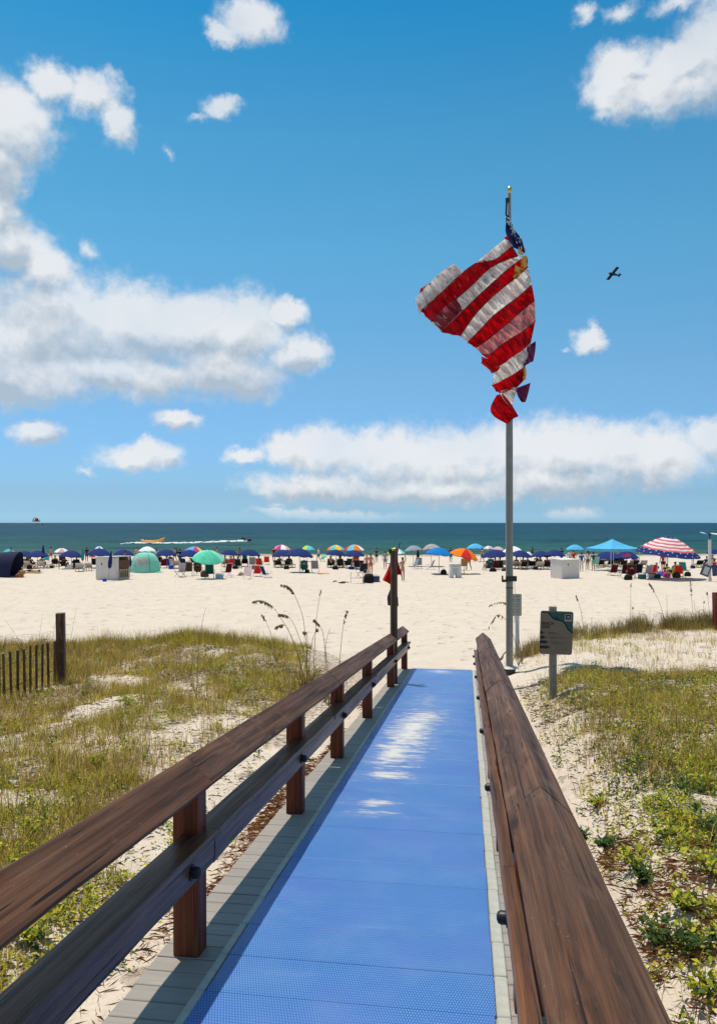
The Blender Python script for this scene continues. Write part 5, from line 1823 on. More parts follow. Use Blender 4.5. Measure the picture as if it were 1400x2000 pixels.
def skel(pose):
    V_ = {}
    if pose in ('stand', 'wave', 'walk'):
        V_ = dict(pel=(0, 0, .93, .125, .095), wai=(0, 0, 1.10, .115, .085), che=(0, .0, 1.29, .150, .100), nk0=(0, -.01, 1.43, .075, .060), nk=(0, .0, 1.50, .050, .050), hd=(0, .02, 1.585, .078, .088), ht=(0, .015, 1.675, .065, .075), no=(0, .105, 1.585, .016, .016))
        for s_, n in ((-1, 'L'), (1, 'R')):
            V_.update({n + 'sh': (s_ * .185, -.01, 1.385, .056, .052), n + 'el': (s_ * .245, -.03, 1.12, .040, .038), n + 'wr': (s_ * .265, .05, .89, .026, .030), n + 'ha': (s_ * .265, .075, .82, .020, .034),
                       n + 'hi': (s_ * .088, 0, .86, .092, .088), n + 'kn': (s_ * .100, .015, .48, .056, .058), n + 'ca': (s_ * .100, -.015, .34, .050, .052), n + 'an': (s_ * .100, -.02, .08, .034, .036), n + 'to': (s_ * .115, .13, .035, .036, .026)})
        if pose == 'wave':
            V_.update(Rsh=(.185, -.01, 1.41, .056, .052), Rel=(.30, .06, 1.60, .040, .038), Rwr=(.23, .08, 1.83, .026, .028), Rha=(.22, .09, 1.91, .020, .034))
            V_.update(Lkn=(-.06, .14, .50, .056, .058), Lca=(-.04, .06, .36, .050, .052), Lan=(-.02, -.02, .10, .034, .036), Lto=(.0, .12, .035, .036, .026))
        if pose == 'walk':
            V_.update(Lkn=(-.10, .16, .50, .056, .058), Lca=(-.10, .16, .36, .05, .05), Lan=(-.10, .20, .09, .034, .036), Lto=(-.11, .34, .06, .036, .026),
                      Rkn=(.10, -.06, .48, .056, .058), Rca=(.10, -.16, .36, .05, .05), Ran=(.10, -.30, .12, .034, .036), Rto=(.11, -.18, .035, .036, .026),
                      Lel=(-.24, -.14, 1.14, .04, .038), Lwr=(-.25, -.10, .92, .026, .03), Lha=(-.25, -.08, .85, .02, .034), Rel=(.24, .06, 1.13, .04, .038), Rwr=(.25, .22, .98, .026, .03), Rha=(.25, .27, .93, .02, .034))
    elif pose == 'sit':
        V_ = dict(pel=(0, -.05, .40, .130, .11), wai=(0, -.14, .54, .118, .09), che=(0, -.23, .72, .150, .10), nk0=(0, -.29, .86, .075, .06), nk=(0, -.29, .93, .05, .05), hd=(0, -.27, 1.01, .078, .088), ht=(0, -.275, 1.10, .065, .075), no=(0, -.185, 1.01, .016, .016))
        for s_, n in ((-1, 'L'), (1, 'R')):
            V_.update({n + 'sh': (s_ * .185, -.28, .82, .056, .052), n + 'el': (s_ * .27, -.16, .58, .04, .038), n + 'wr': (s_ * .28, .06, .54, .026, .03), n + 'ha': (s_ * .27, .14, .535, .034, .02),
                       n + 'hi': (s_ * .09, .02, .39, .095, .09), n + 'kn': (s_ * .13, .42, .47, .058, .058), n + 'ca': (s_ * .13, .50, .32, .05, .052), n + 'an': (s_ * .13, .60, .09, .034, .036), n + 'to': (s_ * .14, .74, .05, .036, .026)})
    else:  # lie
        V_ = dict(pel=(0, 0, .12, .13, .10), wai=(0, -.18, .12, .118, .09), che=(0, -.37, .14, .15, .10), nk0=(0, -.52, .13, .075, .06), nk=(0, -.58, .13, .05, .05), hd=(0, -.66, .14, .078, .088), ht=(0, -.75, .14, .065, .075), no=(0, -.65, .235, .016, .016))
        for s_, n in ((-1, 'L'), (1, 'R')):
            V_.update({n + 'sh': (s_ * .185, -.47, .12, .056, .052), n + 'el': (s_ * .27, -.22, .08, .04, .038), n + 'wr': (s_ * .25, .0, .06, .026, .03), n + 'ha': (s_ * .25, .07, .05, .034, .02),
                       n + 'hi': (s_ * .09, .07, .11, .092, .088), n + 'kn': (s_ * .11, .46, .16, .056, .056), n + 'ca': (s_ * .11, .60, .11, .05, .05), n + 'an': (s_ * .11, .88, .06, .034, .036), n + 'to': (s_ * .13, .97, .13, .03, .036)})
    E = [('pel', 'wai'), ('wai', 'che'), ('che', 'nk0'), ('nk0', 'nk'), ('nk', 'hd'), ('hd', 'ht'), ('hd', 'no')]
    for n in 'LR':
        E += [('che', n + 'sh'), (n + 'sh', n + 'el'), (n + 'el', n + 'wr'), (n + 'wr', n + 'ha'), ('pel', n + 'hi'), (n + 'hi', n + 'kn'), (n + 'kn', n + 'ca'), (n + 'ca', n + 'an'), (n + 'an', n + 'to')]
        h = Vector(V_[n + 'ha'][:3]); w = Vector(V_[n + 'wr'][:3]); d = (h - w).normalized()
        sd = Vector((0, 1, 0)).cross(d); sd = sd.normalized() if sd.length > .2 else Vector((1, 0, 0))
        sp = d.cross(sd).normalized()
        for i, L_ in enumerate((.070, .085, .080, .062)):
            off = sp * (.030 - .020 * i)
            V_['%sf%d' % (n, i)] = (*(h + off + d * L_ * .5), .0095, .0095)
            V_['%sg%d' % (n, i)] = (*(h + off * 1.15 + d * L_ + sd * .012), .008, .008)
            E += [(n + 'ha', '%sf%d' % (n, i)), ('%sf%d' % (n, i), '%sg%d' % (n, i))]
        V_[n + 'th'] = (*(w + d * .035 + sp * .045), .011, .011)
        V_[n + 'ti'] = (*(w + d * .075 + sp * .058), .009, .009)
        E += [(n + 'wr', n + 'th'), (n + 'th', n + 'ti')]
    return V_, E


def skin_mesh(name, V_, E, mat, root, lev=1):
    keys = list(V_)
    ix = {k_: i for i, k_ in enumerate(keys)}
    me = bpy.data.meshes.new(name + '_cage')
    me.from_pydata([V_[k_][:3] for k_ in keys], [(ix[a], ix[b_]) for a, b_ in E], [])
    o = bpy.data.objects.new(name, me); col.objects.link(o)
    m = o.modifiers.new('skin', 'SKIN'); m.use_smooth_shade = True
    sv = me.skin_vertices[0].data
    for k_ in keys:
        sv[ix[k_]].radius = V_[k_][3:5]
        sv[ix[k_]].use_root = (k_ == root)
    s2 = o.modifiers.new('sub', 'SUBSURF'); s2.levels = lev; s2.render_levels = lev
    dg = bpy.context.evaluated_depsgraph_get()
    r_ = bpy.data.meshes.new_from_object(o.evaluated_get(dg))
    r_.name = name
    bpy.data.objects.remove(o); bpy.data.meshes.remove(me)
    r_.materials.clear(); r_.materials.append(mat)
    return r_


_pm = {}


def sub_skel(V_, E, keys, grow):
    W_ = {k_: (*V_[k_][:3], V_[k_][3] * grow, V_[k_][4] * grow) for k_ in keys}
    return W_, [e for e in E if e[0] in W_ and e[1] in W_]


def pose_meshes(pose):
    if pose in _pm: return _pm[pose]
    V_, E = skel(pose)
    d = {'body': skin_mesh('body', V_, E, SK1, 'pel')}
    kk = ['pel', 'Lhi', 'Rhi']
    W_, e = sub_skel(V_, E, kk, 1.16)
    for n in 'LR':
        a, b_ = Vector(V_[n + 'hi'][:3]), Vector(V_[n + 'kn'][:3])
        q = a.lerp(b_, .62); W_[n + 'x'] = (*q, .085, .085); e.append((n + 'hi', n + 'x'))
    d['shorts'] = skin_mesh('shorts', W_, e, BLK, 'pel')
    W_, e = sub_skel(V_, E, ['pel', 'wai', 'che', 'nk0', 'Lsh', 'Rsh'], 1.13)
    W_['nk0'] = (*V_['nk0'][:3], .088, .072)
    for n in 'LR':
        a, b_ = Vector(V_[n + 'sh'][:3]), Vector(V_[n + 'el'][:3])
        q = a.lerp(b_, .6); W_[n + 'x'] = (*q, .062, .060); e.append((n + 'sh', n + 'x'))
    d['shirt'] = skin_mesh('shirt', W_, e, BLK, 'pel')
    W_, e = sub_skel(V_, E, ['pel', 'wai'], 1.10)
    q = Vector(V_['pel'][:3]).lerp(Vector(V_['wai'][:3]), .45); W_['wai'] = (*q, .127, .096)
    for n in 'LR':
        a = Vector(V_['pel'][:3]).lerp(Vector(V_[n + 'hi'][:3]), .8); W_[n + 'x'] = (*a, .10, .098); e.append(('pel', n + 'x'))
    d['swimsuit_bottom'] = skin_mesh('swimsuit_bottom', W_, e, BLK, 'pel')
    c_ = Vector(V_['che'][:3]); w_ = Vector(V_['wai'][:3])
    W_ = {'a': (*c_.lerp(w_, -.12), .158, .112), 'b': (*c_.lerp(w_, .28), .150, .108)}
    d['swimsuit_top'] = skin_mesh('swimsuit_top', W_, [('a', 'b')], BLK, 'a')
    h, t_ = Vector(V_['hd'][:3]), Vector(V_['ht'][:3]); nk = Vector(V_['nk'][:3])
    up = (t_ - h).normalized(); nose = (Vector(V_['no'][:3]) - h).normalized()
    b0 = h - nose * .030 + up * .02
    W_ = {'a': (*b0, .082, .080), 'b': (*(t_ - nose * .012), .072, .080), 'c': (*(h - nose * .055 - up * .10), .055, .035)}
    d['hair'] = skin_mesh('hair', W_, [('a', 'b'), ('a', 'c')], HB, 'a')
    _pm[pose] = d
    return d


def person(pose, P, rz, label, skin, hair, wear, group='people on the beach', scale=1.0):
    """wear: list of (piece, material)"""
    d = pose_meshes(pose)
    t = thing('person', label, 'person', P, rz, group)
    t.scale = (scale,) * 3
    for nm, m_ in [('body', skin), ('hair', hair)] + list(wear):
        o = link(nm, d[nm], t)
        o.material_slots[0].link = 'OBJECT'
        o.material_slots[0].material = m_
    return t


def bp(px, foot): return on_beach(px, foot)[0]


# --- umbrellas: (column, foot row, top row, width, cloths, label, tilt, tilt direction)
ORANGE8 = [YEL, AQ, RED, WHT, ORG, AQ, YEL, LBL]
RAIN = [ORG, YEL, RED, PINK, PUR, LBL, MAG, YEL]
UMB = [
    (18, 1096, 1072, 21, [CY], 'turquoise umbrella peeping over the dark navy tent at the left edge', 0, 0),
    (49, 1105, 1076, 36, [NAVY], 'navy umbrella half hidden behind the dark navy tent', 0, 0),
    (74, 1109, 1075, 44, [NAVY], 'navy umbrella beside the closed umbrella near the left edge', .05, 3.1),
    (121, 1094, 1070.5, 29, [PINK, WHT], 'pink and white umbrella farthest left near the water', 0, 0),
    (140, 1111, 1075, 45, [NAVY], 'navy umbrella just below the pink and white one', .06, 0),
    (195, 1110, 1071, 49, [NAVY], 'navy umbrella with a light blue one showing over its top', .06, 0),
    (194, 1092, 1067, 16, [LBL, WHT], 'small light blue umbrella peeping over a navy umbrella', 0, 0),
    (241, 1108, 1073.5, 46, [NAVY], 'navy umbrella behind the open white storage box', .05, 3.1),
    (181, 1098, 1082, 13, [COR], 'small coral umbrella low beside the open storage box', 0, 0),
    (288, 1098, 1067, 33, [WHT], 'white umbrella above the sea green pop-up tent', 0, 0),
    (324, 1104, 1073, 44, [NAVY], 'navy umbrella right of the white umbrella and pop-up tent', .04, 3.1),
    (380, 1096, 1067.5, 38, RAIN, 'rainbow umbrella of yellow, pink and violet over a navy one', .12, 0),
    (370, 1104, 1074, 46, [NAVY], 'navy umbrella right under the yellow, pink and violet rainbow one', 0, 0),
    (407, 1131, 1075, 63, [SEA, SEA2, SEA, SEA], 'big sea green umbrella tilted forward, nearest on the left half', .30, -1.2),
    (449, 1108, 1074, 34, [NAVY], 'navy umbrella just right of the big sea green umbrella', .08, 0),
    (488, 1107, 1073, 42, [NAVY], 'navy umbrella over the striped chair and red chairs', .07, 0),
    (550, 1095, 1064, 34, [WHT, MAG, WHT, WHT, PINK, MAG, WHT, PINK], 'white and magenta umbrella near the water left of centre', 0, 0),
    (600, 1096, 1065, 30, [AQ, LIM, LBL, LBL, GRN, LIM, AQ, LBL], 'light blue umbrella with a lime green panel', 0, 0),
    (553, 1108, 1074, 44, [NAVY], 'navy umbrella below the white and magenta umbrella', .05, 3.1),
    (585, 1118, 1071, 54, [NAVY], 'large navy umbrella over the dark green chair', .10, 0),
    (632, 1096, 1084, 12, [MINT], 'small mint umbrella lying low at the water line', .5, 3.0),
    (656, 1096, 1064, 35, ORANGE8, 'left of the two bright beach ball coloured umbrellas', 0, 0),
    (656, 1109, 1074, 38, [NAVY], 'navy umbrella under the left beach ball coloured umbrella', .08, 0),
    (691, 1097, 1063.5, 40, [AQ, YEL, WHT, LBL, RED, AQ, ORG, WHT], 'right of the two bright beach ball coloured umbrellas', 0, 0),
    (691, 1110, 1075, 42, [NAVY], 'navy umbrella under the right beach ball coloured umbrella', 0, 0),
    (770, 1100, 1069, 42, [LIM, MINT, YEL, AQ, GRN, LIM, WHT, MINT], 'lime and mint umbrella behind the tall flag post', 0, 0),
    (807, 1106, 1065, 36, [GRY], 'grey umbrella right of the tall flag post', .10, 2.8),
    (842, 1106, 1062, 38, [BGE], 'beige grey umbrella behind the bright blue one', .14, 2.6),
    (857, 1121, 1069, 52, [BBL], 'bright blue umbrella close beside the orange umbrella', .12, 0),
    (906, 1121, 1071, 57, [ORG, ORG, RED, ORG], 'big orange umbrella tilted right behind the white bin', .26, -.35),
    (928, 1096, 1061, 34, [LBL], 'light blue umbrella between orange umbrella and flagpole', 0, 0),
    (953, 1097, 1066, 20, [PGR, WHT], 'small pale pink umbrella next to the light blue one by the flagpole', 0, 0),
    (972, 1097, 1067.5, 23, [PGR], 'dusty pink umbrella just left of the flagpole', 0, 0),
    (1001, 1105, 1067, 40, [WHT], 'white umbrella right behind the flagpole', 0, 0),
    (966, 1109, 1073.5, 52, [NAVY], 'navy umbrella just left of the flagpole', .05, 3.1),
    (1016, 1111, 1075, 44, [NAVY], 'navy umbrella just right of the flagpole', .08, 0),
    (1031, 1100, 1078, 16, [WHT], 'small white umbrella just right of the navy one at the flagpole', .2, 0),
    (1056, 1107, 1076, 40, [NAVY], 'navy umbrella left behind the closed white storage box', 0, 0),
    (1083, 1108, 1074, 42, [NAVY], 'navy umbrella directly above the closed white storage box', .04, 0),
    (1122, 1099, 1063.5, 35, [LBL], 'light blue umbrella left of the light blue canopy', 0, 0),
    (1186, 1106, 1077, 60, [NAVY], 'navy umbrella seen under the light blue canopy', 0, 0),
    (1222, 1107, 1077, 50, [NAVY], 'navy umbrella between the canopy and the flag striped shelter', 0, 0),
    (1393, 1104, 1072, 30, [NAVY], 'navy umbrella cut by the right edge', 0, 0),
]
for (px, ft, tp, wd, mats, lab, *tl) in UMB:
    umbrella(px, ft, tp, wd, mats, lab, tl[0], tl[1])


def closed_umbrella(px, foot, top, mat, label, lean=0.0, P=None):
    if P is None: P, D = on_beach(px, foot)
    else: D = P.y
    h = (foot - top) / F * D
    t = thing('closed_umbrella', label, 'umbrella', P, 0, 'furled umbrellas on the beach')
    t.rotation_euler = (0, lean, 0)
    b = MB(); b.tube([(0, 0, -.2), (0, 0, h)], .02, 6); part('pole', b, M_UPOLE, t)
    b = MB(); b.lathe([(.05, h * .40), (.13, h * .46), (.15, h * .60), (.11, h * .78), (.05, h * .93), (.02, h * .98)], 10)
    part('canopy', b, mat, t, True)


closed_umbrella(85, 1109, 1063, NAVY, 'tall furled navy umbrella near the left edge')
closed_umbrella(162, 1112, 1070, TEAL, 'thin furled teal umbrella beside the seated person with bare back')
closed_umbrella(212, 1134, 1074, NAVY, 'furled navy umbrella leaning on the near corner of the open storage box', .10)
closed_umbrella(254, 1124, 1080, NAVY, 'furled navy umbrella at the far right corner of the open storage box')
closed_umbrella(816, 1106, 1072, BLK, 'furled dark umbrella in front of the grey umbrella')

# --- loungers under the navy umbrellas
for (px, ft, lab) in ((46, 1108, 'lounger beside the dark navy tent, nearest its opening'), (62, 1111, 'lounger under the navy umbrella right of the dark tent'), (88, 1111, 'lounger at the foot of the tall furled navy umbrella'),
                      (110, 1107, 'lounger with a dark clothed sunbather left of the bare backed person'), (158, 1116, 'lounger in front of the bare backed person'), (176, 1115, 'lounger just left of the open storage box'),
                      (333, 1106, 'lounger right of the sea green pop-up tent'), (345, 1110, 'lounger between pop-up tent and mauve chairs'),
                      (546, 1109, 'lounger under the navy umbrella below the white and magenta one'), (565, 1109, 'lounger left of the dark green chair'),
                      (1005, 1111, 'lounger just right of the flagpole'), (1019, 1112, 'second lounger right of the flagpole'), (1038, 1111, 'lounger with a blue towel left of the closed storage box'), (1052, 1112, 'lounger two places left of the closed storage box'), (1066, 1112, 'lounger right beside the closed storage box'),
                      (1172, 1109, 'first white lounger under the light blue canopy'), (1191, 1109, 'second white lounger under the light blue canopy'), (1215, 1110, 'third white lounger under the light blue canopy'), (1236, 1110, 'white lounger where canopy and striped shelter meet'), (1253, 1110, 'white lounger behind the dark red chairs'),
                      (1362, 1108, 'lounger left of the tilted notice board post'), (1376, 1109, 'lounger behind the tilted notice board')):
    chair('lounger', px, ft, random.uniform(-.25, .25), BLK if px in (1172, 1191, 1215, 1236, 46, 110, 546, 565, 1019, 1066, 1038, 1362) else (MAU if px % 2 else M_LPAD), 'wooden ' + lab if not 'white' in lab else lab)  # black cloth on some: their backlit, shaded look put into the colour

# two loungers and now and then a sunbather under every navy umbrella
def short(l): return l[len('navy umbrella '):] if l.startswith('navy umbrella ') else l
q_ = random.Random(21)
for i_, (px, ft, tp, wd, mats, lab, *tl) in enumerate(UMB):
    if mats[0] is not NAVY or px in (195, 241, 585): continue
    for sd_, dx_ in (('left', -.24), ('right', .26)):
        x_ = px + dx_ * wd
        if sd_ == 'right' and px > 1380: continue
        chair('lounger', x_, ft + q_.uniform(-.6, .8), q_.uniform(-.2, .2), q_.choice([BLK, BLK, NAVY, BRN, MAU]), sd_ + ' dark lounger under the navy umbrella ' + short(lab).replace('a navy one', 'another'), 'wooden rental loungers')
        if q_.random() < .72:
            person('sit', bp(x_, ft) + Vector((0, -.15, .02)), q_.uniform(-.2, .2), 'sunbather on the ' + sd_ + ' lounger, umbrella ' + short(lab), q_.choice([SK1, SK3, SK4, SK1]), q_.choice([HB, HBR, HB]), q_.choice([[('shorts', BLK)], [('shorts', MRN)], [('swimsuit_top', BLK), ('swimsuit_bottom', BLK)], [('shirt', MRN), ('shorts', BLK)], [('shirt', BLK), ('shorts', NAVY)], [('swimsuit_top', RED), ('swimsuit_bottom', RED)]]), 'sunbathers under the navy umbrellas')

# --- folding chairs: (kind, column, foot, turn, cloth, label, frame)
CH = [('low', 122, 1099, .2, BLK, 'black beach chair in front of the pink umbrella', M_TUBD), ('low', 128, 1100, -.3, BLK, 'second black beach chair below the pink umbrella', M_TUBD),
      ('low', 152, 1111, .1, BLK, 'dark chair carrying the bare backed person', M_TUBD), ('low', 186, 1108, .2, BLK, 'black chair beside the open storage box', M_TUBD), ('low', 92, 1098, .3, CY, 'light blue chair at the water line near the left edge', None),
      ('low', 320, 1110, .3, MRN, 'maroon chair right of the pop-up tent', M_TUBD), ('low', 329, 1109, -.2, RBL, 'royal blue chair right of the pop-up tent', None),
      ('high', 352, 1127, 2.7, MAU, 'tall mauve draped chair left of the big sea green umbrella', M_TUBD), ('high', 368, 1125, .25, BRN, 'left of two tall brown chairs by the big sea green umbrella', M_TUBD), ('high', 387, 1124, .1, BRN, 'right of two tall brown chairs by the big sea green umbrella', M_TUBD),
      ('high', 410, 1131, .1, GRN, 'dark green chair in the shade of the big sea green umbrella', M_TUBD), ('high', 442, 1127, .9, MRN, 'maroon chair standing sideways beside the blue cooler', M_TUBE),
      ('low', 452, 1109, .1, RED, 'red chair under the navy umbrella right of the sea green one', M_TUBD), ('low', 466, 1110, -.1, BLK, 'black chair between two red ones left of centre', M_TUBD), ('low', 479, 1098, 0, GRN, 'green chair far back under a navy umbrella', None), ('high', 493, 1110, .1, STR, 'grey striped chair left of the pole of a navy umbrella', M_TUBE), ('low', 507, 1108, -.1, RED, 'dark red chair right of the grey striped one', M_TUBD),
      ('low', 482, 1132, 3.0, LPK, 'pale pink low chair alone on the open sand', M_TUBE), ('low', 502, 1126, .3, RED, 'bright red beach chair on the open sand by a white frame', M_TUBE), ('low', 521, 1128, -.9, NAVY, 'navy beach chair seen from the side on the open sand', M_TUBE), ('low', 521, 1102, .1, RED, 'small red chair back towards the water', None),
      ('high', 594, 1119, .05, GRN, 'dark green tall chair under the large navy umbrella', M_TUBD), ('high', 616, 1119, -.15, STR, 'striped high back chair right of the dark green one', M_TUBE),
      ('low', 645, 1109, .1, BLK, 'black chair under the left beach ball umbrella', M_TUBD), ('low', 664, 1110, -.1, BLK, 'second black chair under the left beach ball umbrella', M_TUBD), ('low', 682, 1108, .1, GRN, 'green chair under the right beach ball umbrella', None), ('high', 695, 1108, .0, RED, 'red chair under the right beach ball umbrella', M_TUBD), ('low', 699, 1112, -.3, BLK, 'low black chair in front of the red chair', M_TUBD),
      ('high', 706, 1129, 2.6, BLK, 'black folding chair by the white frame table', M_TUBD), ('high', 817, 1110, .0, GRY, 'grey high chair facing the water right of the flag post', M_TUBE), ('low', 838, 1112, 1.2, GRY, 'grey chair seen from the side before the bright blue umbrella', M_TUBE), ('low', 806, 1111, 2.0, GRY, 'grey chair turned aside next to the grey high chair', M_TUBE),
      ('high', 953, 1115, .5, GRN, 'dark green chair left of the flagpole', M_TUBD), ('low', 965, 1113, .1, MRN, 'maroon chair between green chair and flagpole', M_TUBD), ('low', 976, 1113, -.2, BLK, 'black chair nearest the left side of the flagpole', M_TUBD), ('high', 904, 1114, .2, TAN, 'wooden chair behind the white bin', M_LWOOD),
      ('low', 1195, 1124, .2, MRN, 'small dark red chair alone under the light blue canopy', M_TUBD),
      ('high', 1218, 1129, .15, MRN, 'dark maroon chair leftmost under the flag striped shelter', M_TUBD), ('high', 1231, 1130, -.1, MRN, 'dark maroon chair in the middle under the flag striped shelter', M_TUBD), ('high', 1242, 1128, .3, BLK, 'black chair under the flag striped shelter beside maroon ones', M_TUBD), ('low', 1262, 1126, .2, GRY, 'grey chair under the flag striped shelter', M_TUBE), ('low', 1273, 1124, -.1, RED, 'red chair under the flag striped shelter beside a white cooler', M_TUBE), ('high', 1337, 1124, -1.0, TEAL, 'teal chair at the right under the flag striped shelter', M_TUBE), ('low', 1312, 1126, .4, LIM, 'lime chair under the flag striped shelter', M_TUBD), ('low', 1325, 1127, -.4, RED, 'low red chair next to the teal chair', M_TUBD),
      ('high', 1160, 1110, .2, MINT, 'mint chair behind the man in the green shirt', M_TUBE)]
for (kd, px, ft, rz, fab, lab, fr_) in CH:
    chair(kd, px, ft, rz, fab, lab, frame=fr_)

# --- people
person('stand', bp(716, 1123), .4, 'blond woman in a red swimsuit standing beside the black bag', SK4, HBL, [('swimsuit_top', RED), ('swimsuit_bottom', RED)])
person('stand', bp(724, 1122), -.3, 'sunburnt man in coral shorts standing next to the blond woman', SK4, HBR, [('shorts', COR)])
person('wave', bp(786, 1135), .5, 'woman in a dark bikini walking right of the flag post with one arm raised', SK1, HB, [('swimsuit_top', BRN), ('swimsuit_bottom', BRN)], scale=.97)
person('stand', bp(752, 1112), 0.2, 'person in a grey shirt standing just left of the flag post', SK2, HBR, [('shirt', GRY), ('shorts', GRY)])
person('stand', bp(1135, 1116), .1, 'man in a blue shirt standing right of the closed storage box', SK2, HBR, [('shirt', RBL), ('shorts', WHT)])
person('stand', bp(1158, 1115), .2, 'man in a green shirt and pale shorts under the canopy edge', SK2, HB, [('shirt', GRN), ('shorts', MINT)])
person('stand', bp(1120, 1110), -.2, 'person in a red shirt standing behind the closed storage box', SK2, HBR, [('shirt', RED), ('shorts', NAVY)])
person('stand', bp(1112, 1108), .3, 'person in a white top half hidden behind the closed storage box', SK2, HBL, [('shirt', WHT), ('shorts', BLK)])
person('stand', bp(1294, 1118), .1, 'person in a red shirt standing under the flag striped shelter', SK4, HBR, [('shirt', RED), ('shorts', MRN)])
person('stand', bp(306, 1103), .2, 'person in red standing right of the pop-up tent', SK1, HBR, [('shirt', WHT), ('shorts', RED)])
person('stand', bp(245, 1112), -.2, 'person in a dark shirt standing behind the open storage box', SK2, HB, [('shirt', BLK), ('shorts', NAVY)])
person('walk', bp(915, 1114), .4, 'tanned person in orange shorts walking behind the white bin', SK4, HB, [('shorts', ORG)])
person('walk', bp(342, 1098), 1.3, 'person in dark shorts walking along the water by the navy umbrellas', SK1, HB, [('shorts', BLK)])
person('stand', bp(1147, 1113), .4, 'person in a white shirt between blue and green shirted men', SK2, HBR, [('shirt', WHT), ('shorts', TAN)])
person('stand', bp(352, 1104), .4, 'person in black standing under the rainbow umbrella', SK1, HB, [('shirt', BLK), ('shorts', BLK)])
for (px, ft, rz, lab, sk, hr, wear) in (
        (152, 1111, .1, 'bare backed person seated in a dark chair near the left', SK4, HBR, [('shorts', NAVY)]),
        (110, 1107, .1, 'sunbather in black on the lounger left of the bare backed person', SK1, HB, [('swimsuit_bottom', BLK), ('swimsuit_top', BLK)]),
        (62, 1110, .1, 'person in red seated under the navy umbrella by the dark tent', SK1, HB, [('shirt', MRN), ('shorts', BLK)]),
        (46, 1107, .1, 'person in grey seated at the opening of the dark tent', SK2, HBR, [('shirt', GRY), ('shorts', BLK)]),
        (452, 1109, .1, 'person in a black swimsuit sitting in a red chair left of centre', SK1, HB, [('swimsuit_top', BLK), ('swimsuit_bottom', BLK)]),
        (466, 1110, -.1, 'person in red shorts sitting in the black chair left of centre', SK4, HBR, [('shorts', RED)]),
        (507, 1108, -.1, 'bare chested person sitting in the dark red chair', SK4, HB, [('shorts', BLK)]),
        (546, 1108, .1, 'person in a red shirt on a lounger below the magenta umbrella', SK2, HB, [('shirt', RED), ('shorts', BLK)]),
        (565, 1108, .1, 'person in black on the lounger left of the dark green chair', SK1, HBR, [('shirt', BLK), ('shorts', MRN)]),
        (594, 1119, .05, 'person in a green shirt in the dark green tall chair', SK2, HBR, [('shirt', GRN), ('shorts', BLK)]),
        (645, 1109, .1, 'person in a dark shirt in the first black chair under the beach ball umbrella', SK1, HB, [('shirt', BLK), ('shorts', GRY)]),
        (664, 1110, -.1, 'person in dark clothes in the second black chair under the beach ball umbrella', SK3, HB, [('shirt', BLK), ('shorts', BLK)]),
        (695, 1108, 0, 'person in dark shorts in the red chair under the beach ball umbrella', SK4, HB, [('shorts', BLK)]),
        (953, 1115, .5, 'person in navy in the dark green chair left of the flagpole', SK2, HBL, [('shirt', NAVY), ('shorts', BLK)]),
        (965, 1113, .1, 'person in pink in the maroon chair left of the flagpole', SK4, HB, [('shirt', PINK), ('shorts', BLK)]),
        (976, 1113, -.2, 'person in black in the chair nearest the flagpole', SK1, HB, [('shirt', BLK), ('shorts', BLK)]),
        (1019, 1111, .1, 'person in black on the second lounger right of the flagpole', SK1, HBR, [('swimsuit_top', BLK), ('swimsuit_bottom', BLK)]),
        (1052, 1111, .1, 'person in brown on a lounger left of the closed storage box', SK3, HB, [('shirt', BRN), ('shorts', BLK)]),
        (1066, 1111, 0, 'person in maroon on the lounger touching the closed storage box', SK1, HB, [('shirt', MRN), ('shorts', BLK)]),
        (1231, 1130, -.1, 'person in dark red in the middle chair under the flag striped shelter', SK2, HBR, [('shirt', MRN), ('shorts', BLK)]),
        (1312, 1126, .4, 'person in violet seated in the lime chair under the striped shelter', SK2, HBR, [('shirt', PUR), ('shorts', BLK)]),
        (1376, 1108, .1, 'person in dark blue on the lounger behind the tilted notice board', SK1, HB, [('shirt', NAVY), ('shorts', BLK)]),
        (329, 1109, -.2, 'person in blue seated right of the pop-up tent', SK2, HBR, [('shirt', RBL), ('shorts', BLK)]),
        (41, 1127, .9, 'person in a yellow shirt sitting on the sand by the dark tent', SK2, HBL, [('shirt', TAN), ('shorts', ORG)]),
        (387, 1124, .1, 'person in maroon in the right brown chair by the sea green umbrella', SK1, HB, [('shirt', MRN), ('shorts', BLK)])):
    p = bp(px, ft)
    if px == 41: p = p - Vector((0, 0, .30))
    person('sit', p, rz, lab, sk, hr, wear)
b = MB(); P, D = on_beach(62, 1118)
person('lie', P + Vector((0, 0, .03)), 1.5, 'tanned person lying on the sand right of the dark tent', SK1, HB, [('shorts', BLK)])
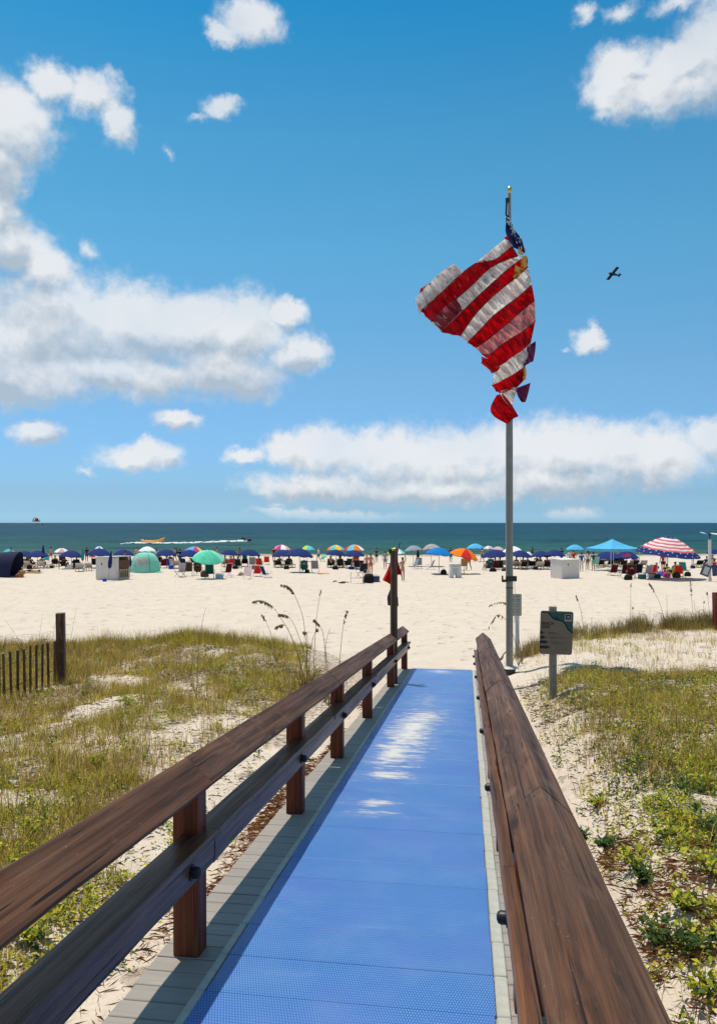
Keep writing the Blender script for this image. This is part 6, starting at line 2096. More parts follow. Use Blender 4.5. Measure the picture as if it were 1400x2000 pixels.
for (px, ft, ps, rz, lab, sk, hr, wear) in (
        (22, 1099, 'stand', .2, 'bather in navy standing at the water behind the dark tent', SK1, HB, [('shorts', NAVY)]),
        (100, 1096, 'walk', 1.4, 'person in red walking at the water line near the left edge', SK4, HB, [('shorts', RED)]),
        (170, 1097, 'stand', .3, 'person in black far back left of the open storage box', SK3, HB, [('shorts', BLK), ('shirt', BLK)]),
        (268, 1096, 'stand', .1, 'person in a pink top standing far behind the pop-up tent', SK2, HBR, [('shirt', PINK), ('shorts', BLK)]),
        (424, 1097, 'walk', -1.2, 'person in blue shorts at the water right of the big sea green umbrella', SK1, HB, [('shorts', RBL)]),
        (468, 1097, 'stand', .0, 'person in black at the water behind the red chairs', SK3, HB, [('shorts', BLK)]),
        (535, 1097, 'stand', .4, 'person in dark red at the water left of the magenta umbrella', SK1, HBR, [('shirt', MRN), ('shorts', BLK)]),
        (622, 1098, 'walk', 1.2, 'person in white walking at the water by the mint umbrella', SK2, HBL, [('shirt', WHT), ('shorts', NAVY)]),
        (735, 1099, 'stand', .2, 'person in green far back just left of the flag post', SK1, HB, [('shirt', GRN), ('shorts', BLK)]),
        (880, 1098, 'stand', -.2, 'person in black far back between blue and orange umbrellas', SK3, HB, [('shorts', BLK), ('shirt', BLK)]),
        (941, 1099, 'walk', 1.4, 'person in navy trunks far back left of the flagpole', SK1, HB, [('shorts', NAVY)]),
        (1096, 1100, 'stand', .1, 'person in dark clothes far back above the closed storage box', SK3, HB, [('shirt', NAVY), ('shorts', BLK)]),
        (1209, 1099, 'stand', .2, 'person in red far back between canopy legs', SK1, HB, [('shorts', RED)]),
        (1278, 1119, 'sit', .1, 'person in blue seated low beneath the striped shelter', SK2, HBR, [('shirt', RBL), ('shorts', BLK)]),
        (1300, 1121, 'sit', -.3, 'person in black seated by the violet bag under the striped shelter', SK4, HB, [('shirt', BLK), ('shorts', BLK)]),
        (1352, 1101, 'stand', .2, 'person in a tan shirt standing right of the striped shelter', SK2, HBL, [('shirt', TAN), ('shorts', NAVY)]),
        (1391, 1109, 'sit', .1, 'person in red seated at the right edge behind the white post', SK4, HBR, [('shirt', RED), ('shorts', BLK)])):
    person(ps, bp(px, ft) - Vector((0, 0, .25 if ps == 'sit' else 0)), rz, lab, sk, hr, wear)
# someone wading and a few heads in the shallows
for (px, row, lab, sk, hr) in ((1039, 1081, 'dark figure wading in the shallow water left of the storage box', SK3, HB), (1146, 1083, 'bather standing in the water behind the light blue umbrella', SK3, HB), (1149, 1083, 'second bather in the water beside the first', SK1, HB), (346, 1082, 'wading bather behind the navy umbrellas left of centre', SK3, HB)):
    D = (CZ - SEA_Z) * F / (row - HOR)
    person('stand', Vector((at(px, D), D, SEA_Z - .62)), 0, lab, sk, hr, [('shorts', BLK)], 'bathers in the sea')

# --- towels, bags, coolers
def flat_cloth(name, px, foot, w, d, mat, label, cat, rz=0.0, group='things lying on the beach'):
    P, D = on_beach(px, foot)
    b = MB()
    rnd = random.Random(px)
    b.sheet([[(-w / 2 + w * i / 6 + rnd.uniform(-.02, .02), -d / 2 + d * j / 5 + rnd.uniform(-.02, .02), .03 + rnd.uniform(0, .05)) for i in range(7)] for j in range(6)], (0, 0, .014))
    o = link(name, b.mesh(name, mat, True)); o.location = P; o.rotation_euler = (0, 0, rz)
    return tag(o, label, cat, group)


flat_cloth('beach_towel', 62, 1119, 1.7, .9, TAN, 'tan towel under the person lying on the sand', 'towel')
flat_cloth('beach_towel', 460, 1123, 1.1, 1.6, LPK, 'pale pink towel spread on the sand left of the pink chair', 'towel')
flat_cloth('beach_towel', 632, 1121, .9, .6, COR, 'coral towel lying on the open sand', 'towel', .3)
flat_cloth('beach_towel', 1040, 1109, .7, .5, RBL, 'blue towel heaped on a lounger left of the storage box', 'towel')


def bag(px, foot, w, h, d, mat, label, rz=0.0, cat='bag', name='beach_bag'):
    P, D = on_beach(px, foot)
    t = thing(name, label, cat, P, rz, 'bags set down on the beach')
    b = MB()
    rnd = random.Random(px * 3 + int(w * 100))
    prof = [(.42, 0), (.52, .15), (.5, .5), (.42, .8), (.25, .97), (.06, 1.0)]
    n_ = 12
    for (r_, z) in prof:
        for k_ in range(n_):
            a = 2 * math.pi * k_ / n_
            j = 1 + rnd.uniform(-.09, .09)
            b.v.append(Vector((math.cos(a) * r_ * w * j, math.sin(a) * r_ * d * j, z * h)))
    for i in range(len(prof) - 1):
        for k_ in range(n_):
            b.f.append((i * n_ + k_, i * n_ + (k_ + 1) % n_, (i + 1) * n_ + (k_ + 1) % n_, (i + 1) * n_ + k_)); b.m.append(0)
    b.f.append(tuple(range(n_))[::-1]); b.m.append(0); e = (len(prof) - 1) * n_; b.f.append(tuple(e + k_ for k_ in range(n_))); b.m.append(0)
    part('sack', b, mat, t, True)
    b = MB(); b.tube([(-.18 * w, 0, h * .9), (-.12 * w, 0, h * 1.2), (.12 * w, 0, h * 1.2), (.18 * w, 0, h * .9)], .012, 5)
    part('handle', b, mat, t)


bag(720, 1139, .75, .62, .5, BLK, 'big black bag on the sand beside the white frame table')
bag(471, 1124, .42, .25, .35, TAN, 'tan bag lying beside the pale pink chair')
bag(600, 1119, .4, .32, .3, BLK, 'black bag under the large navy umbrella')
bag(866, 1122, .5, .42, .4, BLK, 'black bag in the shade of the bright blue umbrella')
bag(1290, 1126, .6, .42, .4, PUR, 'violet bag in the heap under the flag striped shelter')
bag(1301, 1128, .55, .40, .4, MAG, 'magenta bag in the heap under the flag striped shelter')
bag(1306, 1122, .6, .5, .4, LIM, 'lime green bag in the heap under the flag striped shelter')
bag(1320, 1129, .6, .42, .5, BRN, 'brown bag at the front of the heap under the striped shelter')
bag(1342, 1126, .5, .36, .4, BLK, 'black bag below the teal chair')
bag(146, 1110, .3, .28, .3, BLK, 'small black bag left of the bare backed person')
bag(712, 1110, .55, .3, .35, BLK, 'flat black bag in front of the red chair')
bag(669, 1140, .34, .10, .25, BRN, 'small dark bundle lying alone on the open sand')


for (px, ft, w_, h_, m_, lab) in ((58, 1112, .5, .4, BLK, 'black bag beside the lounger right of the dark tent'), (102, 1110, .45, .35, BRN, 'brown bag between loungers near the left edge'), (205, 1135, .3, .2, RBL, 'small blue bag at the foot of the open storage box'), (335, 1112, .5, .4, RBL, 'royal blue bag right of the pop-up tent'),
                              (400, 1127, .6, .5, BRN, 'brown bag between the brown chairs and the dark green chair'), (460, 1112, .5, .35, BLK, 'black bag in front of the red and black chairs'), (497, 1112, .5, .35, BLK, 'dark bag by the grey striped chair'), (560, 1112, .5, .35, BLK, 'black bag before the loungers left of the dark green chair'),
                              (655, 1112, .55, .35, BLK, 'black bag between the chairs under the left beach ball umbrella'), (686, 1112, .5, .3, NAVY, 'navy bag under the right beach ball umbrella'), (962, 1117, .6, .35, BLK, 'black bag on the sand before the chairs left of the flagpole'), (985, 1116, .5, .3, BRN, 'brown bag touching the left side of the flagpole in view'),
                              (1045, 1113, .5, .3, BLK, 'black bag between loungers left of the closed storage box'), (1226, 1132, .6, .4, BLK, 'black bag before the maroon chairs under the striped shelter'), (1283, 1130, .5, .35, GRN, 'green bag left of the magenta one under the striped shelter'), (1352, 1110, .5, .3, NAVY, 'navy bag by the lounger left of the white post')):
    bag(px, ft, w_, h_, w_ * .7, m_, lab)


def cooler(px, foot, w, h, d, mat, lid, label, rz=0.0):
    P, D = on_beach(px, foot)
    t = thing('cooler', label, 'cooler', P, rz, 'coolers on the beach')
    b = MB(); b.box((0, 0, h * .42), (w, d, h * .84), .03); part('body', b, mat, t)
    b = MB(); b.box((0, 0, h * .92), (w * 1.04, d * 1.05, h * .15), .03); part('lid', b, lid, t)
    b = MB(); b.tube([(-w * .53, 0, h * .7), (-w * .56, 0, h * 1.12), (w * .56, 0, h * 1.12), (w * .53, 0, h * .7)], .012, 5); part('handle', b, M_TUBE, t)


M_CBL = plain('blue_grey_plastic', srgb(105, 150, 175), .4, .05, 3); M_CNV = plain('navy_plastic', srgb(40, 55, 105), .4, .05, 3)
cooler(429, 1132, .52, .40, .36, M_CBL, M_WHITE, 'blue grey cooler right of the dark green chair')
cooler(735, 1137, .42, .40, .36, M_CNV, M_BOLT, 'navy cooler with raised handle right of the black bag')
cooler(137, 1112, .45, .42, .34, M_WHITE, M_WHITE, 'white cooler under the navy umbrella near the left')
cooler(1272, 1129, .55, .40, .36, M_WHITE, plain('red_plastic', srgb(200, 40, 40), .4, .05, 3), 'white cooler with a red lid under the flag striped shelter')
cooler(1253, 1131, .5, .42, .36, plain('green_plastic', srgb(30, 90, 85), .4, .05, 3), M_WHITE, 'green cooler at the front edge of the striped shelter')
# white folding frame table
P, D = on_beach(697, 1140)
t = thing('folding_table', 'white framed folding table on the open sand left of the black bag', 'table', P, .1)
b = MB(); b.box((0, 0, .74), (.85, .5, .02), .004); part('tabletop', b, cl('mesh_tabletop', 225, 220, 212), t)
for x in (-.40, .40):
    for y in (-.22, .22):
        b = MB(); b.tube([(x, y, 0), (x, y, .73)], .014, 6); part('leg', b, M_TUBE, t)
b = MB(); b.tube([(-.4, -.22, .35), (.4, -.22, .35)], .012, 5); b.tube([(-.4, .22, .35), (.4, .22, .35)], .012, 5); b.tube([(-.4, -.22, .35), (-.4, .22, .35)], .012, 5); part('brace', b, M_TUBE, t)
for (x0_, y0_, x1_, y1_, lab) in ((661, 1139.5, 682, 1139, 'dark driftwood stick lying on the open sand by the table'), (651, 1137, 659, 1136.5, 'short stick on the open sand left of the driftwood'), ):
    P, D = on_beach(x0_, y0_); Q, D = on_beach(x1_, y1_)
    b = MB(); b.tube([(0, 0, .02), (Q - P) * .5 + Vector((0, 0, .08)), Q - P + Vector((0, 0, .04))], [.05, .045, .02], 6)
    o = link('driftwood_stick', b.mesh('driftwood_stick', M_STICK, True)); o.location = P; tag(o, lab, 'stick', 'driftwood on the open beach')

# --- storage boxes
M_BOXW = plain('white_painted_plywood', (.62, .57, .52), .6, .05, 2.5, bump=.1)
M_BOXD = plain('dark_box_inside', (.10, .055, .035), .8, .2, 5)


def corner_box(px, foot, ang, w, d, side):
    """where a box stands whose near corner shows at that pixel; side -1 near corner is the left one"""
    P, D = on_beach(px, foot)
    c = Matrix.Rotation(ang, 3, 'Z') @ Vector((side * w / 2, -d / 2, 0))
    return P - c


w, d, h = 1.83, 1.5, 1.62
a = R(-25)
P = corner_box(226, 1133, a, w, d, 1)
t = thing('storage_box', 'white beach storage box with its side open and wooden chairs stacked inside', 'box', P, a, 'white storage boxes on the beach')
b = MB(); b.box((0, -d / 2 + .02, h / 2), (w, .04, h), .004); part('front_panel', b, M_BOXW, t)
b = MB(); b.box((-w / 2 + .02, .02, h / 2), (.04, d - .05, h), .004); part('side_panel', b, M_BOXW, t)
b = MB(); b.box((0, d / 2 - .02, h / 2), (w - .09, .04, h), .004); part('back_panel', b, M_BOXW, t)
b = MB(); b.box((w / 2 - .02, -d / 2 + .20, h / 2), (.04, .30, h), .004); b.box((w / 2 - .02, .12, .10), (.04, d - .36, .20), .004); b.box((w / 2 - .02, d / 2 - .10, h / 2 + .1), (.04, .10, h - .25), .004); part('side_panel', b, M_BOXW, t)
b = MB(); b.box((.03, .02, h + .03), (w + .12, d + .12, .05), .01, Matrix.Rotation(R(-2), 4, 'Y')); part('roof', b, M_BOXW, t)
b = MB(); b.box((.0, .0, .04), (w - .12, d - .12, .04)); b.box((-.2, .0, h * .5), (.03, d - .12, h - .1)); part('lining', b, M_BOXD, t)
b = MB(); b.box((w / 2 + .01, .12, 1.02), (.03, d - .42, .78), .004, Matrix.Rotation(R(8), 4, 'Y')); part('opening_sheet', b, M_BOXD, t)  # dark brown sheet set across the upper part of the opening
b = MB(); b.box((-.35, -d / 2 - .004, h * .70), (.10, .008, .14), .003); b.box((-.35, -d / 2 - .012, h * .70), (.05, .012, .06), .003); part('latch', b, M_BOLT, t)
for i in range(5):
    b = MB(); y = -.36 + i * .22
    b.box((w / 2 + .05, y, .42), (.05, .05, .72), .006, Matrix.Rotation(R(6), 4, 'Y')); b.box((w / 2 + .06, y + .08, .70), (.04, .16, .05), .004); b.box((w / 2 + .09, y + .08, .16), (.04, .16, .05), .004)
    o = part('lounger_frame', b, M_LWOOD, t)
w, d, h = 1.62, 1.3, 1.36
a = R(25)
P = corner_box(1097, 1130, a, w, d, -1)
t = thing('storage_box', 'closed white beach storage box standing alone right of the flagpole', 'box', P, a, 'white storage boxes on the beach')
for (nm, c_, s_) in (('front_panel', (0, -d / 2 + .02, h / 2), (w, .04, h)), ('back_panel', (0, d / 2 - .02, h / 2), (w, .04, h)), ('side_panel', (-w / 2 + .02, 0, h / 2), (.04, d - .09, h)), ('side_panel', (w / 2 - .02, 0, h / 2), (.04, d - .09, h))):
    b = MB(); b.box(c_, s_, .004); part(nm, b, M_BOXW, t)
b = MB(); b.box((0, 0, h + .035), (w + .08, d + .08, .06), .012, Matrix.Rotation(R(2.5), 4, 'X')); part('lid', b, M_WHITE, t)
b = MB(); b.box((-.25, -d / 2 - .006, h * .76), (.07, .012, .13), .004); b.box((-.25, -d / 2 - .02, h * .72), (.05, .03, .06), .006); part('padlock', b, M_BOLT, t)
# white bin with a notch
P, D = on_beach(888, 1129)
t = thing('beach_bin', 'white wooden bin standing in front of the orange umbrella', 'bin', P, .05)
b = MB(); b.prism([(-.46, 0), (-.16, 0), (-.12, .30), (.0, .34), (.06, .30), (.10, 0), (.46, 0), (.40, 1.02), (-.36, 1.02)], -.32, .32); part('body', b, M_WHITE, t)
b = MB(); b.box((.02, 0, 1.045), (.86, .72, .045), .01); part('lid', b, M_WHITE, t)
b = MB(); b.box((.02, -.325, .90), (.62, .012, .10), .003); b.box((-.02, -.326, .55), (.40, .010, .40), .003); part('sign_plate', b, plain('grey_faded_print', (.42, .42, .43), .6, .2, 12), t)

# --- tents
M_NET = cl('pale_tent_netting', 225, 220, 214, .5)
P, D = on_beach(284, 1118)
Rx = 29.5 * D / F
t = thing('popup_tent', 'sea green pop-up beach tent with a white netting window', 'tent', P, 0)


def dome(Rx_, Ry_, Hz, a0, a1, nu=18, nv=9, pw=.62):
    g_ = []
    for j in range(nv + 1):
        v = j / nv
        row = []
        for i in range(nu + 1):
            a_ = a0 + (a1 - a0) * i / nu
            r_ = math.cos(v * math.pi / 2) ** pw
            row.append(Vector((math.cos(a_) * Rx_ * r_, math.sin(a_) * Ry_ * r_, Hz * math.sin(v * math.pi / 2))))
        g_.append(row)
    return g_


Ht = (1118 - 1079) / F * D
b = MB(); b.sheet(dome(Rx, Rx * .8, Ht, -math.pi, .05 * math.pi), (0, .01, .01)); part('shell', b, SEA2, t, True)
b = MB(); b.sheet(dome(Rx, Rx * .8, Ht, .05 * math.pi, math.pi, 14), (0, .01, .01)); part('shell', b, SEA, t, True)
g_ = []
for j in range(6):
    row = []
    for i in range(9):
        a_ = R(-128 + 62 * i / 8); v = .26 + .28 * j / 5
        r_ = math.cos(v * math.pi / 2) ** .62
        row.append(Vector((math.cos(a_) * (Rx + .02) * r_, math.sin(a_) * (Rx * .8 + .02) * r_, Ht * math.sin(v * math.pi / 2))))
    g_.append(row)
b = MB(); b.sheet(g_, (0, -.008, 0)); part('window', b, M_NET, t, True)
b = MB()
for ang in (-60, -150, 30):
    b.tube([Vector((math.cos(R(ang)) * (Rx + .012) * math.cos(v * math.pi / 2) ** .62, math.sin(R(ang)) * (Rx * .8 + .012) * math.cos(v * math.pi / 2) ** .62, (Ht + .01) * math.sin(v * math.pi / 2))) for v in [i / 10 for i in range(11)]], .014, 5)
part('seam', b, cl('dark_sea_green_seam', 60, 150, 140), t)
# apron
b = MB(); b.sheet([[(x * Rx * 1.05 + .25 * Rx, -Rx * .8 * y - .15, .03 + .10 * (1 - y)) for x in (.35, .55, .75, 1.0)] for y in (.2, .5, .8)], (0, 0, .012)); part('apron', b, SEA, t)

P, D = on_beach(12, 1126)
Rx = 31 * D / F; Ht = (1126 - 1077) / F * D
TN = cl('navy_tent_fabric', 40, 44, 74, .15)
t = thing('beach_tent', 'dark navy half-dome beach tent with its opening facing right at the left edge', 'tent', P, 0)
# shell: an arched tunnel, open to the right
g_ = []
for i in range(9):
    x = -Rx * 1.5 + i / 8 * Rx * 2.1
    k2 = .45 + .55 * math.sin(min(1, (i + 1.5) / 7.5) * math.pi / 2)
    lean = .18 * i / 8
    g_.append([Vector((x + lean * Ht * math.sin(math.pi * j / 12), -math.cos(math.pi * j / 12) * 1.05 * k2, math.sin(math.pi * j / 12) ** .75 * Ht * k2)) for j in range(13)])
b = MB(); b.sheet(g_, (.012, 0, .012)); part('shell', b, TN, t, True)
b = MB(); b.tube([p + Vector((.02, 0, 0)) for p in g_[-1]], .03, 6); part('hoop', b, BLK, t)
b = MB(); b.sheet([[(x, y, .03) for y in (-.95, 0, .95)] for x in (-Rx * 1.4, -.3, Rx * .6)], (0, 0, .012)); part('groundsheet', b, TAN, t)
b = MB(); b.sheet([[Vector((-Rx * .6 + .0, -math.cos(math.pi * j / 10) * .9 * f, .05 + math.sin(math.pi * j / 10) ** .75 * Ht * .80 * f)) for j in range(11)] for f in (.1, .5, 1.0)], (.01, 0, 0)); part('netting', b, M_NET, t)

# --- light blue canopy
P, D = on_beach(1195, 1114)
hw = 1.62; ze = (1114 - 1071) / F * D; zp = (1114 - 1053) / F * D
t = thing('beach_canopy', 'light blue four legged pop-up canopy near the right edge', 'canopy', P, R(24))
for (x, y) in ((-hw, -hw), (hw, -hw), (-hw, hw), (hw, hw)):
    b = MB(); b.tube([(x, y, -.1), (x, y, ze)], .022, 6); part('leg', b, M_TUBE, t)
b = MB()
for k_ in range(4):
    c0 = [(-1, -1), (1, -1), (1, 1), (-1, 1)][k_]; c1 = [(-1, -1), (1, -1), (1, 1), (-1, 1)][(k_ + 1) % 4]
    g_ = []
    for j in range(7):
        f = j / 6
        g_.append([Vector(((c0[0] * (1 - i / 6) + c1[0] * i / 6) * hw * (1 - f), (c0[1] * (1 - i / 6) + c1[1] * i / 6) * hw * (1 - f), ze + (zp - ze) * f - .10 * math.sin(math.pi * f) - .04 * math.sin(math.pi * i / 6) * (1 - f))) for i in range(7)])
    b2 = MB(); b2.sheet(g_[:-1] + [[p + Vector((.001 * i, 0, 0)) for i, p in enumerate(g_[-1])]], (0, 0, .008)); part('roof_panel', b2, LBL, t, True)
    g_ = [[Vector(((c0[0] * (1 - i / 6) + c1[0] * i / 6) * (hw + .02), (c0[1] * (1 - i / 6) + c1[1] * i / 6) * (hw + .02), ze - z - .04 * math.sin(math.pi * i / 6))) for i in range(7)] for z in (0, .22)]
    b2 = MB(); b2.sheet(g_, (.006, .006, 0)); part('valance', b2, LBL, t)
b = MB(); b.tube([(-.25, -hw - .02, ze - .62), (.15, -hw - .03, ze - .5), (.5, -hw - .02, ze - .58)], .13, 6)
o = link('inflatable_toy', b.mesh('inflatable_toy', cl('hot_pink_vinyl', 230, 90, 130), True)); o.location = P + Matrix.Rotation(R(24), 3, 'Z') @ Vector((0, 0, 0)); o.rotation_euler = (0, 0, R(24))
tag(o, 'pink inflatable hanging under the front edge of the light blue canopy', 'toy')

# --- the big striped shelter
P, D = on_beach(1303, 1131)
Rr = 60 * D / F; hc = (1131 - 1048) / F * D
t = thing('flag_umbrella', 'big red and white striped shelter with a navy starred rim', 'umbrella', P, .2)
rim = (1131 - 1081) / F * D
Mt = Matrix.Translation((0, 0, rim)) @ Matrix.Rotation(R(3.5), 4, 'Y') @ Matrix.Rotation(R(7), 4, 'X')


def shell_ring(f0, f1, n=40):
    g_ = []
    for f in (f0, (f0 + f1) / 2, f1):
        row = []
        for k_ in range(n + 1):
            a_ = 2 * math.pi * k_ / n
            sag = abs(math.sin(a_ * 5))
            z = (hc - rim) * (1 - f ** 1.55) - .05 * sag * f
            row.append(Mt @ Vector((math.cos(a_) * Rr * f * (1 - .02 * sag), math.sin(a_) * Rr * f * (1 - .02 * sag), z)))
        g_.append(row)
    return g_


fs = [.03, .20, .31, .40, .48, .555, .625, .69, .75, .81]
mm = [NAVY, RED, WHT, RED, WHT, RED, WHT, RED, WHT]
M_STR = [cl('red_shelter_stripe', 222, 118, 120, .3), cl('white_shelter_stripe', 238, 225, 225, .3)]
for i in range(len(fs) - 1):
    b = MB(); b.sheet(shell_ring(fs[i], fs[i + 1]), (0, 0, -.012))
    part('canopy_ring', b, NAVY if i == 0 else M_STR[(i + 0) % 2 if i % 2 == 0 else 1], t, True)
b = MB(); b.sheet(shell_ring(.81, 1.0), (0, 0, -.012)); part('canopy_ring', b, NAVY, t, True, label='navy starred rim of the shelter')
b = MB()
for k_ in range(22):
    for (f, r_) in ((.17, .05), (.86, .07), (.95, .06)):
        if f == .17 and k_ % 3: continue
        a_ = 2 * math.pi * (k_ + (.5 if f == .95 else 0)) / 22
        z = (hc - rim) * (1 - f ** 1.55) + .015
        c_ = Vector((math.cos(a_) * Rr * f, math.sin(a_) * Rr * f, z)); tn = Vector((-math.sin(a_), math.cos(a_), 0)); sl_ = -(hc - rim) * 1.55 * f ** .55 / Rr
        rd = Vector((math.cos(a_), math.sin(a_), sl_)).normalized(); nn = tn.cross(rd); nn = nn if nn.z > 0 else -nn
        o_ = len(b.v)
        for q in range(10):
            an = 2 * math.pi * q / 10; rr = r_ if q % 2 == 0 else r_ * .42
            b.v.append(Mt @ (c_ + nn * .012 + tn * math.sin(an) * rr - rd * math.cos(an) * rr))
        b.f.append(tuple(o_ + q for q in range(10))); b.m.append(0)
part('star', b, WHT, t, kind='stuff')
b = MB(); b.tube([(0, 0, -.3), (0, 0, hc - .05)], .03, 6); part('pole', b, M_UPOLE, t)
b = MB()
for k_ in range(10):
    a_ = 2 * math.pi * k_ / 10
    b.tube([Mt @ Vector((math.cos(a_) * Rr * f, math.sin(a_) * Rr * f, (hc - rim) * (1 - f ** 1.55) - .03)) for f in (.03, .4, .7, .98)], .012, 4)
part('rib_frame', b, M_TUBD, t)

# --- service post at the right edge
P, D = on_beach(1385, 1135)
t = thing('service_post', 'white post with a blue and white rotor head and boards near the right edge', 'post', P, 0)
zz_ = lambda row: (1135 - row) / F * D
xx_ = lambda c_: (c_ - 1385) / F * D
b = MB(); b.box((0, 0, zz_(1054) / 2), (.16, .16, zz_(1054)), .01); part('post', b, M_WHITE, t)
b = MB(); b.box((xx_(1387), .03, zz_(1131)), (.10, .12, .22), .01); part('base', b, M_BOLT, t)
b = MB(); b.tube([(0, 0, zz_(1054)), (0, 0, zz_(1044))], .035, 6); b.lathe([(.06, 0), (.10, .05), (.06, .12)], 10, (0, 0, zz_(1047))); part('hub', b, M_BOLT, t)
M_BLADE = cl('pale_blue_blade', 150, 190, 220, .1)
for (x0_, x1_, row, mt_) in ((1367, 1380, 1043, M_BLADE), (1388, 1408, 1045, M_WHITE), (1376, 1384, 1041, M_CNV)):
    b = MB(); b.sheet([[(xx_(x0_), -.12, zz_(row) + .05), (xx_((x0_ + x1_) / 2), -.16, zz_(row)), (xx_(x1_), -.10, zz_(row + 1))], [(xx_(x0_), .12, zz_(row) + .12), (xx_((x0_ + x1_) / 2), .16, zz_(row) + .10), (xx_(x1_), .10, zz_(row + 1) + .06)]], (0, 0, .02)); part('vane', b, mt_, t)
b = MB(); b.box((0, 0, 0), (.62, .04, .80), .02, Matrix.Rotation(R(20), 4, 'Y')); o = part('notice_board', b, plain('dark_grey_board', (.07, .075, .085), .5, .1, 6), t); o.location = (xx_(1375.5), -.14, zz_(1114))
b = MB(); b.box((0, 0, 0), (.36, .012, .54), .004, Matrix.Rotation(R(20), 4, 'Y')); o2 = part('paper', b, plain('grey_notice_paper', (.46, .46, .50), .6, .06, 6), o); o2.location = (.02, -.028, -.02)
b = MB(); b.box((0, 0, 0), (.60, .06, .78), .06, Matrix.Rotation(R(-4), 4, 'Y')); o = part('panel', b, M_CNV, t); o.location = (xx_(1396.5), -.12, zz_(1114))
b = MB(); b.box((0, 0, 0), (.22, .012, .34), .004); o2 = part('paper', b, M_BLADE, o); o2.location = (.16, -.038, -.02)

# ------------------------------------------------------------------ on the water
M_FOAM = plain('white_wake_foam', (.60, .60, .58), .9, .1, 3)


def on_sea(px, row):
    D = (CZ - SEA_Z) * F / (row - HOR)
    return Vector((at(px, D), D, SEA_Z)), D


M_BAN = plain('orange_yellow_inflatable', (.80, .34, .03), .4, .1, 3)
P, D = on_sea(299, 1061.5)
L_ = 47 * D / F
t = thing('banana_boat', 'orange inflatable banana boat crossing the sea left of centre', 'boat', P, 0)
b = MB(); b.tube([(-L_ / 2, 0, .85), (-L_ * .36, 0, .50), (-L_ * .1, 0, .42), (L_ * .2, 0, .52), (L_ * .38, 0, .92), (L_ / 2, 0, 1.35)], [.16, .34, .38, .38, .34, .12], 10); part('hull', b, M_BAN, t, True)
for y in (-.55, .55):
    b = MB(); b.tube([(-L_ * .46, y, .42), (-L_ * .1, y, .22), (L_ * .2, y, .25), (L_ * .42, y, .78)], [.10, .26, .26, .12], 8); part('side_tube', b, M_BAN, t, True)
for i in range(6):
    x = -L_ * .30 + i * L_ * .115
    person('sit', P + Vector((x, 0, .40 + .05 * max(0, i - 3))), R(-90), ['rider at the tail of the orange banana boat', 'second rider from the tail of the banana boat', 'third rider from the tail of the banana boat', 'fourth rider from the tail of the banana boat', 'second rider from the raised bow of the banana boat', 'rider nearest the raised bow of the banana boat'][i], [SK3, SK1, SK3][i % 3], HB, [('shirt', [BLK, NAVY, BLK][i % 3]), ('shorts', BLK)], 'riders on the banana boat', .8)
P, D = on_sea(479, 1057.5)
t = thing('jet_ski', 'dark jet ski at the head of a long white wake', 'jet ski', P, 0)
b = MB()
sec = [(-1.5, .40, .55, .1), (-.6, .55, .62, -.05), (.4, .55, .70, -.05), (1.2, .36, .75, .15), (1.7, .06, .70, .45)]
for (x, hw_, zt_, zb_) in sec:
    b.v += [Vector((x, -hw_, zt_ - .15)), Vector((x, -hw_ * .5, zt_)), Vector((x, hw_ * .5, zt_)), Vector((x, hw_, zt_ - .15)), Vector((x, hw_ * .4, zb_)), Vector((x, -hw_ * .4, zb_))]
for i in range(4):
    for j in range(6): b.f.append((i * 6 + j, i * 6 + (j + 1) % 6, (i + 1) * 6 + (j + 1) % 6, (i + 1) * 6 + j)); b.m.append(0)
b.f.append(tuple(range(6))[::-1]); b.f.append(tuple(24 + j for j in range(6))); b.m += [0, 0]
part('hull', b, plain('black_jet_ski_shell', (.02, .02, .025), .3, .1, 3), t, True)
b = MB(); b.box((-.5, 0, .78), (1.2, .34, .22), .06); part('saddle', b, BLK, t)
b = MB(); b.tube([(.6, 0, .75), (.4, 0, 1.12)], .06, 6); b.tube([(.4, -.35, 1.15), (.4, .35, 1.15)], .03, 6); part('handlebar', b, M_BOLT, t)
person('sit', P + Vector((-.55, 0, .50)), R(-90), 'dark clad driver sitting on the jet ski', SK3, HB, [('shirt', BLK), ('shorts', BLK)], 'riders on the water')


def foam(name, pts, label):
    """a ridge of churned water, wider at one end"""
    rnd = random.Random(len(pts) * 7)
    C_ = catmull(pts, 70)
    V_, g_ = [], []
    for i, (px, row, hw_) in enumerate(C_):
        P_, D_ = on_sea(px, row)
        r_ = []
        for j in range(7):
            q = j / 6 * 2 - 1
            r_.append(P_ + Vector((rnd.uniform(-.5, .5), q * hw_ * .65 * D_ / 60 * rnd.uniform(.6, 1.1), .08 + (1 - q * q) * .30 * rnd.uniform(.4, 1.3) * min(1, hw_))))
        g_.append(r_)
    b = MB(); b.sheet(g_, (0, 0, -.05))
    o = link(name, b.mesh(name, M_FOAM, True))
    return tag(o, kind='stuff')


foam('wake_foam', [(238, 1063, .4), (265, 1061.5, 1.0), (300, 1061.5, .9), (340, 1061.8, .8), (380, 1061, 1.1), (430, 1059, 1.4), (470, 1057.6, 1.8), (486, 1057.2, 1.5)], '')
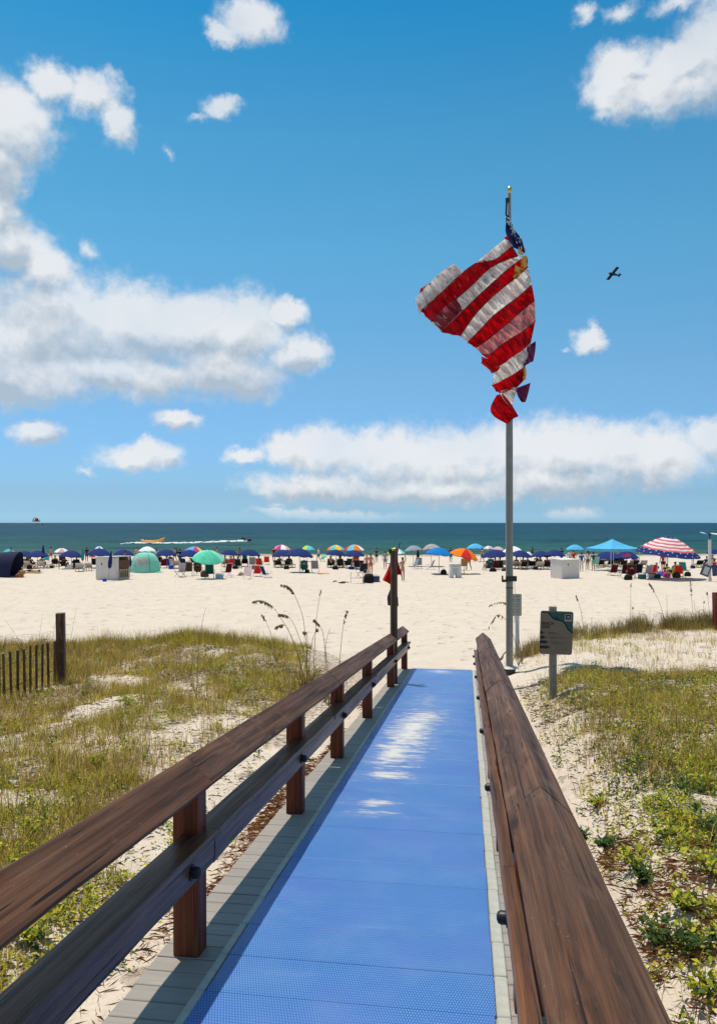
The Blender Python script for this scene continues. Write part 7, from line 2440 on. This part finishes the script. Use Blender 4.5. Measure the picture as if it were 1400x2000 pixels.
# parasail far out, with its boat
D = 1200.0
P = Vector((at(83, D), D, SEA_Z))
t = thing('parasail_boat', 'tiny white tow boat just under the horizon at far left', 'boat', P, 0)
b = MB(); b.prism([(-4, .3), (3.4, .3), (4.6, 1.6), (-4.2, 1.5)], -1.3, 1.3); part('hull', b, M_WHITE, t)
b = MB(); b.prism([(-.8, 1.5), (1.6, 1.5), (1.0, 3.0), (-.5, 3.0)], -.9, .9); part('cabin', b, plain('dark_cabin_glass', (.03, .04, .05), .2, .1, 3), t)
b = MB(); b.tube([(-2.5, 0, 1.5), (-2.5, 0, 4.6)], .12, 5); part('mast', b, M_WHITE, t)
P = Vector((at(72, D), D, zat(1020, D)))
t = thing('parasail', 'small orange and dark parasail canopy low over the horizon at far left', 'parasail', P, .3)
b = MB(); g_ = [[Vector((math.cos(a_) * 5.6 * (1 - .15 * v), -2.5 + 5 * v, 1.0 + math.sin(a_) * 7.5)) for a_ in [math.pi * i / 10 for i in range(11)]] for v in (0, .5, 1)]
for k_, m_ in ((0, BLK), (3, ORG), (5, ORG), (7, RED), (9, BLK)):
    e_ = min(k_ + (3 if k_ in (0,) else 2), 10)
    b = MB(); b.sheet([[r_[i] for i in range(k_, e_ + 1)] for r_ in g_], (0, .02, -.05)); part('canopy_panel', b, m_, t, True)
b = MB(); b.sheet([[(x, 2.4, 1.0), (x * .6, 2.6, 3.0), (x * .3, 2.5, 6.5)] for x in (-5.2, -2, 1, 5.2)], (0, .1, 0)); part('canopy_panel', b, ORG, t)
b = MB()
for x in (-5.4, -2, 2, 5.4): b.tube([(x, 0, 1.2), (0, 0, -2.5)], .05, 4)
b.tube([(0, 0, -2.5), (P * -1 + Vector((at(83, D), D - .0, SEA_Z + 4)))], .04, 4)
part('line', b, M_BOLT, t)

# light aeroplane
D = 420.0
P = Vector((at(1199, D), D, zat(536, D)))
t = thing('aeroplane', 'small dark single propeller aeroplane flying left in the blue sky', 'aeroplane', P, 0)
ax_ = Vector((-math.cos(R(25)), -math.sin(R(25)), .03)).normalized()
ay_ = Vector((.27, -.76, .50)); ay_ = (ay_ - ax_ * ay_.dot(ax_)).normalized()
az_ = ax_.cross(ay_)
t.rotation_euler = Matrix((ax_, ay_, az_)).transposed().to_euler()
M_PLN = plain('dark_aircraft_paint', (.05, .06, .075), .5, .2, 1.5); M_PLO = plain('rust_orange_aircraft_paint', (.30, .08, .03), .5, .2, 1.5)
b = MB(); b.tube([(4.0, 0, 0), (3.7, 0, 0), (2.6, 0, .05), (1.0, 0, .10), (-1.5, 0, .02), (-4.2, 0, .15)], [.12, .52, .70, .76, .52, .20], 10); part('fuselage', b, M_PLN, t, True)
b = MB(); b.quadbox(Matrix.Translation((.9, 0, .55)), 2.1, 9.0, .18, .05); part('wing', b, plain('olive_aircraft_paint', (.10, .11, .075), .5, .2, 1.5), t)
b = MB(); b.quadbox(Matrix.Translation((-3.9, 0, .2)), 1.0, 2.2, .10, .03); part('tailplane', b, M_PLN, t)
b = MB(); b.prism([(-3.3, .2), (-4.5, .2), (-4.8, 2.0), (-4.0, 2.0)], -.08, .08); part('fin', b, M_PLN, t)
b = MB(); b.box((-.6, 0, .42), (1.6, .70, .30), .1); part('cabin', b, M_PLO, t)
for a_ in (20, 200):
    b = MB(); b.box((4.05, 0, .45), (.05, .14, .9), .02); o = part('propeller_blade', b, M_BOLT, t); o.rotation_euler = (R(a_), 0, 0)
b = MB(); b.tube([(1.6, -.7, -.75), (1.6, 0, -.2), (1.6, .7, -.75)], .05, 5); part('landing_gear', b, M_BOLT, t)
for y in (-.75, .75):
    b = MB(); b.tube([(1.6, y - .08, -.80), (1.6, y + .08, -.80)], .24, 10); part('wheel', b, M_BOLT, t)
